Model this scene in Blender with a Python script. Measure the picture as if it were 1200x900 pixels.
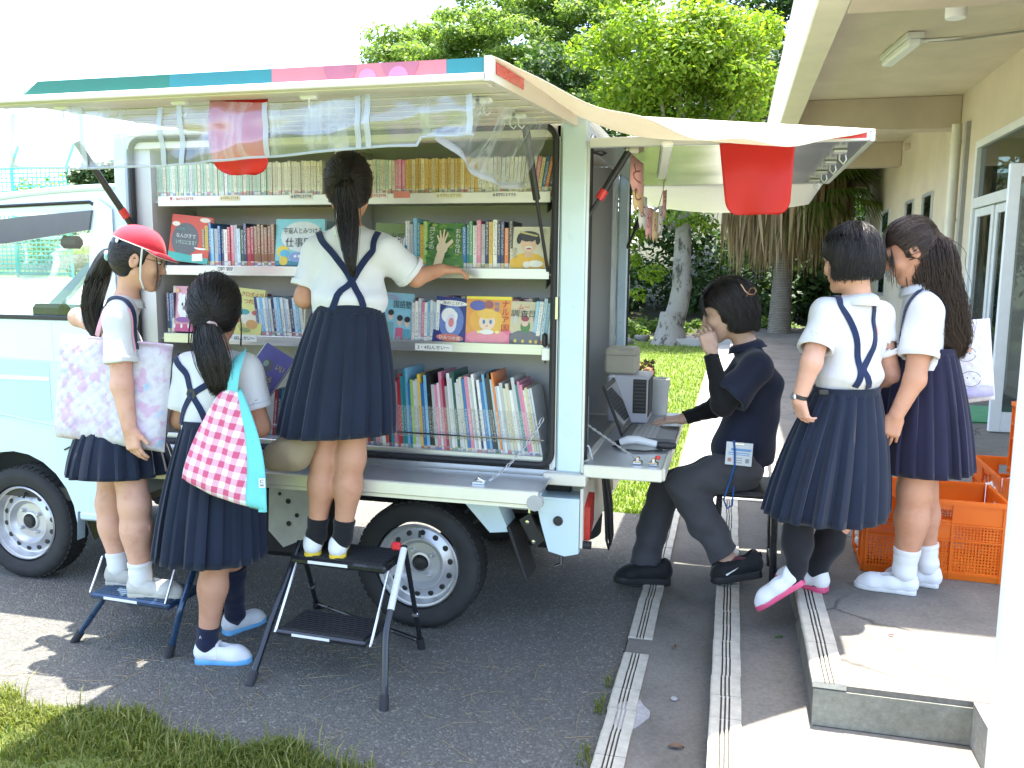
import bpy, math, random
import numpy as np
from mathutils import Vector, Matrix
random.seed(7); rng = np.random.default_rng(11)
PI = math.pi
for o in list(bpy.data.objects): bpy.data.objects.remove(o)
scene = bpy.context.scene
col = scene.collection

# ------------------------------------------------------------------ camera, world, sun, exposure
def _unit(a):
    a = np.array(a, float); return a/np.linalg.norm(a)
F_PX = 1000.0
AY = _unit([260, -130, F_PX])                       # camera-space direction of the building axis (+Y)
AX = np.array([3940, 172, -F_PX]); AX = _unit(AX-AY*(AX@AY))   # of the truck axis (+X)
AZ = np.cross(AX, AY)
if AZ[1] > 0: AZ = -AZ
RC = np.array([AX, AY, AZ])                         # world = RC @ cam (right, down, forward)
CAM = np.array([0, 0, 1.5])
def ray(px, py): return RC@np.array([(px-600)/F_PX, (py-450)/F_PX, 1.0])
def aty(px, py, y): d = ray(px, py); return CAM+d*(y/d[1])
def atz(px, py, z): d = ray(px, py); return CAM+d*((z-1.5)/d[2])
def atx(px, py, x): d = ray(px, py); return CAM+d*(x/d[0])
cd = bpy.data.cameras.new('camera'); cam = bpy.data.objects.new('camera', cd); col.objects.link(cam)
cd.sensor_width = 36; cd.lens = 30; cd.clip_end = 600; cd.clip_start = .05
m = Matrix.Identity(4)
rt, dn, fw = RC@np.array([1, 0, 0]), RC@np.array([0, 1, 0]), RC@np.array([0, 0, 1])
for i in range(3):
    m[i][0] = rt[i]; m[i][1] = -dn[i]; m[i][2] = -fw[i]; m[i][3] = CAM[i]
cam.matrix_world = m
scene.camera = cam
SUN_TO = _unit([.02, .19, 1.0])                     # towards the sun: high, a little behind the van
w = bpy.data.worlds.new('World'); scene.world = w; w.use_nodes = True
nt = w.node_tree; nt.nodes.clear()
wo = nt.nodes.new('ShaderNodeOutputWorld'); bg = nt.nodes.new('ShaderNodeBackground'); sk = nt.nodes.new('ShaderNodeTexSky')
sk.sky_type = 'NISHITA'; sk.sun_disc = False
sk.sun_elevation = math.asin(SUN_TO[2]); sk.sun_rotation = math.atan2(SUN_TO[0], SUN_TO[1])
sk.air_density = 1.0; sk.dust_density = 2.5; sk.ozone_density = 1.0
bg.inputs[1].default_value = .15
nt.links.new(sk.outputs[0], bg.inputs[0]); nt.links.new(bg.outputs[0], wo.inputs[0])
sl = bpy.data.lights.new('sun', 'SUN'); sl.energy = 3.3; sl.angle = math.radians(.5); sl.color = (1, .96, .88)
so = bpy.data.objects.new('sun', sl); col.objects.link(so)
so.rotation_euler = Vector(SUN_TO).to_track_quat('Z', 'Y').to_euler()
scene.view_settings.view_transform = 'Standard'; scene.view_settings.look = 'None'
scene.view_settings.exposure = 2.7; scene.view_settings.gamma = 1
try:
    scene.cycles.max_bounces = 8; scene.cycles.transparent_max_bounces = 16; scene.cycles.caustics_reflective = False
    scene.cycles.use_denoising = True
except Exception: pass

# ------------------------------------------------------------------ objects
ORG = {}
def link(o, parent=None, org=None):
    col.objects.link(o)
    if parent is not None: o.parent = parent
    return o
def tag(o, label, cat=None, group=None):
    o['label'] = label
    if cat: o['category'] = cat
    if group: o['group'] = group
    return o
def thing(name, label, cat, loc, group=None):
    o = bpy.data.objects.new(name, None); o.empty_display_size = .1; col.objects.link(o); o.location = Vector([float(q) for q in loc])
    ORG[o.name] = np.array(loc, float); tag(o, label, cat, group); return o

class G:
    """collects faces; build() links them as one mesh object"""
    def __init__(s): s.v = []; s.f = []; s.m = []; s.n = 0; s.uvf = None
    def add(s, vs, fs, mi=0):
        b = s.n
        s.v.extend([tuple(map(float, p)) for p in vs]); s.n += len(vs)
        for f in fs: s.f.append(tuple(b+i for i in f)); s.m.append(mi)
        return s
    def box(s, c, size, rot=None, bev=0.0, mi=0):
        hx, hy, hz = [q/2 for q in size]
        c = np.array(c, float)
        if bev <= 0:
            vs = [(x, y, z) for x in (-hx, hx) for y in (-hy, hy) for z in (-hz, hz)]
            fs = [(0, 1, 3, 2), (4, 6, 7, 5), (0, 4, 5, 1), (2, 3, 7, 6), (0, 2, 6, 4), (1, 5, 7, 3)]
        else:
            b = min(bev, hx*.95, hy*.95, hz*.95); vs = []; idx = {}
            for sx in (-1, 1):
                for sy in (-1, 1):
                    for sz in (-1, 1):
                        for a in range(3):
                            p = [sx*(hx-b), sy*(hy-b), sz*(hz-b)]; p[a] = (sx*hx, sy*hy, sz*hz)[a]
                            idx[(sx, sy, sz, a)] = len(vs); vs.append(p)
            fs = []
            def q(ks): fs.append(tuple(idx[k] for k in ks))
            for sg in (-1, 1):
                o4 = [(-1, -1), (1, -1), (1, 1), (-1, 1)]
                q([(sg, a, b2, 0) for a, b2 in (o4 if sg > 0 else o4[::-1])])
                q([(a, sg, b2, 1) for a, b2 in (o4[::-1] if sg > 0 else o4)])
                q([(a, b2, sg, 2) for a, b2 in (o4 if sg > 0 else o4[::-1])])
            for s1 in (-1, 1):
                for s2 in (-1, 1):
                    e = s1*s2
                    k = [(s1, s2, -1, 0), (s1, s2, -1, 1), (s1, s2, 1, 1), (s1, s2, 1, 0)]; q(k if e > 0 else k[::-1])
                    k = [(s1, -1, s2, 0), (s1, -1, s2, 2), (s1, 1, s2, 2), (s1, 1, s2, 0)]; q(k[::-1] if e > 0 else k)
                    k = [(-1, s1, s2, 1), (-1, s1, s2, 2), (1, s1, s2, 2), (1, s1, s2, 1)]; q(k if e > 0 else k[::-1])
                    for s3 in (-1, 1):
                        k = [(s1, s2, s3, 0), (s1, s2, s3, 1), (s1, s2, s3, 2)]; q(k if s1*s2*s3 > 0 else k[::-1])
        vs = np.array(vs, float)
        if rot is not None: vs = vs@np.array(rot).T
        return s.add(vs+c, fs, mi)
    def bx(s, lo, hi, bev=0.0, mi=0):
        lo, hi = np.array(lo, float), np.array(hi, float)
        return s.box((lo+hi)/2, np.abs(hi-lo), None, bev, mi)
    def tube(s, pts, r, n=8, caps=True, mi=0, flat=None):
        pts = np.array(pts, float); k = len(pts)
        r = np.full(k, float(r)) if np.isscalar(r) else np.array(r, float)
        T = np.gradient(pts, axis=0); T /= np.linalg.norm(T, axis=1)[:, None]+1e-12
        u = np.cross(T[0], [0, 0, 1.0])
        if np.linalg.norm(u) < 1e-3: u = np.cross(T[0], [0, 1.0, 0])
        vs = []; an = np.arange(n)*2*PI/n
        for i in range(k):
            u = u-T[i]*(u@T[i]); u /= np.linalg.norm(u)+1e-12; w_ = np.cross(T[i], u)
            vs.extend(pts[i]+r[i]*(np.cos(a)*u+np.sin(a)*w_) for a in an)
        fs = []
        for i in range(k-1):
            for j in range(n):
                j2 = (j+1) % n; fs.append((i*n+j, i*n+j2, (i+1)*n+j2, (i+1)*n+j))
        if caps: fs += [tuple(range(n))[::-1], tuple((k-1)*n+j for j in range(n))]
        return s.add(vs, fs, mi)
    def cyl(s, a, b, r, r2=None, n=16, mi=0): return s.tube([a, b], [r, r if r2 is None else r2], n, True, mi)
    def lathe(s, prof, o, axis=(0, 0, 1), n=32, mi=0, close=False):
        ax = _unit(axis); u = np.cross(ax, [0, 0, 1.0])
        if np.linalg.norm(u) < 1e-3: u = np.array([1.0, 0, 0])
        u = _unit(u); w_ = np.cross(ax, u); o = np.array(o, float); vs = []
        for r, z in prof:
            for j in range(n):
                a = 2*PI*j/n; vs.append(o+ax*z+r*(np.cos(a)*u+np.sin(a)*w_))
        k = len(prof); fs = []
        for i in range(k if close else k-1):
            i2 = (i+1) % k
            for j in range(n):
                j2 = (j+1) % n; fs.append((i*n+j, i*n+j2, i2*n+j2, i2*n+j))
        return s.add(vs, fs, mi)
    def prism(s, poly, o, u, v, dvec, mi=0):
        o, u, v, dvec = [np.array(q, float) for q in (o, u, v, dvec)]
        a = [o+u*p[0]+v*p[1] for p in poly]; k = len(a)
        fs = [tuple(range(k))[::-1], tuple(range(k, 2*k))]+[(i, (i+1) % k, k+(i+1) % k, k+i) for i in range(k)]
        return s.add(a+[p+dvec for p in a], fs, mi)
    def grid(s, fn, nu, nv, mi=0, wrapu=False):
        vs = [fn(i/(nu if wrapu else nu-1), j/(nv-1)) for j in range(nv) for i in range(nu)]
        fs = []
        for j in range(nv-1):
            for i in range(nu if wrapu else nu-1):
                i2 = (i+1) % nu; fs.append((j*nu+i, j*nu+i2, (j+1)*nu+i2, (j+1)*nu+i))
        return s.add(vs, fs, mi)
    def ribbon(s, pts, nrm, wid, th=.004, mi=0):
        pts = np.array(pts, float); nrm = np.array(nrm, float); T = np.gradient(pts, axis=0)
        sd = np.cross(T, nrm); sd /= np.linalg.norm(sd, axis=1)[:, None]+1e-12
        wid = np.full(len(pts), wid) if np.isscalar(wid) else np.array(wid)
        vs = []; fs = []
        for p, n_, d, w_ in zip(pts, nrm, sd, wid):
            vs += [p-d*w_/2, p-d*w_/2*.9+n_*th, p+d*w_/2*.9+n_*th, p+d*w_/2]
        for i in range(len(pts)-1):
            for j in range(4): fs.append((4*i+j, 4*i+(j+1) % 4, 4*i+4+(j+1) % 4, 4*i+4+j))
        fs += [(3, 2, 1, 0), tuple(4*(len(pts)-1)+j for j in range(4))]
        return s.add(vs, fs, mi)
    def build(s, name, mats, parent=None, smooth=30, kind=None, org=None, rnd=None):
        v = np.array(s.v, float).reshape(-1, 3)
        return mesh_obj(name, v, s.f, mats, parent, smooth, kind, org, s.m)

def mesh_obj(name, v, f, mats, parent=None, smooth=30, kind=None, org=None, mi=None):
    if not isinstance(mats, (list, tuple)): mats = [mats]
    if parent is not None: og = ORG[parent.name]
    elif org is not None: og = np.array(org, float)
    elif kind: og = np.zeros(3)
    else: og = np.array([(v[:, 0].min()+v[:, 0].max())/2, (v[:, 1].min()+v[:, 1].max())/2, v[:, 2].min()])
    me = bpy.data.meshes.new(name)
    v2 = v-og
    if isinstance(f, np.ndarray):
        nf = len(f); me.vertices.add(len(v2)); me.vertices.foreach_set('co', v2.astype(np.float32).ravel())
        k = f.shape[1]; me.loops.add(nf*k); me.loops.foreach_set('vertex_index', f.astype(np.int32).ravel())
        me.polygons.add(nf); me.polygons.foreach_set('loop_start', np.arange(nf, dtype=np.int32)*k)
        me.update(calc_edges=True); me.validate()
    else:
        me.from_pydata(v2.tolist(), [], f); me.update()
    for q in mats: me.materials.append(q)
    if mi is not None and len(mats) > 1: me.polygons.foreach_set('material_index', np.array(mi, dtype=np.int32))
    if smooth:
        me.polygons.foreach_set('use_smooth', np.ones(len(me.polygons), dtype=bool))
        if smooth < 180: me.set_sharp_from_angle(angle=math.radians(smooth))
    o = bpy.data.objects.new(name, me); col.objects.link(o)
    if parent is not None: o.parent = parent; ORG[o.name] = og
    else: o.location = Vector(og); ORG[o.name] = og
    if kind: o['kind'] = kind
    return o
def solidify(o, t, off=0):
    md = o.modifiers.new('thickness', 'SOLIDIFY'); md.thickness = t; md.offset = off; return o
def copy_tree(o, parent=None, dloc=None):
    c = o.copy(); col.objects.link(c); ORG[c.name] = ORG[o.name]
    if parent is not None: c.parent = parent
    for ch in list(o.children): copy_tree(ch, c)
    return c

# ------------------------------------------------------------------ materials
MATS = {}
def C4(c): return (c[0], c[1], c[2], 1)
class NT:
    def __init__(s, name):
        s.m = bpy.data.materials.new(name); s.m.use_nodes = True; s.t = s.m.node_tree
        s.b = s.t.nodes['Principled BSDF']; s.out = s.t.nodes['Material Output']
    def n(s, typ, **kw):
        x = s.t.nodes.new('ShaderNode'+typ)
        for k, v in kw.items():
            if k.startswith('i_'):
                key = k[2:]; x.inputs[int(key) if key.isdigit() else key].default_value = v
            else: setattr(x, k, v)
        return x
    def l(s, a, b): s.t.links.new(a, b)
    def coord(s, kind='Object', scale=None):
        tc = s.n('TexCoord'); o = tc.outputs[kind]
        if scale is not None:
            mp = s.n('Mapping'); s.l(o, mp.inputs[0]); mp.inputs['Scale'].default_value = scale; o = mp.outputs[0]
        return o
    def noise(s, vec, scale, detail=4, rough=.55):
        x = s.n('TexNoise'); x.inputs['Scale'].default_value = scale; x.inputs['Detail'].default_value = detail; x.inputs['Roughness'].default_value = rough
        if vec is not None: s.l(vec, x.inputs['Vector'])
        return x.outputs['Fac']
    def ramp(s, fac, stops, interp='LINEAR'):
        x = s.n('ValToRGB'); r = x.color_ramp; r.interpolation = interp
        while len(r.elements) < len(stops): r.elements.new(.5)
        for e, (p, c) in zip(r.elements, stops): e.position = p; e.color = C4(c) if len(c) == 3 else c
        s.l(fac, x.inputs[0]); return x.outputs[0]
    def mix(s, fac, a, b, mode='MIX'):
        x = s.n('Mix', data_type='RGBA', blend_type=mode)
        for sock, val in ((x.inputs[0], fac), (x.inputs[6], a), (x.inputs[7], b)):
            if isinstance(val, bpy.types.NodeSocket): s.l(val, sock)
            elif isinstance(val, (int, float)): sock.default_value = val if sock.type == 'VALUE' else (val, val, val, 1)
            else: sock.default_value = C4(val)
        return x.outputs[2]
    def math(s, op, a, b=None):
        x = s.n('Math', operation=op)
        for sock, val in ((x.inputs[0], a), (x.inputs[1], b)):
            if val is None: continue
            if isinstance(val, bpy.types.NodeSocket): s.l(val, sock)
            else: sock.default_value = val
        return x.outputs[0]
    def bump(s, h, strength=.3, dist=.01):
        x = s.n('Bump'); x.inputs['Strength'].default_value = strength; x.inputs['Distance'].default_value = dist
        s.l(h, x.inputs['Height']); s.l(x.outputs[0], s.b.inputs['Normal']); return x
def M(name, c, rough=.5, metal=0.0, var=.12, vs=12, bump=0, bs=150, spec=.5, coat=0, sss=0, trans=0, alpha=1, sheen=0, stretch=None, rvar=.1):
    if name in MATS: return MATS[name]
    k = NT(name); b = k.b
    b.inputs['Roughness'].default_value = rough; b.inputs['Metallic'].default_value = metal
    b.inputs['Specular IOR Level'].default_value = spec; b.inputs['Coat Weight'].default_value = coat
    if sss: b.inputs['Subsurface Weight'].default_value = sss; b.inputs['Subsurface Radius'].default_value = (.012, .005, .003); b.inputs['Subsurface Scale'].default_value = .6
    if trans: b.inputs['Transmission Weight'].default_value = trans
    if sheen: b.inputs['Sheen Weight'].default_value = sheen; b.inputs['Sheen Roughness'].default_value = .5
    b.inputs['Alpha'].default_value = alpha
    vec = k.coord('Object', stretch)
    if var:
        f = k.noise(vec, vs, 5, .6)
        k.l(k.ramp(f, [(.28, [q*(1-var) for q in c]), (.72, [min(1, q*(1+var)) for q in c])]), b.inputs['Base Color'])
        if rvar: k.l(k.math('ADD', k.math('MULTIPLY', f, rvar*2), rough-rvar), b.inputs['Roughness'])
    else: b.inputs['Base Color'].default_value = C4(c)
    if bump: k.bump(k.noise(vec, bs, 3, .6), bump, .004)
    MATS[name] = k.m; return k.m
def cloth(name, c, var=.08, weave=900, bump=.25, rough=.85, fold=0):
    if name in MATS: return MATS[name]
    k = NT(name); b = k.b; b.inputs['Roughness'].default_value = rough; b.inputs['Specular IOR Level'].default_value = .2
    b.inputs['Sheen Weight'].default_value = .15
    vec = k.coord('Object'); f = k.noise(vec, 9, 4, .6)
    k.l(k.ramp(f, [(.3, [q*(1-var) for q in c]), (.7, [min(1, q*(1+var)) for q in c])]), b.inputs['Base Color'])
    h = k.noise(vec, weave, 2, .5)
    if fold: h = k.math('ADD', k.math('MULTIPLY', h, .15), k.math('MULTIPLY', k.noise(k.coord('Object', (1, 1, .45)), 22, 2, .5), fold))
    k.bump(h, bump, .006 if fold else .002)
    MATS[name] = k.m; return k.m
def text(s, size, o, u, v, mat, parent, name='lettering', font_shear=0, fit=None, ext=.0004):
    """flat lettering: glyph outlines as a thin mesh at o, reading along u with height along v"""
    cu = bpy.data.curves.new(name, 'FONT'); cu.body = s; cu.size = size; cu.extrude = ext; cu.resolution_u = 2; cu.align_x = 'LEFT'
    ob = bpy.data.objects.new(name, cu)
    me = bpy.data.meshes.new_from_object(ob); bpy.data.objects.remove(ob)
    nv = len(me.vertices); co = np.zeros(nv*3, np.float32); me.vertices.foreach_get('co', co); co = co.reshape(-1, 3).astype(float)
    if nv == 0: return None
    mn, mx = co.min(0), co.max(0)
    co[:, :2] -= (mn+mx)[:2]/2
    if fit:
        sx = fit[0]/max(mx[0]-mn[0], 1e-6); sy = fit[1]/max(mx[1]-mn[1], 1e-6)
        co[:, 0] *= sx; co[:, 1] *= sy
    u, v, o = _unit(u), _unit(v), np.array(o, float); n_ = np.cross(u, v)
    P = o+co[:, :1]*u+co[:, 1:2]*v+co[:, 2:3]*n_
    og = ORG[parent.name] if parent is not None else o
    me.vertices.foreach_set('co', (P-og).astype(np.float32).ravel()); me.update()
    me.materials.clear(); me.materials.append(mat); me.name = name
    x = bpy.data.objects.new(name, me); col.objects.link(x)
    if parent is not None: x.parent = parent; ORG[x.name] = og
    else: x.location = Vector(og)
    return x

# ------------------------------------------------------------------ smooth distance-field bodies, meshed with surface nets
class S:
    def __init__(s): s.p = []
    def copy(s): q = S(); q.p = list(s.p); return q
    def _push(s, fn, lo, hi, k, op): s.p.append((fn, np.minimum(lo, hi), np.maximum(lo, hi), k, op)); return s
    def rc(s, a, b, ra, rb=None, k=.02, n=None, fl=1.0, cap=0, op='u'):
        a = np.array(a, float); b = np.array(b, float); rb = ra if rb is None else rb; ba = b-a; L2 = max(ba@ba, 1e-9); L = math.sqrt(L2)
        nn = None if n is None else _unit(n)
        def fn(x, y, z):
            px, py, pz = x-a[0], y-a[1], z-a[2]
            tr = (px*ba[0]+py*ba[1]+pz*ba[2])/L2; t = np.clip(tr, 0, 1)
            qx, qy, qz = px-t*ba[0], py-t*ba[1], pz-t*ba[2]
            if nn is not None:
                e = (qx*nn[0]+qy*nn[1]+qz*nn[2])*(1/fl-1); qx = qx+nn[0]*e; qy = qy+nn[1]*e; qz = qz+nn[2]*e
            d = np.sqrt(qx*qx+qy*qy+qz*qz)-(ra+(rb-ra)*t)
            if cap: d = np.maximum(d, (tr-1)*L)
            if cap == 2: d = np.maximum(d, -tr*L)
            return d
        r = max(ra, rb); return s._push(fn, np.minimum(a, b)-r, np.maximum(a, b)+r, k, op)
    def chain(s, pts, rs, k=.02, **kw):
        for i in range(len(pts)-1): s.rc(pts[i], pts[i+1], rs[i], rs[i+1], k, **kw)
        return s
    def el(s, c, semi, A=None, k=.02, op='u'):
        c = np.array(c, float); A = np.eye(3) if A is None else np.array(A, float); q = np.array(semi, float)
        def fn(x, y, z):
            px, py, pz = x-c[0], y-c[1], z-c[2]
            l = [px*A[i][0]+py*A[i][1]+pz*A[i][2] for i in range(3)]
            k0 = np.sqrt((l[0]/q[0])**2+(l[1]/q[1])**2+(l[2]/q[2])**2)+1e-6
            k1 = np.sqrt((l[0]/q[0]**2)**2+(l[1]/q[1]**2)**2+(l[2]/q[2]**2)**2)+1e-6
            return k0*(k0-1)/k1
        r = max(semi); return s._push(fn, c-r, c+r, k, op)
    def rbox(s, c, half, r, A=None, k=.01, op='u'):
        c = np.array(c, float); A = np.eye(3) if A is None else np.array(A, float); h = np.array(half, float)-r
        def fn(x, y, z):
            px, py, pz = x-c[0], y-c[1], z-c[2]
            q = [np.abs(px*A[i][0]+py*A[i][1]+pz*A[i][2])-h[i] for i in range(3)]
            o = np.sqrt(sum(np.maximum(t, 0)**2 for t in q)); return o+np.minimum(np.maximum(np.maximum(q[0], q[1]), q[2]), 0)-r
        R_ = np.linalg.norm(half); return s._push(fn, c-R_, c+R_, k, op)
    def fnop(s, f): s.p.append((f, None, None, 0, 'f')); return s
    def cut(s, o, n):
        o = np.array(o, float); n = _unit(n); return s.fnop(lambda d, x, y, z: np.maximum(d, (x-o[0])*n[0]+(y-o[1])*n[1]+(z-o[2])*n[2]))
    @staticmethod
    def comb(d, e, k, op):
        if op == 'u':
            if k <= 0: return np.minimum(d, e)
            h = np.maximum(k-np.abs(d-e), 0)/k; return np.minimum(d, e)-h*h*k*.25
        e = -e
        h = np.maximum(k-np.abs(d-e), 0)/k if k > 0 else 0
        return np.maximum(d, e)+h*h*k*.25
    def ev(s, P):
        x, y, z = P[:, 0], P[:, 1], P[:, 2]; d = np.full(len(P), .25)
        for fn, lo, hi, k, op in s.p:
            d = fn(d, x, y, z) if op == 'f' else s.comb(d, fn(x, y, z), k, op)
        return d
    def grad(s, P, h=.003):
        g = np.stack([s.ev(P+np.eye(3)[i]*h)-s.ev(P-np.eye(3)[i]*h) for i in range(3)], 1)
        return g/(np.linalg.norm(g, axis=1)[:, None]+1e-9)
    def project(s, P, off=0.0, it=6):
        P = np.array(P, float)
        for _ in range(it):
            g = s.grad(P); P = P-g*(np.clip(s.ev(P)-off, -.05, .05))[:, None]
        return P, s.grad(P)
    def mesh(s, h=.0045):
        lo = np.min([p[1] for p in s.p if p[4] == 'u'], axis=0)-.02; hi = np.max([p[2] for p in s.p if p[4] == 'u'], axis=0)+.02
        n = np.ceil((hi-lo)/h).astype(int)+1
        ax = [(lo[i]+h*np.arange(n[i])).astype(np.float32) for i in range(3)]
        D = np.full(n, .25, np.float32)
        for fn, l, hh, k, op in s.p:
            if op == 'f':
                D[...] = fn(D, ax[0][:, None, None], ax[1][None, :, None], ax[2][None, None, :]); continue
            i0 = np.maximum(((l-.03-lo)/h).astype(int), 0); i1 = np.minimum(((hh+.03-lo)/h).astype(int)+2, n)
            if np.any(i1 <= i0): continue
            sl_ = tuple(slice(i0[i], i1[i]) for i in range(3))
            D[sl_] = s.comb(D[sl_], fn(ax[0][sl_[0]][:, None, None], ax[1][sl_[1]][None, :, None], ax[2][sl_[2]][None, None, :]), k, op)
        return nets(D, lo, h)
def nets(D, lo, h):
    I = D < 0
    c = [I[:-1, :-1, :-1], I[1:, :-1, :-1], I[:-1, 1:, :-1], I[1:, 1:, :-1], I[:-1, :-1, 1:], I[1:, :-1, 1:], I[:-1, 1:, 1:], I[1:, 1:, 1:]]
    anyi = c[0].copy(); alli = c[0].copy()
    for q in c[1:]: anyi |= q; alli &= q
    act = anyi & ~alli; ii = np.argwhere(act); ids = np.full(act.shape, -1, np.int32); ids[act] = np.arange(len(ii))
    offs = np.array([[0, 0, 0], [1, 0, 0], [0, 1, 0], [1, 1, 0], [0, 0, 1], [1, 0, 1], [0, 1, 1], [1, 1, 1]])
    vals = np.stack([D[ii[:, 0]+o[0], ii[:, 1]+o[1], ii[:, 2]+o[2]] for o in offs], 1)
    acc = np.zeros((len(ii), 3)); cnt = np.zeros(len(ii))
    for a, b in ((0, 1), (2, 3), (4, 5), (6, 7), (0, 2), (1, 3), (4, 6), (5, 7), (0, 4), (1, 5), (2, 6), (3, 7)):
        va, vb = vals[:, a], vals[:, b]; mk = (va < 0) != (vb < 0)
        t = np.where(mk, va/(va-vb+1e-12), 0)
        acc += mk[:, None]*(offs[a]+t[:, None]*(offs[b]-offs[a])); cnt += mk
    V = lo+h*(ii+acc/cnt[:, None])
    F = []
    for axis in range(3):
        o1, o2 = [(1, 2), (2, 0), (0, 1)][axis]
        A = np.take(I, range(I.shape[axis]-1), axis); B = np.take(I, range(1, I.shape[axis]), axis)
        e = np.argwhere(A != B)
        e = e[(e[:, o1] > 0) & (e[:, o2] > 0) & (e[:, o1] < I.shape[o1]-1) & (e[:, o2] < I.shape[o2]-1)]
        ins = A[e[:, 0], e[:, 1], e[:, 2]]
        def cid(d1, d2):
            t = e.copy(); t[:, o1] += d1; t[:, o2] += d2; return ids[t[:, 0], t[:, 1], t[:, 2]]
        q = np.stack([cid(-1, -1), cid(0, -1), cid(0, 0), cid(-1, 0)], 1)
        q[~ins] = q[~ins][:, ::-1]; F.append(q)
    return V, np.concatenate(F)
def sdf_obj(name, s, mats, parent, h=.0045):
    v, f = s.mesh(h); return mesh_obj(name, v, f, mats, parent, 180)
# ------------------------------------------------------------------ materials of the setting
def asphalt_mat():
    k = NT('asphalt'); b = k.b; v = k.coord('Object'); b.inputs['Roughness'].default_value = .85; b.inputs['Specular IOR Level'].default_value = .25
    vo = k.n('TexVoronoi'); vo.inputs['Scale'].default_value = 130; k.l(v, vo.inputs['Vector'])
    sp = k.n('SeparateColor'); k.l(vo.outputs['Color'], sp.inputs[0])
    c1 = k.ramp(sp.outputs[0], [(0, (.064, .063, .056)), (.5, (.108, .105, .094)), (.82, (.152, .148, .132)), (.95, (.23, .225, .20)), (1, (.38, .37, .33))])
    big = k.noise(v, 1.1, 7, .7)
    c2 = k.mix(1, c1, k.ramp(big, [(.3, (.70, .70, .71)), (.5, (1, 1, .98)), (.7, (1.32, 1.27, 1.15))]), 'MULTIPLY')
    fine = k.noise(v, 420, 2, .6)
    c3 = k.mix(.5, c2, k.ramp(fine, [(.3, (.042, .041, .037)), (.72, (.235, .228, .205))]), 'MIX')
    k.l(c3, b.inputs['Base Color'])
    h = k.math('ADD', k.math('MULTIPLY', vo.outputs['Distance'], -1.2), k.math('MULTIPLY', fine, .5)); k.bump(h, .8, .006)
    return k.m
def concrete_mat(name, c, crack=0, stain=.35, rough=.9):
    k = NT(name); b = k.b; v = k.coord('Object'); b.inputs['Roughness'].default_value = rough; b.inputs['Specular IOR Level'].default_value = .25
    f1 = k.noise(v, 2.2, 6, .65); f2 = k.noise(v, 60, 4, .7)
    c1 = k.ramp(f1, [(.25, [q*(1-stain) for q in c]), (.5, c), (.75, [q*(1+stain*.6) for q in c])])
    c2 = k.mix(1, c1, k.ramp(f2, [(.25, (.72, .71, .68)), (.6, (1, 1, 1)), (.85, (1.25, 1.25, 1.22))]), 'MULTIPLY')
    if crack:
        nz = k.n('TexNoise'); nz.inputs['Scale'].default_value = 3; nz.inputs['Detail'].default_value = 5; k.l(v, nz.inputs['Vector'])
        mx = k.mix(.22, v, nz.outputs['Color'])
        vo = k.n('TexVoronoi', feature='DISTANCE_TO_EDGE'); vo.inputs['Scale'].default_value = 2.1; k.l(mx, vo.inputs['Vector'])
        line = k.ramp(vo.outputs['Distance'], [(0, (1, 1, 1)), (.008, (.6, .6, .6)), (.02, (0, 0, 0))])
        msk = k.ramp(k.noise(v, 1.7, 2), [(.46, (0, 0, 0)), (.58, (1, 1, 1))])
        c2 = k.mix(k.math('MULTIPLY', k.math('MULTIPLY', line, msk), .75), c2, (.03, .028, .025))
    k.l(c2, b.inputs['Base Color']); k.bump(k.math('ADD', f2, k.math('MULTIPLY', k.noise(v, 300, 2), .5)), .35, .005)
    return k.m
def leaf_mat(name, c1, c2, trans=.35, rough=.55):
    k = NT(name); b = k.b
    g = k.n('NewGeometry'); f = g.outputs['Random Per Island']
    cc = k.ramp(f, [(0, c1), (.6, [(a+b_)/2 for a, b_ in zip(c1, c2)]), (1, c2)])
    k.l(cc, b.inputs['Base Color']); b.inputs['Roughness'].default_value = rough; b.inputs['Specular IOR Level'].default_value = .3
    tr = k.n('BsdfTranslucent'); k.l(k.mix(1, cc, (1.5, 1.6, .7), 'MULTIPLY'), tr.inputs[0])
    mx = k.n('MixShader'); mx.inputs[0].default_value = trans
    k.l(b.outputs[0], mx.inputs[1]); k.l(tr.outputs[0], mx.inputs[2]); k.l(mx.outputs[0], k.out.inputs[0]); return k.m
m_asph = asphalt_mat()
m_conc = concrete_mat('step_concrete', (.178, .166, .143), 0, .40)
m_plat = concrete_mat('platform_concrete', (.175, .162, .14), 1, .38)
m_riser = concrete_mat('riser_concrete', (.24, .235, .19), 0, .45)
m_patch = concrete_mat('mortar_patch', (.36, .35, .34), 0, .12)
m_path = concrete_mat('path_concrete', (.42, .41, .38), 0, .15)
m_rough = concrete_mat('rough_concrete', (.34, .32, .28), 0, .3)
m_tile = M('nosing_tile', (.46, .43, .35), .6, var=.2, vs=25, bump=.2, bs=300)
m_groove = M('groove_dirt', (.06, .055, .045), .9, var=.3, vs=60)
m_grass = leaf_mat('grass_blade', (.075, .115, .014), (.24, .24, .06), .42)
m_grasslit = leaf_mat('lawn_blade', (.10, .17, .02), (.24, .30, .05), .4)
def soil_mat(name, a, b_):
    k = NT(name); v = k.coord('Object'); f = k.noise(v, 6, 6, .7); f2 = k.noise(v, 90, 3, .7)
    c = k.mix(1, k.ramp(f, [(.3, a), (.7, b_)]), k.ramp(f2, [(.2, (.5, .5, .5)), (.8, (1.4, 1.4, 1.3))]), 'MULTIPLY')
    k.l(c, k.b.inputs['Base Color']); k.b.inputs['Roughness'].default_value = .95; k.bump(f2, .6, .02); return k.m
m_lawn = soil_mat('lawn_ground', (.07, .11, .02), (.17, .21, .05))
m_soil = soil_mat('shaded_soil', (.035, .03, .02), (.05, .06, .025))
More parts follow.
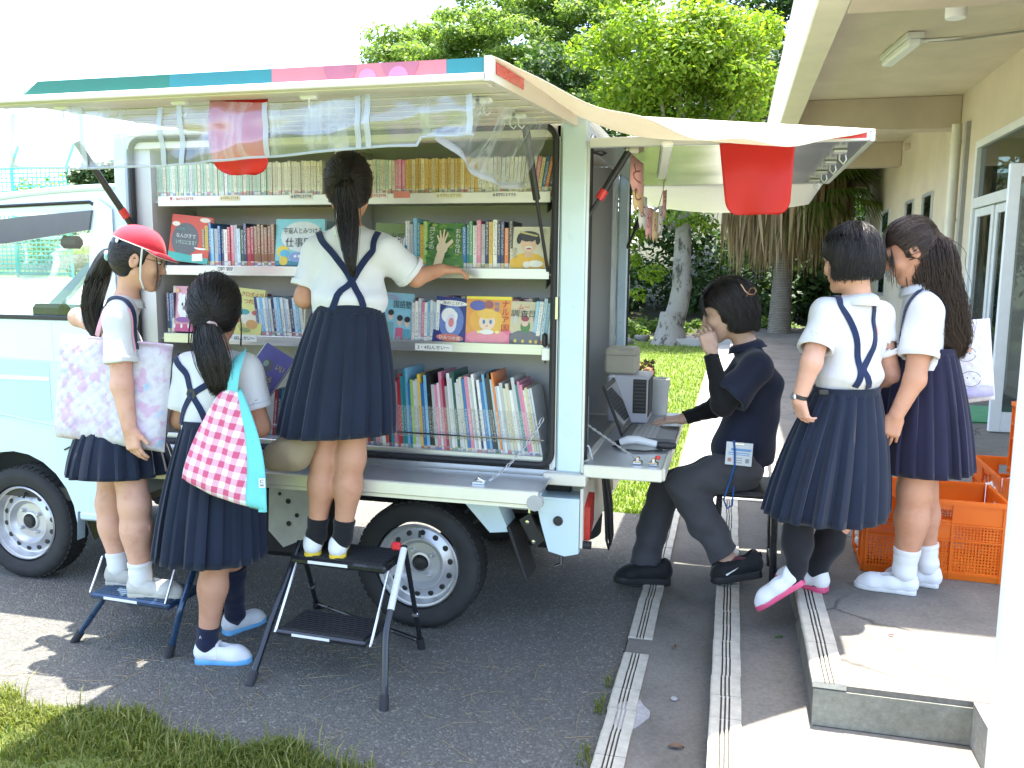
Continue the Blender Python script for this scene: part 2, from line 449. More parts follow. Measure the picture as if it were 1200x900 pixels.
m_wall = M('cream_wall_paint', (.57, .49, .37), .8, var=.10, vs=1.3, bump=.25, bs=220)
m_beam = M('beam_paint', (.52, .43, .345), .8, var=.12, vs=2, bump=.25, bs=200)
m_soffit = M('soffit_paint', (.61, .53, .43), .85, var=.11, vs=1.6, bump=.15, bs=260)
m_fascia = M('fascia_paint', (.60, .55, .44), .8, var=.08, vs=3)
m_white = M('white_paint', (.80, .80, .79), .45, var=.04, vs=5)
m_alu = M('aluminium', (.62, .64, .64), .35, .6, var=.06, vs=8)
m_whitemetal = M('white_metal_frame', (.68, .69, .67), .4, .1, var=.05, vs=8)
m_tube = M('lamp_diffuser', (.82, .83, .82), .35, var=.02)
m_green_mat = cloth('green_carpet', (.02, .22, .06), .2, 700, .5)
def glass_mat(name='window_glass', tint=(.75, .82, .82), rough=.02, refl=.35):
    k = NT(name); k.t.nodes.remove(k.b)
    tr = k.n('BsdfTransparent'); tr.inputs[0].default_value = C4(tint); gl = k.n('BsdfGlossy'); gl.inputs['Roughness'].default_value = rough
    fr = k.n('LayerWeight'); fr.inputs[0].default_value = .5
    mx = k.n('MixShader'); k.l(k.math('ADD', k.math('MULTIPLY', k.math('POWER', fr.outputs['Facing'], 4), .7), .04+refl*.15), mx.inputs[0]); k.l(tr.outputs[0], mx.inputs[1]); k.l(gl.outputs[0], mx.inputs[2]); k.l(mx.outputs[0], k.out.inputs[0]); return k.m
m_glass = glass_mat('window_glass', (.42, .5, .5), .02, .9)
m_cabglass = glass_mat('cab_glass', (.88, .95, .93), .01, .1)

# ------------------------------------------------------------------ ground
def slab(name, lo, hi, mat, kind='structure', bev=0.0):
    return G().bx(lo, hi, bev).build(name, mat, kind=kind)
G().add([(-250, -40, -.03), (250, -40, -.03), (250, 400, -.03), (-250, 400, -.03)], [(0, 1, 2, 3)]).build('ground', m_lawn, kind='structure', smooth=0)
G().add([(-60, 2.0, 0), (-.36, 2.0, 0), (-.36, 5.22, 0), (-60, 5.22, 0), (-60, 9.5, 0), (-4.2, 9.5, 0), (-4.2, 5.22, 0)],
        [(0, 1, 2, 6, 3), (3, 6, 5, 4)]).build('asphalt_road', m_asph, kind='structure', smooth=0)
G().add([(-1.4, -3, 0), (-.36, -3, 0), (-.36, 2.0, 0), (-1.4, 2.0, 0)], [(0, 1, 2, 3)]).build('asphalt_apron', m_asph, kind='structure', smooth=0)
# steps: three levels rising to the right, with ribbed nosing tiles
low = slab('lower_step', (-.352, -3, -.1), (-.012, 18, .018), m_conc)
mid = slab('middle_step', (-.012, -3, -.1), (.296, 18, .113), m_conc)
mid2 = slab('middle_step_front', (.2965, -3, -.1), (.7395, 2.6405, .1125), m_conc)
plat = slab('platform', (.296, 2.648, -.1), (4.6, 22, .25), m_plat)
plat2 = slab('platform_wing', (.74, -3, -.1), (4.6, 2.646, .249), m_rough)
G().bx((.292, 2.641, .115), (.742, 2.6478, .232)).build('step_riser', m_riser, kind='structure')
def tile_mesh(L):
    w_ = .098; r = .009
    prof = [(0, -.02), (0, -.006), (.003, -.001), (.008, .001)]
    for gx in (.032, .045, .058): prof += [(gx, .001), (gx, -.005), (gx+.006, -.005), (gx+.006, .001)]
    prof += [(w_, .001), (w_, -.02)]
    g = G(); k = len(prof)
    g.add([(x, 0, z) for x, z in prof]+[(x, L, z) for x, z in prof], [])
    for i in range(k-1):
        gr = prof[i][1] == -.005 and prof[i+1][1] == -.005
        g.f.append((i, i+1, k+i+1, k+i)); g.m.append(1 if gr else 0)
    g.f.append(tuple(range(k))[::-1]); g.m.append(0); g.f.append(tuple(range(k, 2*k))); g.m.append(0)
    return g
def nosing(par, x, y0, y1, z, L=.148, skip=()):
    first = None; y = y0; i = 0
    while y < y1:
        if i not in skip:
            if first is None:
                g = tile_mesh(L-.003); first = g.build('nosing_tile', [m_tile, m_groove], None, 0, org=(0, 0, 0)); o = first
                o.parent = par
            else:
                o = first.copy(); col.objects.link(o); o.parent = par
            o.location = Vector((x+random.uniform(-.0015, .0015), y, z+random.uniform(.0005, .003))) - par.location
            o.rotation_euler = (0, random.uniform(-.006, .006), random.uniform(-.008, .008))
        y += L; i += 1
    return first
nosing(low, -.356, 1.86, 6.0, .0235, skip=(9,))
nosing(mid, -.016, 1.86, 6.0, .1185)
nosing(plat, .290, 2.642, 6.0, .2555)
pt = atz(738, 838, .02)
an = [i*2*PI/17 for i in range(17)]
G().prism([(.058*(1+.16*math.sin(3*a+1)+.1*math.sin(7*a))*math.cos(a), .105*(1+.12*math.sin(2*a)+.08*math.cos(5*a))*math.sin(a)) for a in an], (pt[0], pt[1], .0185), (1, 0, 0), (0, 1, 0), (0, 0, .004)).build('mortar_patch', m_patch, kind='structure')
# path going back between lawn and building, its white concrete in full sun
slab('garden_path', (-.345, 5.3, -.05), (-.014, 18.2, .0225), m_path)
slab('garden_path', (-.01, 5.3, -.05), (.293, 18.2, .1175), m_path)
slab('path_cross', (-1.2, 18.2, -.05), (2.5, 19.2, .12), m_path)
# far hill of bare shaded earth under the trees, paved slope at the left
g = G()
def hill(u, v): 
    x = -30+70*u; y = 20.5+40*v; return (x, y, -.04+ (0 if x < -8 else 1)*min(6.5, 11*v**1.2)*min(1, max(0, (x+8)/6)) + .25*math.sin(x*1.7)*math.cos(y*1.3)*v)
g.grid(hill, 60, 24).build('hill', m_soil, kind='structure')
g = G(); g.add([(-40, 11, -.01), (-5, 11, -.01), (-5, 21.5, 1.15), (-40, 21.5, 1.15), (-40, 23, 1.15), (-5, 23, 1.15), (-5, 23, -.02), (-5, 11, -.02)],
      [(0, 1, 2, 3), (3, 2, 5, 4), (1, 7, 6, 5, 2)]); g.build('paved_slope', m_path, kind='structure', smooth=0)

# ------------------------------------------------------------------ grass
def blades(name, pts, hts, mat, wd=.006, lean=.5, kind='stuff'):
    n = len(pts); a = rng.uniform(0, 2*PI, n); ln = rng.uniform(.1, 1, n)*lean
    d = np.stack([np.cos(a), np.sin(a), 0*a], 1); sd = np.stack([-np.sin(a), np.cos(a), 0*a], 1); up = np.array([0, 0, 1.0])
    h = hts[:, None]; wv = (wd*rng.uniform(.6, 1.3, n))[:, None]
    b0 = pts-sd*wv/2; b1 = pts+sd*wv/2
    mid_ = pts+up*h*.55+d*h*ln[:, None]*.3; m0 = mid_-sd*wv*.42; m1 = mid_+sd*wv*.42; tip = pts+up*h*(1-.35*ln[:, None])+d*h*ln[:, None]
    V = np.stack([b0, b1, m1, m0, tip], 1).reshape(-1, 3); i = np.arange(n)*5
    f = [(int(q), int(q)+1, int(q)+2, int(q)+3) for q in i]+[(int(q)+3, int(q)+2, int(q)+4) for q in i]
    return mesh_obj(name, V, f, mat, None, 0, kind)
def front_edge(x): return 2.285-.055*(x+2.44)+.03*np.sin(x*9)+.02*np.sin(x*23)
G().add([(-60, -10, .004), (-1.0, -10, .004), (-1.0, 1.9, .004), (-1.2, 2.19, .004), (-1.8, 2.22, .004), (-2.5, 2.27, .004), (-60, 2.3, .004)], [(0, 1, 2, 3, 4, 5, 6)]).build('grass_verge', m_lawn, kind='structure', smooth=0)
n = 30000
x = rng.uniform(-3.4, -.85, n); y = front_edge(x)-rng.exponential(.16, n)+rng.normal(0, .022, n)
dens = np.clip((-x-.9)/.45, .04, 1); ok = (rng.random(n) < dens) & (y > 1.2)
P = np.stack([x, y, 0*x+.002], 1)[ok]; clump = .5+.5*np.sin(P[:, 0]*13+np.sin(P[:, 1]*17))*np.cos(P[:, 1]*11)
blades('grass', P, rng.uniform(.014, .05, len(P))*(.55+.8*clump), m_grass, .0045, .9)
x = rng.uniform(-3.2, -.9, 700); P2 = np.stack([x, front_edge(x)-rng.exponential(.12, 700)+rng.normal(0, .03, 700), 0*x], 1); blades('weeds', P2, rng.uniform(.05, .10, 700), leaf_mat('weed_blade', (.10, .16, .03), (.34, .30, .12), .4), .0045, 1.0)
n = 60000
y = 5.24+rng.power(.8, n)*13.5; x = rng.uniform(-4.3, -.37, n)
ok = rng.random(n) < np.clip(1.1-(y-5)/18, .3, 1)
P = np.stack([x, y, 0*x-.03], 1)[ok]
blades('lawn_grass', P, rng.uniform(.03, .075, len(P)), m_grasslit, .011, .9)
n = 500; y = rng.uniform(1.9, 3.0, n); x = -.372+rng.normal(-.012, .012, n); ok = np.sin(y*9)+np.sin(y*23+1) > .1
blades('edge_grass', np.stack([x, y, 0*x], 1)[ok], rng.uniform(.012, .04, ok.sum()), m_grass, .004, .9)

# ------------------------------------------------------------------ building
bl = thing('school_building', 'cream school building with deep beamed porch roof along the steps', 'building', (2.9, 12, .25))
XW = 2.85
def part(name, mat, lo, hi, par=bl, bev=0.0): return G().bx(lo, hi, bev).build(name, mat, par)
part('wall', m_wall, (XW, 11.95, .25), (XW+.25, 21.2, 3.89))
part('wall', m_wall, (XW, 6.6, 3.14), (XW+.25, 11.948, 3.89))
part('wall', m_wall, (XW, 4.0, .25), (XW+.25, 6.598, 3.89))
part('ceiling', m_soffit, (.74, 3.96, 3.88), (XW-.002, 21.2, 4.1))
g = G(); g.bx((.50, 3.95, 3.45), (.74, 21.4, 4.43), .012); g.build('fascia', m_fascia, bl)
part('roof', m_fascia, (.742, 3.95, 4.102), (6.5, 21.4, 4.40))
for yb in (3.96, 6.86, 12.85, 17.05, 21.0): part('beam', m_beam, (.742, yb, 3.45), (XW-.003, yb+.32, 3.879), bev=.01)
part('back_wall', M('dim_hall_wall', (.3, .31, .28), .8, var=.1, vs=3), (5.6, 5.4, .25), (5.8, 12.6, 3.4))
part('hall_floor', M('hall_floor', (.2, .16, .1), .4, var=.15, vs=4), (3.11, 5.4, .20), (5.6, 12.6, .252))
g = G(); c0 = aty(1015, 300, 20.4); c1 = aty(1031, 300, 20.4)
g.cyl(((c0[0]+c1[0])/2, 20.4, .25), ((c0[0]+c1[0])/2, 20.4, 3.45), (c1[0]-c0[0])/2, n=20); g.build('column', m_white, bl)
g = G(); g.cyl((2.74, 12.55, .25), (2.74, 12.55, 3.45), .065, n=14)
for z in (1.0, 2.2, 3.2): g.cyl((2.74, 12.55, z), (2.74, 12.55, z+.04), .075, n=14)
g.build('downpipe', M('downpipe_paint', (.62, .58, .47), .5, var=.05), bl)
G().bx((2.80, 12.32, .25), (2.85, 12.42, 3.45)).build('conduit', M('grey_conduit', (.3, .29, .26), .6), bl)
for k_, (y0, y1) in enumerate(((14.2, 14.9), (15.6, 16.3), (17.9, 18.8))):
    fr = G(); z0, z1 = 1.1, 2.75
    for lo, hi in (((XW-.03, y0, z0), (XW+.002, y0+.05, z1)), ((XW-.03, y1-.05, z0), (XW+.002, y1, z1)), ((XW-.031, y0+.05, z0), (XW+.002, y1-.05, z0+.05)), ((XW-.031, y0+.05, z1-.05), (XW+.002, y1-.05, z1))): fr.bx(lo, hi)
    f_ = fr.build('window', m_alu, bl); G().bx((XW-.015, y0+.05, z0+.05), (XW-.01, y1-.05, z1-.05)).build('pane', m_glass, f_)
# entrance: glazed front with transom, door frames and one leaf standing open
Y0, Y1 = 6.6, 11.94
g = G(); x0, x1 = XW-.02, XW+.10
g.bx((x0, Y1-.09, .25), (x1, Y1, 3.138)); g.bx((x0, Y0, 3.05), (x1, Y1-.091, 3.137)); g.bx((x0-.002, Y0, 2.32), (x1, Y1-.092, 2.44)); g.bx((x0, 9.35, .25), (x1, 9.45, 2.319)); g.bx((x0, 9.35, 2.441), (x1, 9.44, 3.049))
fr = g.build('entrance_frame', m_whitemetal, bl)
for y0, y1, z0, z1 in ((9.45, 11.85, 2.44, 3.05), (6.7, 9.35, 2.44, 3.05)): G().bx((XW+.03, y0, z0), (XW+.036, y1, z1)).build('pane', m_glass, fr)
def leaf(name, o, u, wd, ht, par, bars=True):
    o = np.array(o, float); u = _unit(u); up = np.array([0, 0, 1.0]); nn = np.cross(u, up); t = .022
    A = np.stack([u, nn, up], 1)
    g = G()
    def bb(a, b, z0, z1, e=0): g.box(o+u*(a+b)/2+up*(z0+z1)/2, (b-a, 2*t+e, z1-z0), A, .004)
    bb(0, .085, 0, ht); bb(wd-.085, wd, 0, ht); bb(.085, wd-.085, 0, .16, -.002); bb(.085, wd-.085, ht-.1, ht, -.002)
    d = g.build(name, m_whitemetal, par)
    g = G(); g.box(o+u*wd/2+up*(ht+.06)/2, (wd-.17, .006, ht-.26), A); g.build('pane', m_glass, d)
    if bars:
        g = G(); a = o+u*.045
        g.box(a+up*1.14-nn*.07, (.04, .03, .72), A, .008)
        for z in (.9, 1.38): g.box(a+up*z-nn*.04, (.022, .06, .022), A)
        g.build('handle', m_white, d)
        g = G(); g.cyl(a+up*.62-nn*t, a+up*.62-nn*(t+.012), .022, n=12); g.build('lock', m_alu, d)
    return d
leaf('door', (XW+.03, 11.84, .26), (0, -1, 0), .78, 2.05, bl, True)
leaf('door', (XW+.05, 11.05, .26), (0, -1, 0), .78, 2.05, bl, True)
d0 = atz(1157, 505, .26)
leaf('door', (d0[0], d0[1], .26), (1, .0, 0), .82, 2.1, bl, True)
# ceiling lamps
lp = atz(1056, 52, 3.87)
t = thing('ceiling_lamp', 'white fluorescent box lamp on the porch ceiling, in the second bay', 'lamp', (lp[0], lp[1], 3.8))
ra = math.radians(97); A = np.array([[math.cos(ra), -math.sin(ra), 0], [math.sin(ra), math.cos(ra), 0], [0, 0, 1]])
g = G(); g.box((lp[0], lp[1], 3.845), (.95, .17, .06), A, .01); g.build('base', m_whitemetal, t)
g = G(); g.box((lp[0], lp[1], 3.785), (.92, .13, .075), A, .02); g.build('diffuser', m_tube, t)
g = G(); q = atz(1100, 47, 3.86); g.box((q[0], q[1], 3.862), (.42, .05, .025), None, .006); g.build('bracket', m_white, t)
g = G(); g.tube([(q[0]-.1, q[1], 3.855), (q[0]+.2, q[1]-.02, 3.85), (XW, q[1]-.3, 3.85)], .012, 6); g.build('ceiling_conduit', M('grey_conduit', (.3, .29, .26), .6), bl)
q = atz(1121, 6, 3.62)
t = thing('spot_lamp', 'small white cylinder lamp hanging under the porch beam', 'lamp', (q[0], q[1], 3.5))
g = G(); g.lathe([(0, 0), (.075, 0), (.08, .02), (.08, .17), (.1, .18), (.1, .3), (0, .3)], (q[0], q[1], 3.52), n=20); g.build('shade', m_white, t)
g = G(); g.tube([(q[0]+.08, q[1], 3.74), (XW, q[1], 3.74)], .02, 8); g.build('conduit_pipe', m_whitemetal, t)
for pxx, pyy in ((1090, 96), (1062, 172)):
    q = atx(pxx, pyy, XW-.05); G().bx((XW-.1, q[1]-.09, q[2]-.05), (XW, q[1]+.09, q[2]+.05), .01).build('wall_vent', m_beam, bl)
a, b = atz(1112, 475, .26), atz(1112, 494, .26)
o = G().bx((1.9, 7.95, .251), (3.2, 8.95, .263)).build('door_mat', m_green_mat); tag(o, 'green carpet mat on the porch floor before the door', 'mat')
o = G()
pc = aty(1252, 690, 1.9)
o.cyl((pc[0], 1.9, .2), (pc[0], 1.9, 4.4), .119, n=40); o = o.build('porch_post', m_white); tag(o, 'white round post close by at the right edge', 'post')

# ------------------------------------------------------------------ plants
def leafset(centers, radii, n, size, squash=.7, shell=.55):
    centers = np.array(centers, float); radii = np.array(radii, float)
    pr = radii**2; k = rng.choice(len(centers), n, p=pr/pr.sum())
    d = rng.normal(size=(n, 3)); d /= np.linalg.norm(d, axis=1)[:, None]
    r = radii[k]*(shell+(1-shell)*rng.random(n))**.7*rng.choice([1, .8, 1.12], n)
    P = centers[k]+d*r[:, None]*np.array([1, 1, squash])
    nr = d*.5+rng.normal(size=(n, 3))*.55+np.array([0, 0, .75]); nr /= np.linalg.norm(nr, axis=1)[:, None]
    u = np.cross(nr, rng.normal(size=(n, 3))); u /= np.linalg.norm(u, axis=1)[:, None]; v = np.cross(nr, u)
    s = (size*rng.uniform(.6, 1.35, n))[:, None]
    V = np.stack([P-u*s*.5, P+v*s*.26-nr*s*.05, P+u*s*.5-nr*s*.1, P-v*s*.26-nr*s*.05], 1).reshape(-1, 3)
    f = (np.arange(n)*4)[:, None]+np.arange(4)[None]
    return V, f
def crown_blobs(c, rad, n, r0, r1, squash=.6, flat=0):
    out = []; rr = []
    for _ in range(n):
        d = rng.normal(size=3); d /= np.linalg.norm(d); q = rng.random()**.45
        p = np.array(c)+d*np.array(rad)*q; out.append(p); rr.append(rng.uniform(r0, r1))
    return out, rr
def bark(name, a, b_, sc=6):
    k = NT(name); v = k.coord('Object', (1, 1, .6)); f = k.noise(v, sc, 6, .7)
    k.l(k.ramp(f, [(.38, b_), (.47, a), (.6, a), (.66, [q*.55 for q in a])]), k.b.inputs['Base Color']); k.b.inputs['Roughness'].default_value = .9; k.bump(f, .8, .03); return k.m
m_bark_pale = bark('pale_bark', (.25, .235, .20), (.06, .055, .04), 5)
m_bark = bark('dark_bark', (.10, .085, .06), (.05, .045, .035), 6)
m_leaf_b = leaf_mat('bright_leaf', (.08, .16, .012), (.21, .27, .03), .5)
m_leaf_m = leaf_mat('mid_leaf', (.09, .16, .04), (.21, .28, .075), .5)
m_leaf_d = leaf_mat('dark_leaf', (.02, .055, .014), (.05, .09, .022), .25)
def limb(g, pts, r0, r1, n=8, wob=.0):
    pts = np.array(pts, float); T = np.linspace(0, 1, 9); seg = np.linspace(0, len(pts)-1, 9)
    q = np.stack([np.interp(seg, range(len(pts)), pts[:, i]) for i in range(3)], 1)
    q[1:-1] += rng.normal(0, wob, (7, 3)); g.tube(q, r0+(r1-r0)*T, n)
def tree(label, base, top, r0, blobs, nleaf, lsize, mleaf, mbark, group=None, squash=.7):
    t = thing('tree', label, 'tree', base, group)
    g = G(); base = np.array(base, float); top = np.array(top, float)
    midp = base+(top-base)*.5+np.array([.12, 0, 0])
    limb(g, [base, midp, top], r0, r0*.55, 12, r0*.12)
    g.lathe([(r0*1.9, -.1), (r0*1.45, .12), (r0*1.1, .4), (r0*.9, .7)], base, n=14)
    g.build('trunk', mbark, t)
    g = G(); cs, rs = blobs
    ks = rng.permutation(len(cs))[:min(len(cs), 16)]
    for i in ks:
        e = np.array(cs[i]); s_ = base+(top-base)*rng.uniform(.7, 1.0); limb(g, [s_, (s_+e)/2+np.array([0, 0, .25]), e], r0*.28, r0*.05, 6, .08)
    g.build('limbs', mbark, t)
    V, f = leafset(cs, rs, nleaf, lsize, squash); mesh_obj('crown', V, f, mleaf, t, 0)
    return t
# bright broadleaf tree with the mossy pale trunk
b0 = atz(785, 402, 0)
cs, rs = crown_blobs((aty(805, 62, 19.5)), (2.0, 1.7, 1.75), 46, .45, .8)
c2, r2 = [], []
for px, py, r in ((755, 262, .4), (800, 250, .42), (735, 300, .38), (765, 320, .33), (748, 345, .22), (825, 262, .3), (738, 275, .4)):
    c2.append(aty(px, py, 18.4)); r2.append(r)
tree('bright leafy tree with pale mossy trunk behind the raised rear hatch', (b0[0], b0[1], -.03), aty(803, 225, 19.0), .25, (cs+c2, rs+r2), 30000, .13, m_leaf_b, m_bark_pale)
# broad darker tree to its left
cs, rs = [], []
for px, py, Y, n_, sx, sz in ((620, 70, 27, 26, 3.4, 1.5), (500, 60, 27, 12, 1.7, .7), (560, 130, 26, 16, 2.3, .9), (690, 120, 26, 18, 2.2, 1.6), (650, 10, 29, 20, 3.4, 1.4), (475, 72, 27, 7, .9, .35), (720, 20, 28, 16, 2.6, 1.5), (650, 190, 26, 14, 3.0, 1.3)):
    a_, b_ = crown_blobs(aty(px, py, Y), (sx, 2.0, sz), n_, .4, .85); cs += a_; rs += b_
for px, py, Y, n_, sx, sz in ((600, 100, 28, 26, 3.6, 1.6), (690, 60, 28.5, 22, 2.6, 2.4), (560, 40, 28, 16, 2.2, 1.0), (640, 150, 27, 16, 3.4, 1.3), (590, 30, 29.5, 30, 3.6, 2.0), (690, 130, 29.5, 26, 3.0, 2.2)):
    a_, b_ = crown_blobs(aty(px, py, Y), (sx, 1.6, sz), n_, .45, .85); cs += a_; rs += b_
tree('wide dark green tree with flat layered boughs behind the van roof', atz(640, 372, 0)*np.array([1, 1, 0])+np.array([0, 0, -.1]), aty(640, 200, 26), .38, (cs, rs), 110000, .15, m_leaf_m, m_bark, squash=.42)
cs, rs = crown_blobs(aty(880, 60, 31), (2.6, 1.8, 4.0), 50, .6, 1.0)
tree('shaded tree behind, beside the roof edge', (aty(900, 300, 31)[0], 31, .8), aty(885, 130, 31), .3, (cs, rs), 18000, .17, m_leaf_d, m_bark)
# dark evergreen thicket along the hill foot
cs, rs = [], []
for i in range(150):
    xx = rng.uniform(-7.0, 7.5); yy = rng.uniform(21.6, 25.5); cs.append((xx, yy, rng.uniform(.3, 5.2)*(.75+.25*math.sin(xx*2)))); rs.append(rng.uniform(.5, .95))
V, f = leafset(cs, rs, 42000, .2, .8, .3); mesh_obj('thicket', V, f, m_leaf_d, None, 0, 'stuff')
cs, rs = [], []
for i in range(60):
    xx = rng.uniform(-8, 7); cs.append((xx, rng.uniform(24, 29), rng.uniform(5, 7.4))); rs.append(rng.uniform(.8, 1.4))
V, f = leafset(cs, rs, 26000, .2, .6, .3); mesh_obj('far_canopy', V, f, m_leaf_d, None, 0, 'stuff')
cs, rs = [], []
for i in range(46):
    xx = rng.uniform(-6, 2); cs.append((xx, rng.uniform(19.9, 21.5), rng.uniform(0, .35))); rs.append(rng.uniform(.15, .35))
V, f = leafset(cs, rs, 5000, .14, .8, .2); mesh_obj('undergrowth', V, f, m_leaf_m, None, 0, 'stuff')
# palm with a skirt of dead fronds
pb = atz(912, 404, 0); ptop = aty(921, 258, 19.9)
t = thing('palm_tree', 'fan palm with a thick skirt of dry brown fronds', 'palm', (pb[0], pb[1], -.03))
k = NT('palm_bark'); wv = k.n('TexWave', bands_direction='Z'); wv.inputs['Scale'].default_value = 9; wv.inputs['Distortion'].default_value = 2; k.l(k.coord('Object'), wv.inputs['Vector'])
k.l(k.ramp(k.math('MULTIPLY', wv.outputs['Fac'], k.noise(k.coord('Object'), 8, 4)), [(.1, (.13, .11, .085)), (.5, (.25, .22, .17))]), k.b.inputs['Base Color']); k.b.inputs['Roughness'].default_value = .9; k.bump(wv.outputs['Fac'], .6, .03)
g = G(); g.tube([pb+np.array([0, 0, -.1]), pb+(ptop-pb)*.08, pb+(ptop-pb)*.5, ptop+np.array([0, 0, .8])], [.34, .25, .2, .2], 16); g.build('trunk', k.m, t)
def frond_strips(c, n, zlen, rad, mat, name, green=False):
    V = []; F = []
    for i in range(n):
        a = rng.uniform(0, 2*PI); r = rad*rng.uniform(.3, 1); z0 = c[2]+rng.uniform(-.5, .6)
        L = zlen*rng.uniform(.25, 1.25); wd = rng.uniform(.02, .05)
        p0 = np.array([c[0]+.15*math.cos(a), c[1]+.15*math.sin(a), z0+.3]); p1 = np.array([c[0]+r*math.cos(a), c[1]+r*math.sin(a), z0+.1]); p2 = p1+np.array([rng.normal(0, .1), rng.normal(0, .1), -L])
        sd = np.array([-math.sin(a+rng.normal(0, .8)), math.cos(a+rng.normal(0, .8)), 0])*wd
        b = len(V)
        V += [p0-sd, p0+sd, p1-sd, p1+sd, p1*.5+p2*.5-sd*.8, p1*.5+p2*.5+sd*.8, p2]; F += [(b, b+1, b+3, b+2), (b+2, b+3, b+5, b+4), (b+4, b+5, b+6)]
    return mesh_obj(name, np.array(V), F, mat, t, 0)
frond_strips(ptop+np.array([0, 0, .95]), 4200, 1.6, 1.35, leaf_mat('dry_frond', (.17, .12, .07), (.46, .34, .21), .3), 'dry_fronds')
def fan(o, d, L, n, mat, name='frond', spread=1.2, droop=.5):
    d = _unit(d); sd = _unit(np.cross(d, [0, 0, 1])); up = np.cross(sd, d); V = []; F = []
    for i in range(n):
        a = -spread+2*spread*i/(n-1); e = d*math.cos(a)+sd*math.sin(a); p1 = np.array(o)+e*L*.6+up*.08; p2 = np.array(o)+e*L-np.array([0, 0, droop*L*rng.uniform(.5, 1)])
        w_ = np.cross(e, up)*.03; b = len(V); V += [np.array(o), p1-w_, p2, p1+w_]; F.append((b, b+1, b+2, b+3))
    return mesh_obj(name, np.array(V), F, mat, t, 0)
m_fan = leaf_mat('fan_leaf', (.05, .10, .015), (.15, .19, .04), .35)
for px, py, dx, dz in ((952, 240, .5, -.1), (975, 232, .8, .1), (900, 215, -.6, .2), (940, 205, .1, .8), (985, 215, .9, .5), (1000, 235, 1, -.3), (880, 225, -.9, -.2), (935, 235, -.1, -.5), (965, 210, .5, .4)):
    fan(aty(px, py, 19.2), (dx, -.5, dz), rng.uniform(.9, 1.2), 26, m_fan)
# stones at the foot of the pale tree
for i, (px, py, r) in enumerate(((752, 398, .16), (818, 400, .2), (735, 402, .13), (838, 402, .14))):
    q = atz(px, py, 0); s_ = S().el((q[0], q[1], .03), (r, r*.8, r*.6)).fnop(lambda d, x, y, z: d+.03*np.sin(19*x+7*z)*np.sin(17*y+11*z)); 
    v, f = s_.mesh(.03); o = mesh_obj('garden_stone', v, f, concrete_mat('stone_grey', (.2, .19, .17)) if 'stone_grey' not in bpy.data.materials else bpy.data.materials['stone_grey'], None, 180)
    tag(o, ['grey stone left of the pale trunk foot', 'largest grey stone right of the pale trunk foot', 'small grey stone farthest left at the lawn edge', 'small grey stone farthest right at the lawn edge'][i], 'stone', 'stones at the tree foot')
# green mesh fence at the left, with bushes and a pale house behind
m_fence = M('green_fence_paint', (.10, .55, .45), .5, var=.1)
YF = 22.0; fl, frr = aty(-60, 300, YF)[0], aty(84, 300, YF)[0]
t = thing('mesh_fence', 'tall turquoise mesh fence beyond the van cab', 'fence', (frr, YF, 1.15))
for xx in np.arange(frr, fl, -2.0): 
    g = G(); g.tube([(xx, YF, 1.15), (xx, YF, 4.5), (xx+.4, YF-.1, 5.1)], .045, 8); g.build('post', m_fence, t)
for zz in (1.25, 2.9, 4.45): 
    g = G(); g.cyl((fl, YF+.04, zz), (frr, YF+.04, zz), .028, n=6); g.build('rail', m_fence, t)
g = G()
for zz in np.arange(1.3, 4.45, .13): g.cyl((fl, YF+.02, zz), (frr, YF+.02, zz), .020, n=4)
for xx in np.arange(frr, fl, -.16): g.bx((xx-.014, YF+.01, 1.2), (xx+.014, YF+.025, 4.45))
o = g.build('mesh_wires', m_fence, t); o['kind'] = 'stuff'
cs, rs = [], []
for i in range(70):
    cs.append((rng.uniform(-24, -11), rng.uniform(24, 27), rng.uniform(1.2, 4.4))); rs.append(rng.uniform(.5, 1.0))
V, f = leafset(cs, rs, 15000, .18, .8, .3); mesh_obj('hedge', V, f, m_leaf_b, None, 0, 'stuff')
cs, rs = [], []
for i in range(22):
    q = aty(rng.uniform(88, 145), rng.uniform(196, 222), 16.5); cs.append(q); rs.append(rng.uniform(.18, .3))
q = aty(112, 300, 16.5); t = thing('shrub', 'clipped dark shrub behind the cab and its fence post', 'shrub', (q[0], 16.5, .6))
V, f = leafset(cs, rs, 4500, .1, .8, .3); mesh_obj('foliage', V, f, m_leaf_d, t, 0)
g = G(); limb(g, [(q[0], 16.5, .5), (q[0]+.1, 16.5, 1.8), (q[0], 16.5, 3.0)], .09, .04); g.build('stem', m_bark, t)
t = thing('house', 'small pale pink house behind the mesh fence', 'house', (-17.5, 31, 1))
G().bx((-20, 31, -.1), (-14.8, 36, 5.0)).build('wall', M('pink_render', (.6, .5, .45), .85), t)
g = G(); g.prism([(-20.4, 5.0), (-14.4, 5.0), (-17.4, 6.2)], (0, 30.7, 0), (1, 0, 0), (0, 0, 1), (0, 5.6, 0)); g.build('roof', M('grey_roof', (.25, .25, .27), .7), t)
G().bx((-16.6, 30.97, 2.6), (-15.5, 31.02, 3.8)).build('window', m_glass, t)
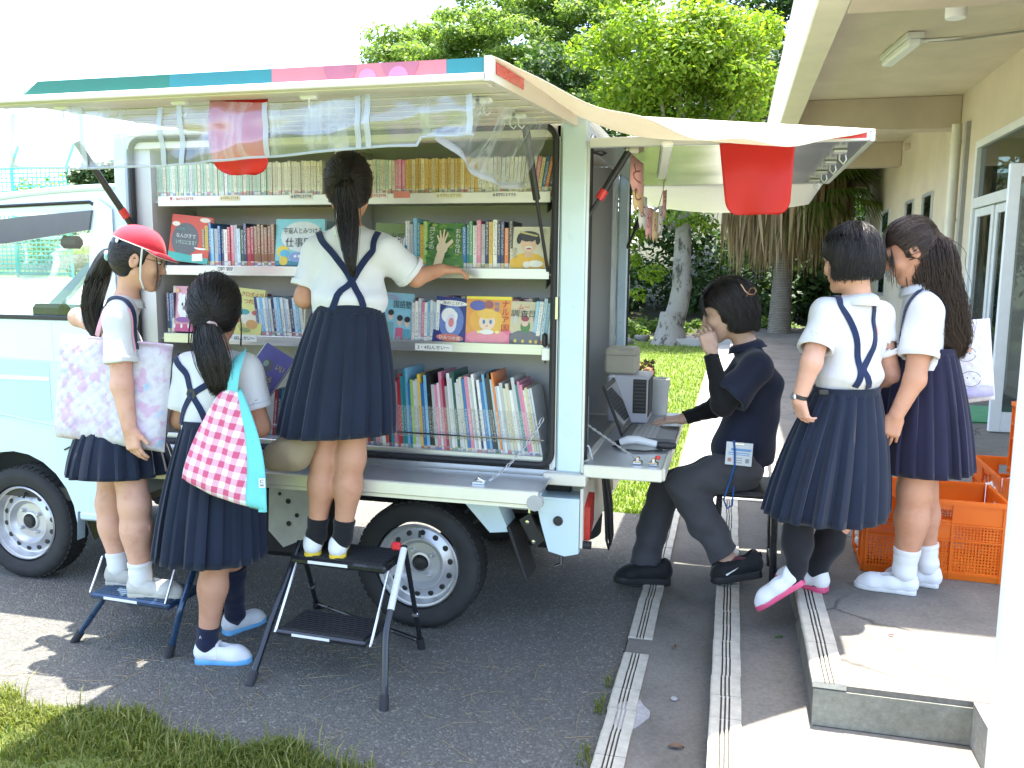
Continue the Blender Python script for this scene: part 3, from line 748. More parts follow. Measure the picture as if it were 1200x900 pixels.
# small litter on the steps and the road
m_dry = M('dry_leaf', (.16, .09, .05), .8, var=.3, vs=40)
m_grn = M('green_leaf', (.04, .12, .03), .6, var=.3, vs=40)
for i, (px, py, z, L, mm, lab) in enumerate(((792, 877, .02, .05, m_dry, 'curled red brown dead leaf on the lower step near the front'), (790, 820, .02, .022, m_patch, 'pale pebble on the lower step beside the nosing'), (791, 760, .02, .03, m_dry, 'dark dry leaf on the lower step under the stool'), (913, 748, .115, .03, m_grn, 'green leaf on the middle step beside the riser'), (1044, 746, .25, .02, M('pink_petal', (.6, .2, .2), .6), 'pink petal lying on the platform'))):
    q = atz(px, py, z)
    if 'pebble' in lab:
        s_ = S().el((q[0], q[1], z+.004), (.013, .011, .007)); v, f = s_.mesh(.002); o = mesh_obj('pebble', v, f, mm, None, 180)
    else:
        g = G(); ra = rng.uniform(0, 3); u = np.array([math.cos(ra), math.sin(ra), 0]) if i else np.array([1, .1, 0]); v_ = np.array([-u[1], u[0], 0])
        g.grid(lambda a, b: q*[1, 1, 0]+np.array([0, 0, z+.003+.006*abs(b-.5)*2+.004*math.sin(PI*a)])+u*L*(a-.5)+v_*L*.42*(b-.5)*math.sin(PI*min(max(a, .04), .97)), 7, 5)
        o = solidify(g.build('fallen_leaf', mm, org=(q[0], q[1], z)), .0008)
    tag(o, lab, 'pebble' if 'pebble' in lab else 'leaf')

# straw, dry stalks and grit lying about on the road
g = G(); r2 = np.random.default_rng(77)
for i in range(170):
    x, y = r2.uniform(-2.6, -.4), r2.uniform(2.25, 3.1); a = r2.uniform(0, PI); L = r2.uniform(.015, .09); d = np.array([math.cos(a), math.sin(a), 0]); b = np.array([-d[1], d[0], 0])*r2.normal(0, .12)*L
    if i % 5 == 0: L *= 2.2
    g.tube([(x, y, .002), np.array([x, y, .003])+d*L*.5+b, np.array([x, y, .002])+d*L], .0011, 4)
g.build('straw_litter', M('straw', (.26, .20, .11), .8, var=.3), kind='stuff')
g = G()
for i in range(420):
    x, y = r2.uniform(-2.6, -.38), r2.uniform(2.2, 3.6); s = r2.uniform(.0010, .0028); z = .0
    g.box((x, y, z+s*.5), (s*2, s*1.6, s*1.3), np.linalg.qr(r2.normal(size=(3, 3)))[0])
g.build('grit', M('pale_grit', (.24, .23, .20), .9, var=.4, vs=30), kind='stuff')
# ------------------------------------------------------------------ the library van
m_blue = M('sky_blue_paint', (.55, .68, .74), .28, var=.045, vs=3, coat=.5, rvar=.03)
m_cabwash = M('washed_out_paint', (.66, .74, .79), .25, var=.02, vs=2, coat=.6, rvar=.03)  # strong light on the upper cab put into a paler body blue
m_cyan = M('pale_cyan_sticker', (.47, .66, .71), .3, var=.02, vs=2, rvar=.03)
m_panel = M('interior_grey_panel', (.55, .55, .54), .45, .15, var=.05, vs=4)
m_shelf = M('brushed_shelf_metal', (.60, .60, .58), .32, .75, var=.06, vs=5, stretch=(1, 1, 30))
m_lip = M('shelf_lip_white', (.74, .74, .70), .35, .2, var=.06, vs=6)
m_rubber = M('black_rubber', (.012, .012, .013), .6, var=.2, vs=20)
m_black = M('black_plastic', (.018, .018, .02), .45, var=.2, vs=15)
m_chassis = M('chassis_black', (.016, .016, .017), .7, var=.3, vs=9)
m_tyre = M('tyre_rubber', (.022, .022, .022), .8, var=.35, vs=14, bump=.3, bs=120)
m_steel = M('silver_wheel_paint', (.55, .55, .56), .35, .55, var=.08, vs=9)
m_primer = M('chassis_cream', (.52, .52, .45), .55, var=.15, vs=9)
m_tray = M('tray_metal', (.56, .57, .58), .34, .75, var=.04, vs=3, stretch=(6, 1, 1), rvar=.04)
m_cream = M('cream_coated_panel', (.66, .63, .53), .45, .1, var=.06, vs=4)
m_creamrail = M('cream_rail', (.68, .66, .55), .4, .2, var=.08, vs=6)
m_hatchund = M('hatch_underside', (.50, .50, .44), .22, .85, var=.08, vs=3)
m_red = M('red_reflector', (.55, .03, .03), .25, var=.1)
m_redv = M('red_sticker', (.6, .05, .05), .4)
m_lampred = M('tail_lamp_red', (.42, .03, .02), .15, var=.15, vs=40)
m_greenst = M('green_stripe', (.015, .16, .12), .35, var=.06); m_teal = M('teal_stripe', (.02, .20, .24), .35, var=.06)
m_pink = M('pink_stripe', (.60, .17, .21), .35, var=.06); m_rose = M('rose_disc', (.72, .22, .40), .4); m_mauve = M('mauve_disc', (.45, .13, .20), .4)
m_strut = M('gas_strut_black', (.012, .012, .014), .35, var=.1)
m_chrome = M('chrome', (.75, .75, .76), .12, 1.0, var=.03)
YN, YFAR, XR, XL = 3.218, 4.62, -.545, -2.605
van = thing('library_van', 'light blue library van with its side and rear hatches raised over shelves of books', 'van', (-2.0, 3.9, 0))
def vp(name, mat, lo, hi, bev=0.0, par=None): return G().bx(lo, hi, bev).build(name, mat, par or van)
# cab: near and far side shells with real window openings
def side_poly():
    arch = [(-3.25+.335*math.cos(a), .30+.335*math.sin(a)) for a in np.linspace(math.radians(-12), math.radians(192), 15)]
    return [(-2.625, .37)]+[(-2.625, 1.262), (-4.25, 1.262), (-4.30, .9), (-4.28, .42), (-3.60, .37)]+arch[::-1]+[(-2.91, .37)]
body_pts = side_poly()
for yy, th, nm in ((3.235, .05, 'cab_side'), (4.56, .05, 'cab_side')):
    g = G(); g.prism(body_pts, (0, yy, 0), (1, 0, 0), (0, 0, 1), (0, th, 0)); g.build(nm, m_blue, van, 20)
    up = [[(-2.625, 1.264), (-2.625, 1.80), (-2.735, 1.80), (-2.735, 1.70), (-2.762, 1.60), (-2.79, 1.264)],     # rear pillar
          [(-2.737, 1.735), (-2.737, 1.80), (-2.625, 1.80), (-2.63, 1.842), (-2.75, 1.85), (-3.5, 1.82), (-3.62, 1.74)],
          [(-3.63, 1.735), (-3.70, 1.70), (-4.22, 1.264), (-4.12, 1.264)]]
    for i, q in enumerate(up):
        g = G(); g.prism(q, (0, yy+(.012 if yy < 4 else -.012), 0), (1, 0, 0), (0, 0, 1), (0, th, 0)); g.build('window_pillar' if i != 1 else 'roof_edge', m_cabwash, van, 20)
g = G(); g.grid(lambda u, v: (-2.60-1.06*u, 3.245+1.36*v, 1.845-.10*u*u+.035*math.sin(PI*v)), 10, 10); o = solidify(g.build('cab_roof', m_cabwash, van, 60), .03)
vp('cab_back', m_cabwash, (-2.64, 3.29, .45), (-2.61, 4.555, 1.30)); vp('cab_back', m_cabwash, (-2.64, 3.29, 1.70), (-2.61, 4.555, 1.84))
vp('dashboard', m_black, (-4.2, 3.29, .9), (-3.85, 4.55, 1.2), .04); vp('cab_floor', m_black, (-4.2, 3.29, .40), (-2.65, 4.55, .46))
for yy in (3.42, 4.02): vp('seat', M('grey_seat_cloth', (.1, .1, .11), .9), (-3.2, yy, .46), (-2.75, yy+.45, .98), .06)
g = G(); g.add([(-3.69, 3.29, 1.72), (-3.69, 4.55, 1.72), (-4.22, 4.55, 1.27), (-4.22, 3.29, 1.27)], [(0, 1, 2, 3)]); solidify(g.build('windscreen', m_cabglass, van), .006)
wn = vp('window', m_cabglass, (-4.05, 3.262, 1.27), (-2.77, 3.267, 1.735))
# upper skin panel in the washed-out blue, window weather strip and rain visor on the near side
vp('belt_strip', m_black, (-4.2, 3.226, 1.258), (-2.785, 3.246, 1.278), .004)
g = G(); g.prism([(-2.72, 1.80), (-2.64, 1.75), (-2.64, 1.07), (-2.99, 1.07), (-2.99, 1.255), (-2.79, 1.255), (-2.755, 1.72)], (0, 3.2335, 0), (1, 0, 0), (0, 0, 1), (0, .003, 0)); g.build('washed_out_band', m_cabwash, van)
g = G(); g.prism([(-4.2, 1.255), (-2.992, 1.255), (-2.992, 1.07), (-4.22, 1.10)], (0, 3.2335, 0), (1, 0, 0), (0, 0, 1), (0, .003, 0)); g.build('washed_out_band', m_cabwash, van)
g = G(); g.prism([(-3.02, 1.065), (-4.3, 1.08), (-4.3, .82), (-3.02, .79)], (0, 3.2334, 0), (1, 0, 0), (0, 0, 1), (0, .003, 0)); g.build('sticker', m_cyan, van)
vp('sticker_line', m_white, (-4.3, 3.2315, .978), (-3.02, 3.2333, .996))
g = G(); g.prism([(-2.735, 1.745), (-2.755, 1.66), (-3.2, 1.60), (-3.75, 1.60), (-3.75, 1.66), (-3.1, 1.72)], (0, 3.222, 0), (1, 0, 0), (0, 0, 1), (0, .012, 0)); g.build('rain_visor', M('smoked_visor', (.06, .07, .10), .12, var=.1, coat=.5), van)
g = G(); g.tube([(-2.745, 3.244, 1.28), (-2.722, 3.244, 1.6), (-2.70, 3.244, 1.745), (-2.76, 3.244, 1.782), (-3.3, 3.244, 1.765)], .008, 6); g.build('door_seam', m_rubber, van)
g = G(); g.tube([(-2.96, 3.231, .66), (-2.93, 3.231, .675), (-2.64, 3.231, .672)], .004, 5); g.build('panel_gap', m_black, van)
g = G(); g.tube([(-3.9, 3.232, .80), (-3.3, 3.232, .81), (-2.98, 3.232, .77), (-2.9, 3.232, .70)], .004, 5); g.build('door_crease', m_blue, van)
o = vp('sill', m_blue, (-2.90, 3.228, .33), (-2.62, 3.30, .372), .01)
g = G(); g.box((-2.925, 3.34, .295), (.012, .17, .17), [[.8, -.45, -.35], [.45, .88, 0], [.35, -.1, .93]], .003); g.build('mudflap', m_black, van)
vp('wheel_well', m_chassis, (-3.6, 3.40, .3), (-2.9, 4.5, .62))
o = G(); o.box(aty(84, 284, 3.75), (.13, .05, .065), None, .02); o.build('cab_mirror', m_black, van)
q_ = aty(57, 365, 3.72); o = vp('mirror_housing', m_black, (q_[0]-.10, 3.70, q_[2]-.045), (q_[0]+.10, 3.78, q_[2]+.04), .02)
g = G(); g.tube([(-2.84, 4.52, 1.75), (-3.2, 4.52, 1.25)], .02, 6); g.build('green_strap', M('green_strap', (.08, .2, .02), .7), van)
# wheels
def wheel(x, yc, out):
    """out = -1 faces the camera side"""
    R_ = .272; o = np.array([x, yc, R_]); ax = (0, out, 0)
    t = G(); pr = [(.178, .0), (.19, .062), (.225, .076), (.252, .074), (.266, .062), (.272, .045), (.272, -.045), (.266, -.062), (.252, -.074), (.225, -.076), (.19, -.062), (.178, 0)]
    t.lathe(pr, o, ax, 64); ty = t.build('tyre', m_tyre, van, 40)
    g = G()
    for i in range(52):
        a = 2*PI*i/52
        for sgn in (1, -1):
            c = o+np.array([math.cos(a)*.271, 0, math.sin(a)*.271])+np.array([0, out*sgn*.038, 0]); A = np.array([[math.cos(a), 0, -math.sin(a)], [0, 1, 0], [math.sin(a), 0, math.cos(a)]])
            g.box(c, (.008, .034, .022), A)
    g.build('tread', m_tyre, ty)['kind'] = 'stuff'
    rg = G(); rg.lathe([(.176, .066), (.181, .060), (.178, .052), (.170, .050), (.166, .030), (.158, .018), (.150, .016), (.118, .030), (.110, .036), (.104, .036), (.095, .022), (.085, .012), (.05, .012), (.045, .020), (.036, .022), (.036, .0), (0, .0)], o, ax, 64)
    rim = rg.build('rim', m_steel, ty, 35)
    for i in range(14):
        a = 2*PI*(i+.3)/14; c = o+np.array([math.cos(a)*.134, out*.0245, math.sin(a)*.134])
        q = G(); q.lathe([(0, .0035), (.0095, .003), (.0125, .001), (.0125, -.003)], c, ax, 12); q.build('vent_hole', m_black, rim)
    for i in range(4):
        a = 2*PI*(i+.4)/4; c = o+np.array([math.cos(a)*.063, out*.012, math.sin(a)*.063])
        q = G(); q.lathe([(0, .020), (.007, .019), (.0095, .012), (.011, 0)], c, ax, 8); q.build('wheel_nut', m_steel, rim)
    q = G(); q.lathe([(0, .034), (.024, .032), (.031, .022), (.033, .0)], o, ax, 24); q.build('hub_cap', m_black, rim)
    q = G(); q.tube([o+np.array([.01, out*.05, .15]), o+np.array([.012, out*.062, .125])], .006, 6); q.build('valve', m_rubber, rim)
wheel(-1.232, 3.295, -1); wheel(-3.262, 3.335, -1); wheel(-1.232, 4.52, 1); wheel(-3.262, 4.50, 1)
# chassis
vp('chassis_rail', m_chassis, (-2.62, 3.62, .42), (-.62, 3.70, .56)); vp('chassis_rail', m_chassis, (-2.62, 4.15, .42), (-.62, 4.23, .56))
vp('rear_axle', m_chassis, (-1.28, 3.36, .22), (-1.18, 4.45, .32), .04)
g = G(); g.lathe([(.18, 0), (.22, .04), (.262, .05), (.262, .13), (.22, .15), (.18, .15)], (-.83, 3.95, .22), (.05, 0, 1), 32); g.build('spare_wheel', m_tyre, van)
vp('under_tray', m_chassis, (-2.6, 3.3, .585), (-.60, 4.55, .66))
vp('battery_box', m_chassis, (-2.45, 3.30, .22), (-1.72, 3.7, .56), .03)
o = G(); o.prism([(-1.92, .58), (-1.72, .58), (-1.70, .44), (-1.75, .34), (-1.86, .29), (-1.93, .36)], (0, 3.25, 0), (1, 0, 0), (0, 0, 1), (0, .04, 0)); o = o.build('chassis_bracket', m_primer, van)
for cx_, cz_, r_ in ((-1.83, .50, .012), (-1.79, .44, .010), (-1.83, .40, .012), (-1.87, .53, .008)):
    q = G(); q.lathe([(0, .003), (r_, .003), (r_, -.002)], (cx_, 3.25, cz_), (0, -1, 0), 10); q.build('bracket_hole', m_black, o)
g = G(); g.prism([(-1.74, .585), (-1.66, .585), (-1.60, .66), (-1.74, .66)], (0, 3.24, 0), (1, 0, 0), (0, 0, 1), (0, .05, 0)); g.build('fender_bracket', m_blue, van)
g = G(); g.prism([(-1.06, .600), (-.90, .600), (-.835, .455), (-.915, .445)], (0, 3.232, 0), (1, 0, 0), (0, 0, 1), (0, .14, 0)); g.build('fender_bracket', m_blue, van)
g = G(); g.box((-.80, 3.31, .365), (.014, .17, .24), [[.94, 0, -.33], [0, 1, 0], [.33, 0, .94]], .004); g.build('mudflap', m_rubber, van)
g = G(); g.prism([(-.72, .62), (-.545, .62), (-.545, .40), (-.60, .385), (-.665, .40), (-.70, .52)], (0, 3.20, 0), (1, 0, 0), (0, 0, 1), (0, .12, 0)); rc_ = g.build('rear_corner', m_blue, van, 20)
q = G(); q.lathe([(0, .01), (.016, .009), (.02, .003), (.02, -.01)], (-.628, 3.20, .527), (0, -1, 0), 16); q.build('rubber_plug', m_black, rc_)
q = G(); q.prism([(-.705, .61), (-.585, .61), (-.585, .568), (-.60, .556), (-.69, .556), (-.705, .57)], (0, 3.197, 0), (1, 0, 0), (0, 0, 1), (0, .004, 0)); q.build('pressed_plate', m_blue, rc_)
vp('rear_crossmember', m_primer, (-.60, 3.325, .52), (-.535, 4.5, .66), .006); vp('rear_panel', m_cream, (-.543, 3.21, .42), (-.532, 4.6, .66))
q = G(); q.prism([(3.24, .58), (3.345, .615), (3.345, .50), (3.24, .445)], (-.533, 0, 0), (0, 1, 0), (0, 0, 1), (.025, 0, 0)); tl = q.build('tail_lamp', m_lampred, van)
q = G(); q.bx((-.533, 3.30, .46), (-.503, 3.34, .60)); 
q = G(); q.cyl((-.535, 3.23, .43), (-.50, 3.23, .43), .016, n=12); q.build('bump_stop', m_rubber, van)
g = G(); g.prism([(-.80, .50), (-.755, .53), (-.70, .42), (-.735, .385)], (0, 3.26, 0), (1, 0, 0), (0, 0, 1), (0, .02, 0)); o = g.build('stay_bracket', m_black, van)
for cx_, cz_ in ((-.765, .495), (-.738, .415)):
    q = G(); q.lathe([(0, .008), (.008, .007), (.009, 0)], (cx_, 3.259, cz_), (0, -1, 0), 8); q.build('bolt', m_chrome, o)
g = G(); g.tube([(-.76, 3.27, .62), (-.76, 3.27, .53)], .007, 6); g.tube([(-.66, 3.45, .33), (-.66, 3.45, .265), (-.69, 3.45, .25)], .007, 6); g.build('tie_hook', m_chrome, van)
vp('rear_beam', m_primer, (-.88, 3.34, .52), (-.70, 3.40, .60)); 
# rope and hose hanging at the back
for k_, yy in enumerate((3.50, 3.56)):
    g = G(); g.tube([(-.50, yy, .66), (-.485, yy+.01, .5), (-.48, yy+.03, .36), (-.475, yy+.06, .31), (-.465, yy+.05, .36), (-.47, yy+.02, .52), (-.49, yy, .66)], .006, 6); g.build('hanging_cord', m_black, van)
g = G(); g.grid(lambda u, v: (-.50+.01*math.sin(9*u), 3.62+.14*u+.03*v, .655-.20*v*(1-.4*u)), 8, 6); solidify(g.build('rag', M('cream_rag', (.45, .40, .25), .9, var=.2), van), .003)
# box body
vp('floor_pan', m_tray, (XL, YN+.008, .668), (XR-.002, YFAR, .722))
g = G(); g.bx((XL, 2.965, .690), (-.655, 3.205, .702)); tr_ = g.build('side_gate', m_tray, van)
g = G(); g.bx((XL, 2.940, .655), (-.655, 2.964, .704), .004); g.bx((XL, 2.950, .640), (-.655, 2.963, .654)); g.build('gate_rail', m_creamrail, tr_)
g = G(); g.lathe([(0, 0), (.03, 0), (.03, .03), (0, .03)], (-.665, 2.938, .665), (0, 1, 0), 12); g.build('gate_cap', M('grey_plastic', (.35, .35, .34), .5), tr_)
for xx in (-.90, -2.2):
    q = G(); q.box((xx, 3.02, .707), (.05, .03, .012), None, .003); q.tube([(xx-.02, 3.02, .71), (xx, 3.01, .725), (xx+.02, 3.02, .71)], .004, 6); q.build('latch', m_chrome, tr_)
vp('bed_edge', m_blue, (XL, 3.206, .612), (-.70, 3.30, .668), .006)
vp('corner_cap', m_cream, (-.69, 3.19, .672), (-.522, 3.30, .716), .004)
def post(x0, x1, y0, y1, nm='post', mat=m_blue): return vp(nm, mat, (x0, y0, .718), (x1, y1, 2.075), .008)
post(-.645, -.545, YN, YN+.07); post(-2.61, -2.545, YN, YN+.07); post(-.60, -.545, YFAR-.07, YFAR)
vp('post_edge', m_alu, (-.5448, 3.222, .72), (-.536, 3.232, 1.98))
vp('box_roof', m_cream, (XL, YN+.02, 2.05), (XR, YFAR, 2.09), .01)
vp('back_wall', m_panel, (XL, 3.56, .724), (-.66, 3.575, 2.048)); vp('far_wall', m_panel, (XL, YFAR-.02, .724), (XR-.07, YFAR-.002, 2.048))
vp('end_wall', m_panel, (XL+.07, 3.24, .724), (-2.44, 3.558, 2.048)); vp('end_wall', m_panel, (-.672, YN+.01, .724), (-.652, 3.5595, 2.048))
g = G(); yy = 3.222
cs = [(-.675, .745), (-2.44, .745)]
rad = .05
loop = []
for (cx_, cz_, a0) in ((-.715, .79, -90), (-.715, 1.99, 0), (-2.47, 1.99, 90), (-2.47, .79, 180)):
    for a in np.linspace(a0, a0+90, 6): loop.append((cx_+rad*math.cos(math.radians(a)), yy, cz_+rad*math.sin(math.radians(a))))
loop.append(loop[0]); g.tube(loop, .013, 8, False); g.build('door_seal', m_rubber, van)
g = G(); g.bx((-.660, 3.226, .735), (-.648, 3.24, 2.04)); g.build('frame_flange', m_alu, van)
vp('head_rail', m_cream, (-2.545, 3.226, 2.0), (-.646, 3.29, 2.049))
# shelves
SHZ = (1.787, 1.494, 1.199)
for i, z in enumerate(SHZ):
    s_ = vp('shelf', m_panel, (-2.438, 3.262, z-.012), (-.676, 3.558, z-.004))
    g = G(); g.bx((-2.42, 3.252, z-.026), (-.69, 3.260, z+.016), .002); g.build('shelf_lip', m_lip if i == 0 else m_shelf, s_)
    g = G(); g.prism([(-.0, 0), (.18, 0), (0, -.05)], (-.71, 3.3, z-.013), (0, 1, 0), (0, 0, 1), (-.004, 0, 0)); g.build('shelf_bracket', m_black, s_)
vp('divider', m_lip, (-1.585, 3.256, 1.21), (-1.555, 3.555, 2.0)); vp('divider', m_lip, (-1.585, 3.266, .73), (-1.555, 3.555, 1.18))
vp('floor_lip', m_shelf, (-2.43, 3.236, .745), (-.70, 3.252, .772), .002)
g = G(); g.cyl((-2.42, 3.245, .835), (-.70, 3.245, .835), .0035, n=6); g.cyl((-2.42, 3.245, .80), (-2.42, 3.245, .835), .0035, n=6); g.build('book_bar', m_chrome, van)
# roller catch and latch at the right jamb
g = G(); g.box((-.70, 3.236, 1.235), (.022, .02, .055), None, .008); g.build('catch', m_black, van)
g = G(); g.box((-.69, 3.236, 1.18), (.04, .02, .05), None, .003); g.build('catch_plate', m_lip, van)
g = G(); g.box((-.652, 3.219, 1.36), (.012, .02, .09), None, .003); g.build('hinge', m_chrome, van)
def chain(a, b, sag, n, r, par, mat=m_chrome, nm='chain'):
    g = G(); a = np.array(a); b = np.array(b)
    for i in range(n):
        t0, t1 = i/n, (i+1.25)/n; p = a+(b-a)*t0-np.array([0, 0, sag*4*t0*(1-t0)]); q = a+(b-a)*t1-np.array([0, 0, sag*4*t1*(1-t1)])
        d = _unit(q-p); s_ = _unit(np.cross(d, [0, 0, 1.])) if i % 2 else _unit(np.cross(np.cross(d, [0, 0, 1.]), d)); c = (p+q)/2; L = np.linalg.norm(q-p)/2; w_ = L*.45
        g.tube([c+d*L*math.cos(a_)+s_*w_*math.sin(a_) for a_ in np.linspace(0, 2*PI, 9)], r, 4, False)
    return g.build(nm, mat, par)
m_chainz = M('zinc_chain', (.42, .42, .41), .45, .6, var=.1)
chain((-.70, 3.235, .93), (-.86, 3.03, .715), .03, 16, .0020, van, m_chainz)
# gas struts of the side hatch
def strut(a, b, par, mid=.55, ring=None):
    a = np.array(a, float); b = np.array(b, float); c = a+(b-a)*mid
    g = G(); g.cyl(a, c, .014, n=10); s_ = g.build('gas_strut', m_strut, par)
    g = G(); g.cyl(c, b, .007, n=8); g.build('strut_rod', m_strut, s_)
    if ring: 
        q = a+(b-a)*ring; d = _unit(b-a); g = G(); g.cyl(q-d*.02, q+d*.02, .0165, n=12); g.build('strut_band', m_red, s_)
    return s_
strut((-.725, 2.98, 2.0), (-.69, 3.225, 1.50), van, .48)
strut((-2.60, 3.0, 2.0), (-2.49, 3.225, 1.62), van, .9, .72)
# raised side hatch
AW0, AW1, YA = -2.07, -.60, 2.06  # left end cut short out of view so sun reaches the road
g = G()
zA, zB = 1.965, 2.045
def apt(x, y, dz): return (x, y, zB+(zA-zB)*(YN-y)/(YN-YA)+dz)
vs = []
for x in (AW0, AW1):
    for y in (YN, YA):
        for dz in (0, .035): vs.append(apt(x, y, dz))
g.add(vs, [(0, 2, 6, 4), (1, 5, 7, 3), (0, 4, 5, 1), (2, 3, 7, 6), (0, 1, 3, 2), (4, 6, 7, 5)]); aw = g.build('side_hatch', m_cream, van)
g = G(); g.bx((AW0, YA-.022, zA-.012), (AW1+.004, YA-.0005, zA+.006), .002); g.bx((AW0, YA+.001, zA-.015), (AW1, YA+.05, zA-.001), .002); g.build('hatch_rail', m_cream, aw)
def fasc(x0, x1, mat, slant=0.0):
    g = G(); yf = YA-.0065
    g.prism([(x0, zA+.008), (x1, zA+.008), (x1, zA+.044), (x0+slant, zA+.044)], (0, yf, 0), (1, 0, 0), (0, 0, 1), (0, .006, 0)); return g.build('stripe', mat, aw)
xa = aty(30, 118, YA)[0]; xb = aty(200, 100, YA)[0]; xc = aty(320, 95, YA)[0]; xd = aty(524, 80, YA)[0]
fasc(xa, xb, m_greenst, .05); fasc(xb+.0005, xc-.0005, m_teal); fasc(xc, xd, m_pink); fasc(xd+.0005, AW1+.003, m_teal); fasc(AW0, xa-.0005, m_cabwash)
for px, r_, mm, zz in ((400, .045, m_mauve, .04), (470, .05, m_mauve, .046), (432, .024, m_rose, .008), (468, .026, m_rose, .008)):
    xx = aty(px, 90, YA)[0]; g = G(); pl = []
    for a in np.linspace(0, 2*PI, 25)[:-1]: pl.append((xx+r_*math.cos(a), min(max(zA+zz+r_*math.sin(a), zA+.0085), zA+.0435)))
    g.prism(pl, (0, YA-.0085+(.0006 if mm is m_mauve else 0), 0), (1, 0, 0), (0, 0, 1), (0, .0015, 0)); g.build('polka_disc', mm, aw, 0)
g = G(); vs = []
for x in (AW1+.0005, AW1+.018):
    for y in (YN, YA-.022):
        for dz in (-.012, .046): vs.append(apt(x, y, dz))
g.add(vs, [(0, 2, 6, 4), (1, 5, 7, 3), (0, 4, 5, 1), (2, 3, 7, 6), (0, 1, 3, 2), (4, 6, 7, 5)]); g.build('end_rail', m_cream, aw)
g = G(); vs = []
for x in (AW1+.0185, AW1+.021):
    for y in (2.36, YA+.02):
        for dz in (.008, .036): vs.append(apt(x, y, dz))
g.add(vs, [(0, 2, 6, 4), (1, 5, 7, 3), (0, 4, 5, 1), (2, 3, 7, 6), (0, 1, 3, 2), (4, 6, 7, 5)]); g.build('reflector', m_red, aw)
g = G()
for y in np.linspace(2.2, 3.1, 7): g.bx((AW0+.02, y-.012, apt(0, y, 0)[2]-.006), (AW1-.02, y+.012, apt(0, y, 0)[2]-.0005), .002)
g.build('panel_rib', m_cream, aw)
HOOKX = [aty(px, 115, YA+.05)[0] for px in (70, 208, 360, 535)]
for x in HOOKX+[-.72]:
    y = YA+.06 if x < -.73 else 2.9
    for yy in ((y,) if x < -.73 else (2.35, 2.75)):
        c = np.array(apt(x, yy, -.018)); g = G(); g.box(c, (.05, .025, .018), None, .006); g.tube([c+[0, 0, -.005], c+[.0, 0, -.03], c+[.012, 0, -.04], c+[.02, 0, -.03]], .0025, 5); g.build('curtain_hook', m_white, aw)
# rear hatch, raised level
hx0, hx1, hy0, hy1, hz = -.535, .448, 3.215, 4.66, 1.955
g = G(); g.bx((hx0, hy0, hz), (hx1-.02, hy1, hz+.028)); rh = g.build('rear_hatch', m_hatchund, van)
g = G(); g.bx((hx1-.0195, hy0-.004, hz-.004), (hx1, hy1+.004, hz+.034), .003); g.bx((hx0, hy0-.018, hz-.003), (hx1-.02, hy0-.001, hz+.033), .003); g.bx((hx0, hy1+.001, hz-.003), (hx1-.02, hy1+.014, hz+.033), .003); g.build('hatch_rim', m_alu, rh)
g = G(); xr0 = aty(945, 162, 3.2)[0]; g.bx((xr0, hy0-.0215, hz+.006), (hx1-.03, hy0-.0182, hz+.027)); g.build('reflector', m_red, rh)
for yy in (3.42, 3.75, 4.1, 4.45):
    c = np.array([hx1-.09, yy, hz-.008]); g = G(); g.box(c, (.05, .03, .016), None, .005); g.tube([c+[0, 0, -.005], c+[0, 0, -.03], c+[.014, 0, -.045], c+[.024, 0, -.03], c+[.02, 0, -.012]], .003, 5); g.build('curtain_hook', m_alu, rh)
la, lb = atz(766, 170, 1.94), atz(787, 208, 1.94)
g = G(); g.box(((la+lb)/2)*[1, 1, 0]+[0, 0, 1.943], (.04, np.linalg.norm(lb-la), .02), [[.995, -.1, 0], [.1, .995, 0], [0, 0, 1]], .006); g.build('strip_light', m_tube, rh)
g = G(); g.box((aty(741, 170, 3.30)-[0, 0, .0]), (.05, .03, .06), None, .006); g.build('strut_mount', m_cream, rh)
strut(aty(740, 172, 3.30), aty(684, 262, 3.27), van, .62, .62)
strut(aty(752, 252, 4.5), aty(728, 305, 4.58), van, .3)
g = G(); p_ = [aty(px, py, y) for px, py, y in ((688, 176, 3.32), (705, 182, 3.36), (722, 172, 3.4), (726, 167, 3.42))]; g.tube(p_, .005, 6); g.build('wiring', m_black, van)
# rear opening: seal, jambs and the grey bulkhead inside
vp('bulkhead', m_panel, (-.80, 3.577, .724), (-.785, YFAR-.022, 2.048))
for yy in np.linspace(3.66, 4.5, 8): vp('bulkhead_rib', m_panel, (-.7848, yy, .73), (-.779, yy+.03, 2.0))
g = G(); loop = []
for (cy_, cz_, a0) in ((3.35, .79, 180), (4.52, .79, 270), (4.52, 1.96, 0), (3.35, 1.96, 90)):
    for a in np.linspace(a0, a0+90, 6): loop.append((-.548, cy_+.05*math.cos(math.radians(a)), cz_+.05*math.sin(math.radians(a))))
loop.append(loop[0]); g.tube(loop, .013, 8, False); g.build('door_seal', m_rubber, van)
vp('rear_head_rail', m_alu, (-.60, 3.29, 2.0), (-.55, 4.55, 2.049)); vp('rear_jamb', m_alu, (-.62, 4.47, .724), (-.601, 4.55, 2.0))
g = G(); g.box((-.547, 4.60, 1.42), (.02, .03, .13), None, .005); g.build('hinge', M('grey_plastic', (.35, .35, .34), .5), van)
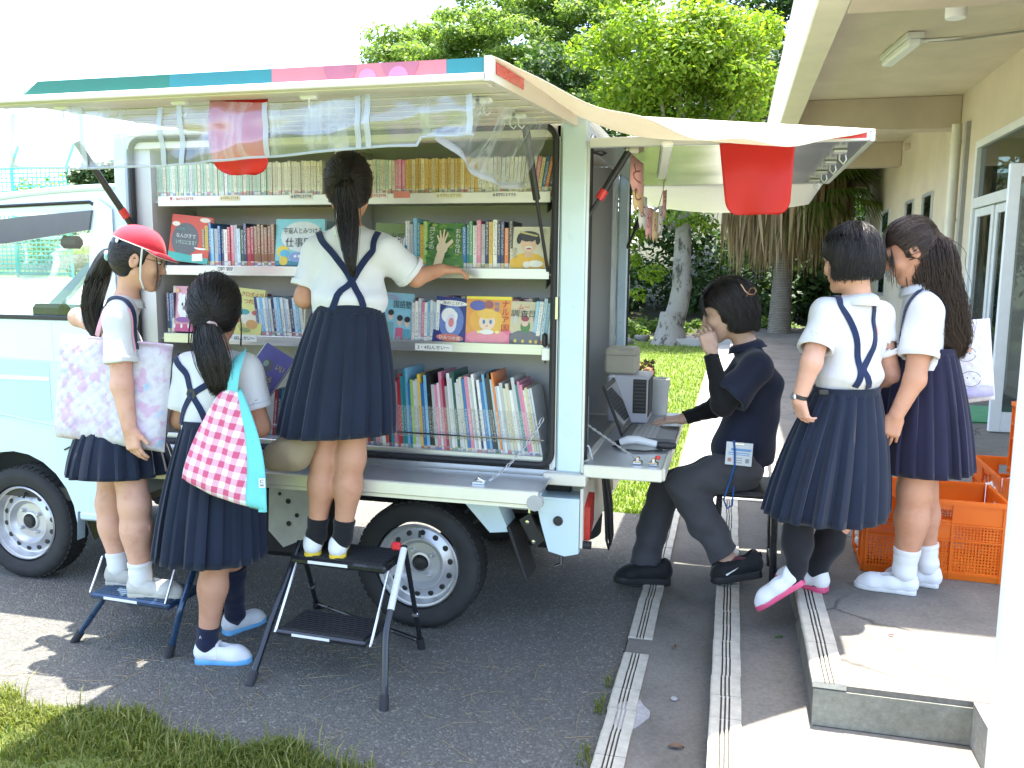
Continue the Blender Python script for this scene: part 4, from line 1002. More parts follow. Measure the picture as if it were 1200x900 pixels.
# fold-down rear table
tb = G(); tb.bx((-.535, 3.235, .728), (-.237, 4.60, .752), .002); tbl = tb.build('rear_gate', m_tray, van)
g = G(); g.bx((-.535, 3.212, .706), (-.232, 3.234, .755), .004); g.bx((-.2368, 3.235, .706), (-.222, 4.60, .755), .004); g.build('gate_rail', m_creamrail, tbl)
g = G(); g.bx((-.555, 3.30, .7235), (-.528, 4.58, .7565), .002); g.build('hinge_rail', m_creamrail, tbl)
for xx, yy in ((-.335, 3.30), (-.272, 3.29)):
    g = G(); g.box((xx, yy, .760), (.04, .03, .014), None, .004); g.box((xx, yy+.005, .773), (.018, .02, .018), None, .004); g.build('latch', m_chrome, tbl)
q = G(); q.box((-.256, 3.30, .784), (.02, .012, .016), None, .004); q.build('latch_knob', m_redv, tbl)
chain(aty(677, 490, 3.30), (-.335, 3.31, .768), .0, 24, .0018, van, m_chainz)
g = G(); g.tube([aty(px, py, y) for px, py, y in ((678, 518, 3.35), (690, 523, 3.36), (694, 538, 3.35), (688, 552, 3.3))], .0035, 6); g.build('white_cable', m_white, van)
# cloth bridging the two hatches
def tarp_mat():
    k = NT('beige_tarpaulin'); v = k.coord('Object'); f = k.noise(v, 5, 4); k.l(k.ramp(f, [(.3, (.60, .55, .44)), (.7, (.70, .65, .54))]), k.b.inputs['Base Color']); k.b.inputs['Roughness'].default_value = .6
    k.bump(k.noise(v, 14, 3), .3, .01); tr = k.n('BsdfTranslucent'); tr.inputs[0].default_value = (.75, .70, .58, 1); mx = k.n('MixShader'); mx.inputs[0].default_value = .3
    k.l(k.b.outputs[0], mx.inputs[1]); k.l(tr.outputs[0], mx.inputs[2]); k.l(mx.outputs[0], k.out.inputs[0]); return k.m
m_tarp = tarp_mat()
A_ = np.array(apt(AW1+.012, YA, .048)); B_ = np.array([hx1, hy0, hz+.036]); C_ = np.array([-.60, YN+.02, 2.085])
def tarp(u, v):
    e = A_+(B_-A_)*u; e[2] -= .10*4*u*(1-u)*(1+.4*(u-.5)); 
    if u > .05: e += np.array([-.035, .035, 0])*4*u*(1-u)
    p = C_+(e-C_)*v; p[2] += .012*math.sin(u*23)*v*math.sin(PI*u)-.03*math.sin(PI*v)*math.sin(PI*u); return p
g = G(); g.grid(tarp, 40, 20); o = solidify(g.build('tarpaulin', m_tarp), .003); tag(o, 'beige waterproof cloth stretched from the side hatch corner to the rear hatch', 'tarpaulin')
# white sheet beyond the far side
def sheet(u, v):
    x = -.56+.99*u
    return (x, 4.70+.95*v+.02*math.sin(9*u), 1.972-.045*v-.05*math.sin(PI*u)*math.sin(PI*.5*v))
g = G(); g.grid(sheet, 24, 8); o = solidify(g.build('white_sheet', M('white_vinyl_sheet', (.82, .82, .80), .5, var=.03)), .003); tag(o, 'white sheet stretched beyond the rear hatch on the far side', 'sheet')
# ------------------------------------------------------------------ books
m_page = M('page_block', (.74, .71, .62), .85, var=.08, vs=30, stretch=(1, 40, 1))
BM = {}
def book_mat(c, ink, pat=0):
    key = (c, ink, pat)
    if key in BM: return BM[key]
    k = NT('book_cover'); v = k.coord('Object')
    oi = k.n('ObjectInfo'); ad = k.n('VectorMath', operation='ADD'); k.l(v, ad.inputs[0])
    cx_ = k.n('CombineXYZ'); mu = k.math('MULTIPLY', oi.outputs['Random'], 40); k.l(mu, cx_.inputs[2]); k.l(cx_.outputs[0], ad.inputs[1])
    mp = k.n('Mapping'); mp.inputs['Scale'].default_value = (210, 60, 130); k.l(ad.outputs[0], mp.inputs[0])
    wn = k.n('TexNoise'); wn.inputs['Scale'].default_value = 1.6; wn.inputs['Detail'].default_value = 2; k.l(mp.outputs[0], wn.inputs['Vector'])
    sp = k.n('SeparateXYZ'); k.l(v, sp.inputs[0])
    zz = sp.outputs[2]
    band = k.math('MULTIPLY', k.math('GREATER_THAN', zz, .05 if pat < 2 else .07), k.math('LESS_THAN', zz, .135 if pat < 2 else .2))
    xb = k.math('LESS_THAN', k.math('ABSOLUTE', sp.outputs[0]), .0042)
    inkm = k.math('MULTIPLY', k.math('MULTIPLY', band, xb), k.math('GREATER_THAN', wn.outputs['Fac'], .52))
    base = k.mix(k.math('GREATER_THAN', k.math('MULTIPLY', k.noise(ad.outputs[0], 26, 2), 1.0), .62), c, [min(1, q*.78+.03) for q in c])
    hue = k.n('HueSaturation'); k.l(base, hue.inputs['Color']); k.l(k.math('ADD', k.math('MULTIPLY', oi.outputs['Random'], .3), .85), hue.inputs['Value'])
    cc = k.mix(k.math('MULTIPLY', inkm, .62), hue.outputs[0], ink)
    tagm = k.math('MULTIPLY', k.math('GREATER_THAN', zz, .012), k.math('LESS_THAN', zz, .038))
    wt = k.n('TexWhiteNoise', noise_dimensions='1D'); k.l(k.math('ADD', oi.outputs['Random'], k.math('MULTIPLY', k.math('FLOOR', k.math('MULTIPLY', zz, 90)), 3.7)), wt.inputs['W'])
    cc = k.mix(k.math('MULTIPLY', tagm, .75), cc, k.ramp(wt.outputs['Value'], [(0, (.75, .74, .70)), (.3, (.6, .16, .14)), (.45, (.7, .7, .66)), (.62, (.25, .35, .2)), (.75, (.2, .28, .5)), (.88, (.72, .6, .3))], 'CONSTANT'))
    k.l(cc, k.b.inputs['Base Color']); k.b.inputs['Roughness'].default_value = .32; k.b.inputs['Coat Weight'].default_value = .3
    BM[key] = k.m; return k.m
def book(name, c, h, d, th, mat, lean=0.0, label='', group=None, yaw=0.0, back=0.0, loc=None):
    """spine faces -Y; loc = base of the spine's middle; lean tilts the top to the left"""
    loc = np.array(loc, float); t = .0015
    g = G(); cl, sl_ = math.cos(lean), math.sin(lean); cb, sb = math.cos(back), math.sin(back); cy, sy = math.cos(yaw), math.sin(yaw)
    A = np.array([[cy, -sy, 0], [sy, cy, 0], [0, 0, 1]])@np.array([[1, 0, 0], [0, cb, -sb], [0, sb, cb]])@np.array([[cl, 0, -sl_], [0, 1, 0], [sl_, 0, cl]])
    g.bx((-th/2, 0, 0), (th/2, t*1.3, h)); g.bx((-th/2, t*1.3, 0), (-th/2+t, d, h)); g.bx((th/2-t, t*1.3, 0), (th/2, d, h))
    V = np.array(g.v); 
    me_o = mesh_obj(name, V, g.f, mat, None, 0, org=(0, 0, 0), mi=g.m)
    me_o.location = Vector(loc); me_o.rotation_euler = Matrix(A.tolist()).to_euler(); tag(me_o, label, 'book', group)
    g = G(); g.bx((-th/2+t, t*1.3, .003), (th/2-t, d-.003, h-.003))
    p = mesh_obj('pages', np.array(g.v), g.f, m_page, None, 0, org=(0, 0, 0)); p.parent = me_o
    return me_o
ORDW = ['', 'second', 'third', 'fourth', 'fifth', 'sixth', 'seventh', 'eighth', 'ninth', 'tenth', 'eleventh', 'twelfth', 'thirteenth', 'fourteenth', 'fifteenth', 'sixteenth', 'seventeenth', 'eighteenth', 'nineteenth', 'twentieth', 'twenty-first', 'twenty-second', 'twenty-third', 'twenty-fourth', 'twenty-fifth', 'twenty-sixth', 'twenty-seventh', 'twenty-eighth', 'twenty-ninth', 'thirtieth']
NAMED = {'cream': (.66, .62, .48), 'pale yellow': (.68, .60, .36), 'white': (.70, .69, .66), 'orange striped': (.60, .42, .14), 'mint striped': (.45, .58, .46), 'teal': (.03, .22, .25), 'navy': (.02, .035, .12), 'blue': (.03, .16, .42), 'light blue': (.18, .42, .60), 'red': (.45, .04, .05), 'crimson': (.30, .02, .05), 'pink': (.62, .22, .33), 'black': (.02, .02, .022), 'grey': (.33, .34, .34), 'orange': (.70, .20, .05), 'yellow': (.66, .44, .08), 'green': (.06, .30, .12), 'dark green': (.02, .10, .08), 'brown': (.22, .12, .06), 'lime': (.30, .48, .10), 'pale blue': (.48, .60, .68), 'silver': (.52, .53, .54)}
INK = {'cream': (.10, .08, .06), 'white': (.08, .09, .12), 'pale yellow': (.18, .10, .05), 'orange striped': (.16, .08, .03), 'mint striped': (.08, .12, .09), 'pale blue': (.1, .12, .3), 'yellow': (.1, .08, .04), 'silver': (.1, .1, .12)}
row_count = {}
def row(z, x0, x1, spec, shelfname, y=3.272, hh=(.15, .16), dd=.115, th=(.012, .016), lean=lambda x: 0, groupname='books', gaps=()):
    x = x0; cnt = row_count.setdefault(shelfname, {})
    i = 0
    while x < x1:
        cn = spec(x, i); t = rng.uniform(*th); h = rng.uniform(*hh)
        if any(a < x+t/2 < b for a, b in gaps): x += t; continue
        cnt[cn] = cnt.get(cn, 0)+1; n_ = cnt[cn]
        lab = '%s book, %s %s spine on %s' % (cn, ORDW[n_-1] if n_ > 1 else 'first', cn, shelfname) if n_ <= 30 else '%s book far along %s' % (cn, shelfname)
        book('book', cn, h, dd, t-.0012, book_mat(NAMED[cn], INK.get(cn, (.72, .70, .62)), 2 if hh[1] > .19 else 0), lean(x), lab, groupname, rng.normal(0, .01), rng.normal(0, .006), (x+t/2, y+rng.uniform(0, .006), z))
        x += t; i += 1
def pick(*names):
    def f(x, i): return names[rng.integers(len(names))]
    return f
def X(px, y=3.275, py=300): return aty(px, py, y)[0]
z1, z2, z3, z4 = SHZ[0]+.0, SHZ[1]+.0, SHZ[2]+.0, .745
def top_left(x, i): return 'mint striped' if i % 3 != 1 and x < X(318) else ('white' if i % 4 == 1 and x < X(318) else 'cream')
row(z1-.003, X(182), X(377), top_left, 'top shelf left of tall girl', hh=(.152, .158), groupname='paperbacks on the top shelf')
def top_right(x, i):
    if x < X(462): return ['cream', 'mint striped'][i % 3 == 0]
    if x < X(474): return 'pink'
    if x < X(556): return ['orange striped', 'orange striped', 'pale yellow'][i % 3]
    if x > X(619): return ['pink', 'white', 'pale yellow', 'blue', 'orange', 'navy', 'red'][min(6, int((x-X(619))/.013))]
    return ['white', 'cream'][i % 3 == 0]
row(z1-.003, X(430), X(646), top_right, 'top shelf right of tall girl', hh=(.150, .156), lean=lambda x: -max(0, (x-X(575))/(X(640)-X(575)))*.2, groupname='paperbacks on the top shelf')
row(z2-.003, X(237), X(322), lambda x, i: ['brown', 'yellow', 'blue', 'light blue', 'silver', 'blue', 'navy', 'white', 'red', 'pink', 'silver', 'pale blue', 'dark green', 'navy', 'red', 'crimson', 'brown'][min(i, 16)], 'second shelf left of tall girl', hh=(.17, .205), dd=.15, th=(.013, .019), groupname='books on the second shelf')
row(z2-.003, X(331), X(377), pick('red', 'pale blue', 'white'), 'second shelf left of tall girl', y=3.33, hh=(.205, .212), dd=.15, th=(.012, .018), groupname='books on the second shelf')
row(z2-.003, X(475), X(497), lambda x, i: ['white', 'silver', 'light blue', 'teal', 'yellow', 'lime'][min(i, 5)], 'second shelf right of tall girl', hh=(.185, .215), dd=.15, th=(.013, .018), groupname='books on the second shelf')
row(z2-.003, X(500), X(541), pick('pale blue', 'teal', 'red'), 'second shelf right of tall girl', y=3.33, hh=(.18, .2), dd=.14, groupname='books on the second shelf')
row(z2-.003, X(542), X(598), lambda x, i: ['blue', 'teal', 'green', 'white', 'pink', 'silver', 'navy', 'yellow', 'white', 'navy', 'navy', 'orange', 'black', 'black'][min(i, 13)], 'second shelf right of tall girl', hh=(.175, .21), dd=.15, th=(.012, .019), groupname='books on the second shelf')
row(z2-.003, X(604), X(644), pick('navy', 'teal', 'blue', 'pale blue'), 'second shelf right of tall girl', y=3.34, hh=(.17, .185), dd=.14, groupname='books on the second shelf')
row(z3-.003, X(193), X(201), lambda x, i: ['navy', 'blue'][i % 2], 'third shelf left of tall girl', hh=(.19, .195), dd=.14, groupname='books on the third shelf')
row(z3-.003, X(228), X(298), pick('white', 'red', 'cream', 'yellow'), 'third shelf left of tall girl', y=3.335, hh=(.175, .19), dd=.14, groupname='books on the third shelf')
row(z3-.003, X(300), X(352), lambda x, i: ['navy', 'pale blue', 'light blue', 'white', 'pale blue', 'white'][i % 6], 'third shelf left of tall girl', hh=(.175, .185), dd=.13, th=(.012, .0155), lean=lambda x: .10, groupname='books on the third shelf')
row(z3-.003, X(450), X(482), pick('white', 'light blue', 'red'), 'third shelf right of tall girl', y=3.335, hh=(.18, .19), dd=.14, groupname='books on the third shelf')
row(z3-.003, X(481), X(512), lambda x, i: ['white', 'white', 'silver', 'pink', 'white', 'light blue', 'white', 'pale blue', 'white', 'navy'][min(i, 9)], 'third shelf right of tall girl', hh=(.17, .19), dd=.14, lean=lambda x: -.03, th=(.011, .015), groupname='books on the third shelf')
row(z3-.003, X(515), X(618), pick('navy', 'pink', 'black', 'cream', 'green', 'white', 'pale yellow'), 'third shelf right of tall girl', y=3.34, hh=(.185, .2), dd=.14, groupname='books on the third shelf')
row(z3-.003, X(623), X(645), lambda x, i: ['light blue', 'white', 'pale blue', 'light blue', 'white'][i % 5], 'third shelf right of tall girl', hh=(.175, .20), dd=.14, lean=lambda x: -.12, groupname='books on the third shelf')
low = ['red', 'red', 'teal', 'teal', 'light blue', 'blue', 'lime', 'white', 'silver', 'yellow', 'blue', 'light blue', 'black', 'black', 'silver', 'pink', 'white', 'pink', 'crimson', 'grey', 'white', 'silver', 'dark green', 'white', 'silver', 'cream', 'blue', 'pink', 'white', 'silver', 'white', 'navy', 'white', 'blue', 'light blue', 'navy', 'black', 'pale blue', 'orange', 'pale blue', 'white', 'silver', 'cream', 'cream', 'white', 'silver', 'teal', 'pink', 'pink', 'white', 'pale yellow', 'silver']
def low_lean(x): return .035+.15*min(1, max(0, (x-X(465))/(X(640)-X(465))))
row(z4, X(312), X(336), lambda x, i: ['crimson', 'navy', 'teal', 'dark green', 'teal', 'light blue'][min(i, 5)], 'bottom shelf left of tall girl', y=3.27, hh=(.20, .27), dd=.2, th=(.012, .02), lean=lambda x: -.1, groupname='picture books on the bottom shelf')
row(z4, X(425), X(466), lambda x, i: ['white', 'red', 'navy', 'teal', 'pink', 'silver'][i % 6], 'bottom shelf behind tall girl', y=3.27, hh=(.26, .33), dd=.2, th=(.010, .016), lean=low_lean, groupname='picture books on the bottom shelf')
row(z4, X(467), X(641), lambda x, i: low[min(i, len(low)-1)], 'bottom shelf right of tall girl', y=3.265, hh=(.285, .355), dd=.2, th=(.0085, .0150), lean=low_lean, groupname='picture books on the bottom shelf')
# books set face out, each with its own printed cover
INKM = {}
def ink(c):
    if c not in INKM: INKM[c] = M('print_ink_%d' % len(INKM), c, .4, var=.06, vs=40, rvar=0)
    return INKM[c]
def face_book(px0, py0, px1, py1, label, base, art, y=3.268, tilt=.12, roll=0.0):
    """front cover towards the camera, standing on the shelf and leaning back; art draws in cover units (0..1)"""
    a, b = aty(px0, py1, y), aty(px1, py1, y); topz = aty(px0, py0, y+.03)[2]
    w_ = b[0]-a[0]; h = (topz-a[2])/math.cos(tilt)
    cr, sr = math.cos(roll), math.sin(roll)
    u = np.array([cr, 0, sr]); v = np.array([-sr, math.sin(tilt), math.cos(tilt)*cr]); v = _unit(v); nn = np.cross(u, v)
    o = np.array([(a[0]+b[0])/2, y, a[2]])-u*w_/2
    t = thing('book', label, 'book', ((a[0]+b[0])/2, y, a[2]))
    A = np.stack([u, v, nn], 1); th = .016
    g = G(); c = o+u*w_/2+v*h/2
    g.box(c-nn*.001, (w_, h, .002), A); g.box(c-nn*(th+.001), (w_, h, .002), A); g.box(o-u*(-.001)+v*h/2-nn*(th/2+.001), (.002, h, th-.002), A); g.build('cover', ink(base), t)
    g = G(); g.box(c+u*.001-nn*(th/2+.001), (w_-.006, h-.006, th-.0025), A); g.build('pages', m_page, t)
    lay = [0]
    def P(x, y_): return o+u*w_*x+v*h*y_+nn*(.0003+.00025*lay[0])
    def poly(pts, c_):
        lay[0] += 1; g = G(); g.prism([(0, 0)], (0, 0, 0), (1, 0, 0), (0, 1, 0), (0, 0, 0)) if False else None
        g.add([P(*p) for p in pts], [tuple(range(len(pts)))]); g.build('print', ink(c_), t, 0)
    def disc(x, y_, rx, ry, c_, n=18, a0=0, a1=2*PI):
        poly([(x+rx*math.cos(q), y_+ry*math.sin(q)) for q in np.linspace(a0, a1, n, endpoint=(a1-a0 < 6))], c_)
    def txt(s, x, y_, wd, ht, c_, vert=False):
        lay[0] += 1
        if vert:
            n_ = len(s)
            for i, ch in enumerate(s): text(ch, .02, P(x, y_+ht/2-ht*(i+.5)/n_), u, v, ink(c_), t, 'title', fit=(wd*w_, ht/n_*h*.86), ext=.00008)
        else: text(s, .02, P(x, y_), u, v, ink(c_), t, 'title', fit=(wd*w_, ht*h), ext=.00008)
    art(poly, disc, txt); return t
WH, BK = (.74, .73, .70), (.03, .03, .035)
def a_eleph(poly, disc, txt):
    disc(.38, .48, .34, .36, (.10, .10, .10)); disc(.82, .93, .13, .05, (.70, .60, .48)); disc(.12, .8, .1, .05, (.7, .62, .5)); poly([(0, 0), (1, 0), (1, .12), (0, .2)], (.05, .35, .30))
    disc(.78, .34, .16, .05, WH, 16, PI*1.05, PI*1.95); txt('なんびきで', .40, .56, .48, .09, WH); txt('いちにになる？', .42, .42, .5, .09, (.45, .62, .5)); txt('いち', .26, .7, .2, .06, (.05, .4, .3))
    poly([(.62, .03), (.88, .06), (.85, .22), (.6, .18)], WH)
face_book(196, 253, 243, 307, 'orange red picture book with a dark elephant, beside the red cap', (.55, .07, .03), a_eleph, roll=-.10)
def a_uchu(poly, disc, txt):
    disc(.55, .62, .44, .33, (.62, .66, .64)); poly([(0, 0), (1, 0), (1, .10), (0, .10)], (.03, .22, .30)); disc(.16, .3, .13, .13, (.70, .55, .05)); disc(.2, .26, .1, .08, (.10, .42, .6)); disc(.18, .1, .09, .1, (.68, .5, .05)); disc(.45, .18, .16, .11, (.22, .3, .55)); disc(.7, .2, .14, .12, (.45, .3, .5)); disc(.42, .2, .03, .03, WH); disc(.5, .2, .03, .03, WH)
    txt('宇宙人とみつける', .56, .75, .78, .13, BK); txt('仕事図鑑', .58, .5, .74, .2, BK)
face_book(322, 257, 379, 311, 'pale turquoise job guide with a yellow cartoon alien, left of the tall girl', (.22, .55, .60), a_uchu)
def a_dai(poly, disc, txt):
    poly([(0, .7), (1, .7), (1, 1), (0, 1)], (.16, .22, .08)); disc(.6, .2, .3, .16, (.2, .3, .16)); disc(.3, .3, .2, .1, (.5, .1, .08)); poly([(.92, 0), (1, 0), (1, 1), (.92, 1)], (.02, .2, .28))
    txt('夢の台所', .47, .66, .84, .26, BK); txt('の', .44, .67, .12, .16, (.05, .35, .5))
face_book(436, 262, 475, 312, 'white book with leafy top edge partly hidden behind a shoulder', WH, a_dai, roll=-.06)
def a_hand(poly, disc, txt):
    r2 = np.random.default_rng(5)
    for i in range(46): disc(r2.random()*.9+.05, r2.random()*.92+.04, .05+.04*r2.random(), .02+.02*r2.random(), [(.05, .20, .05), (.14, .30, .06), (.02, .12, .04), (.22, .35, .10)][i % 4], 8)
    sk = (.66, .55, .38)
    poly([(.20, .0), (.42, 0), (.52, .3), (.36, .4), (.30, .32)], sk); disc(.44, .44, .15, .14, sk)
    for a, L in ((118, .30), (100, .38), (82, .40), (64, .36)):
        q = math.radians(a); b0 = (.44+.1*math.cos(q), .46+.1*math.sin(q)); e = (.44+L*.95*math.cos(q), .46+L*math.sin(q)); nx, ny = -math.sin(q)*.03, math.cos(q)*.03
        poly([(b0[0]+nx, b0[1]+ny), (b0[0]-nx, b0[1]-ny), (e[0]-nx*.6, e[1]-ny*.6), (e[0]+nx*.6, e[1]+ny*.6)], sk)
    poly([(.52, .36), (.74, .58), (.70, .64), (.5, .5)], sk)
    txt('ヨンケイの', .16, .66, .13, .5, WH, True); txt('おれからは', .86, .6, .12, .55, WH, True)
face_book(499, 262, 543, 314, 'green leafy cover with a pale raised hand, where the tall girl reaches', (.09, .22, .06), a_hand)
def a_boy(poly, disc, txt):
    disc(.46, .14, .46, .26, (.70, .42, .05)); poly([(.36, .3), (.58, .3), (.56, .5), (.38, .5)], (.62, .40, .28)); disc(.48, .60, .2, .2, (.68, .46, .33)); disc(.46, .78, .28, .12, (.05, .05, .06)); poly([(.22, .86), (.7, .76), (.7, .8), (.24, .9)], (.5, .45, .2)); disc(.22, .7, .06, .1, BK); disc(.7, .68, .06, .1, BK)
    disc(.48, .5, .09, .05, WH); disc(.48, .49, .07, .025, (.4, .1, .1)); poly([(.36, .66), (.44, .65), (.44, .665), (.36, .675)], BK); poly([(.53, .65), (.6, .66), (.6, .675), (.53, .665)], BK); disc(.66, .14, .2, .08, WH); disc(.44, .12, .1, .08, (.72, .68, .6))
    txt('光が', .84, .82, .14, .28, (.35, .33, .28), True); txt('放る', .12, .4, .16, .26, (.35, .33, .28), True); txt('祭', .85, .54, .15, .14, (.35, .33, .28))
face_book(597, 266, 643, 316, 'cream novel showing a laughing dark haired boy in yellow, second shelf far right', (.62, .58, .46), a_boy)
def a_bear(poly, disc, txt):
    disc(.5, .55, .3, .28, WH); disc(.3, .78, .09, .08, WH); disc(.7, .78, .09, .08, WH); disc(.42, .6, .04, .04, BK); disc(.58, .6, .04, .04, BK); disc(.5, .52, .07, .05, (.25, .2, .2)); poly([(0, 0), (1, 0), (1, .16), (0, .16)], (.55, .1, .25)); disc(.5, .26, .36, .06, (.25, .1, .3)); poly([(.0, 0), (.1, 0), (.1, 1), (0, 1)], (.62, .55, .45))
    for i in range(6): disc(.1+i*.16, .12, .05, .05, [WH, (.6, .12, .2)][i % 2])
    disc(.2, .9, .1, .05, (.7, .4, .2)); disc(.8, .9, .12, .05, (.3, .4, .2))
face_book(202, 335, 228, 388, 'pink story book with a white bear, lower left beside the blue spines', (.66, .32, .36), a_bear)
def a_dino(poly, disc, txt):
    disc(.5, .35, .34, .16, (.66, .63, .5)); disc(.3, .5, .2, .06, (.05, .3, .3)); disc(.62, .25, .22, .1, (.55, .3, .1)); disc(.25, .2, .14, .07, (.5, .45, .15)); disc(.7, .5, .12, .05, (.5, .1, .08)); disc(.4, .12, .2, .05, (.25, .3, .12))
    txt('クロダイが', .54, .88, .84, .11, (.45, .05, .04)); txt('つれたぞ', .6, .73, .7, .11, (.45, .05, .04))
face_book(274, 338, 305, 393, 'yellow picture book about a fish catch, right of the ponytail girl', (.62, .60, .20), a_dino, roll=-.09)
def a_koku(poly, disc, txt):
    for x, c, s_ in ((.28, (.16, .36, .4), .0), (.6, (.55, .12, .2), -.1), (.86, (.1, .32, .42), -.12)):
        poly([(x-.13, .0), (x+.13, .0), (x+.12, .42+s_), (x-.12, .42+s_)], c); disc(x, .55+s_, .09, .09, (.68, .5, .4)); disc(x, .61+s_, .1, .06, BK); poly([(x-.1, 0), (x+.1, 0), (x+.08, .14), (x-.08, .14)], (.3, .3, .34))
    txt('アカム！', .3, .92, .5, .10, (.6, .1, .3)); txt('国語塾', .66, .78, .6, .15, BK)
face_book(446, 343, 480, 402, 'light blue school comic with three children, right beside the tall girl', (.25, .52, .64), a_koku, roll=-.05)
def a_navy(poly, disc, txt):
    disc(.5, .5, .36, .36, (.12, .18, .42)); disc(.42, .62, .22, .16, WH); disc(.5, .46, .16, .2, (.62, .62, .7)); disc(.5, .48, .08, .1, (.6, .2, .2)); disc(.62, .6, .05, .1, WH); disc(.5, .16, .4, .08, (.55, .16, .12)); disc(.5, .88, .42, .06, WH); disc(.3, .04, .16, .02, WH); disc(.75, .04, .16, .02, WH)
    txt('海のこびと', .5, .88, .62, .07, BK); txt('ひみつの島', .5, .16, .62, .08, WH)
face_book(506, 348, 546, 404, 'navy storybook with a white figure and red ribbon title, third shelf', (.02, .03, .16), a_navy, roll=-.07)
def a_prin(poly, disc, txt):
    poly([(0, 0), (1, 0), (1, .34), (0, .26)], (.68, .16, .26)); disc(.48, .20, .46, .16, (.72, .25, .3)); disc(.28, .52, .2, .22, (.72, .36, .05)); disc(.66, .5, .18, .2, (.72, .42, .06)); disc(.47, .5, .18, .17, (.74, .55, .40)); disc(.47, .66, .22, .10, (.74, .46, .08)); disc(.40, .5, .03, .045, (.05, .2, .4)); disc(.55, .5, .03, .045, (.05, .2, .4)); disc(.47, .42, .03, .01, (.5, .1, .1))
    disc(.26, .82, .18, .1, (.10, .12, .35)); disc(.5, .84, .1, .08, (.3, .1, .1)); poly([(0, .95), (1, .93), (1, 1), (0, 1)], (.74, .62, .05)); disc(.3, .3, .05, .03, (.74, .7, .2)); disc(.7, .3, .05, .03, (.74, .7, .2)); disc(.47, .3, .16, .05, (.74, .72, .66))
    txt('ナルア国', .87, .62, .16, .62, (.45, .03, .03), True); txt('物語', .68, .8, .1, .2, (.03, .15, .5), True)
face_book(545, 347, 598, 406, 'orange and pink princess cover with big yellow hair, middle of third shelf', (.70, .30, .05), a_prin)
def a_mu(poly, disc, txt):
    poly([(0, 0), (1, 0), (1, .3), (0, .3)], (.09, .09, .10)); disc(.5, .22, .48, .16, (.14, .14, .15)); disc(.5, .46, .16, .14, (.08, .2, .06)); disc(.48, .56, .12, .10, (.62, .45, .34)); disc(.48, .63, .13, .06, (.25, .05, .05)); disc(.84, .62, .1, .09, (.6, .12, .15)); disc(.16, .6, .07, .12, (.5, .5, .45)); disc(.5, .68, .5, .0, BK)
    for x in (.2, .45, .7, .88): disc(x, .14, .05, .04, (.6, .45, .1))
    txt('ムー', .42, .88, .34, .12, (.6, .04, .03)); txt('調査団！', .5, .74, .96, .15, BK)
face_book(596, 353, 632, 407, 'beige investigation squad comic with bold black title, third shelf right', (.55, .48, .30), a_mu, roll=-.03)
def a_purp(poly, disc, txt):
    disc(.42, .55, .18, .16, (.10, .10, .10)); disc(.36, .58, .08, .08, (.25, .32, .25)); poly([(.0, .0), (.03, .0), (.03, 1), (0, 1)], (.6, .6, .6))
    txt('いい', .80, .64, .26, .14, (.70, .60, .05)); txt('から', .64, .3, .3, .14, (.70, .60, .05)); txt('さい', .78, .16, .2, .12, (.7, .6, .05))
t = face_book(281, 404, 318, 452, 'purple picture book tilted in the hands of the ponytail girl', (.10, .09, .26), a_purp, y=3.06, tilt=.35, roll=-.50)
# shelf labels
def lab(px, py, s, c, wpx, hpx, y, paper=(.74, .73, .69)):
    p = aty(px, py, y); k_ = 1/((p-CAM)@(RC@np.array([0, 0, 1.0])))*F_PX
    g = G(); w_, h = wpx/k_, hpx/k_; g.bx((p[0]-w_/2, y-.0008, p[2]-h/2), (p[0]+w_/2, y, p[2]+h/2)); o = g.build('shelf_label', M('label_paper_%s' % (paper,), paper, .7, var=.04, rvar=0), van)
    text(s, .02, (p[0], y-.0012, p[2]), (1, 0, 0), (0, 0, 1), ink(c), o, 'lettering', fit=(w_*.86, h*.6))
LB = (.02, .06, .25)
lab(213, 233, '♥ 1・2ねんせいにおすすめ', (.5, .03, .06), 36, 7, 3.2515); lab(269, 232, '✿ 中学年におすすめ', (.42, .36, .10), 27, 7, 3.2515, (.70, .66, .50)); lab(353, 230, '❀ 高学年におすすめ', LB, 30, 7, 3.2515)
lab(441, 229, '1・2ねんせいにおすすめ', (.5, .03, .06), 28, 6, 3.2515); lab(471, 228, ' ', LB, 22, 7, 3.2515, (.70, .28, .25)) if False else None
g = G(); p = aty(471, 228, 3.2515); g.bx((p[0]-.035, 3.2505, p[2]-.013), (p[0]+.035, 3.2515, p[2]+.013)); g.build('shelf_label', M('red_tape', (.62, .22, .18), .5), van)
lab(526, 229, '✿ 中学年におすすめ', (.36, .34, .03), 34, 7, 3.2515, (.72, .70, .56)); lab(591, 228, '❀ 高学年におすすめ', LB, 32, 7, 3.2515); lab(264, 315, '学習', BK, 23, 7, 3.2515); lab(508, 407, '3・4ねんせい～', BK, 46, 8, 3.2515); lab(283, 396, '3・4ねんせい～', BK, 40, 8, 3.2515)
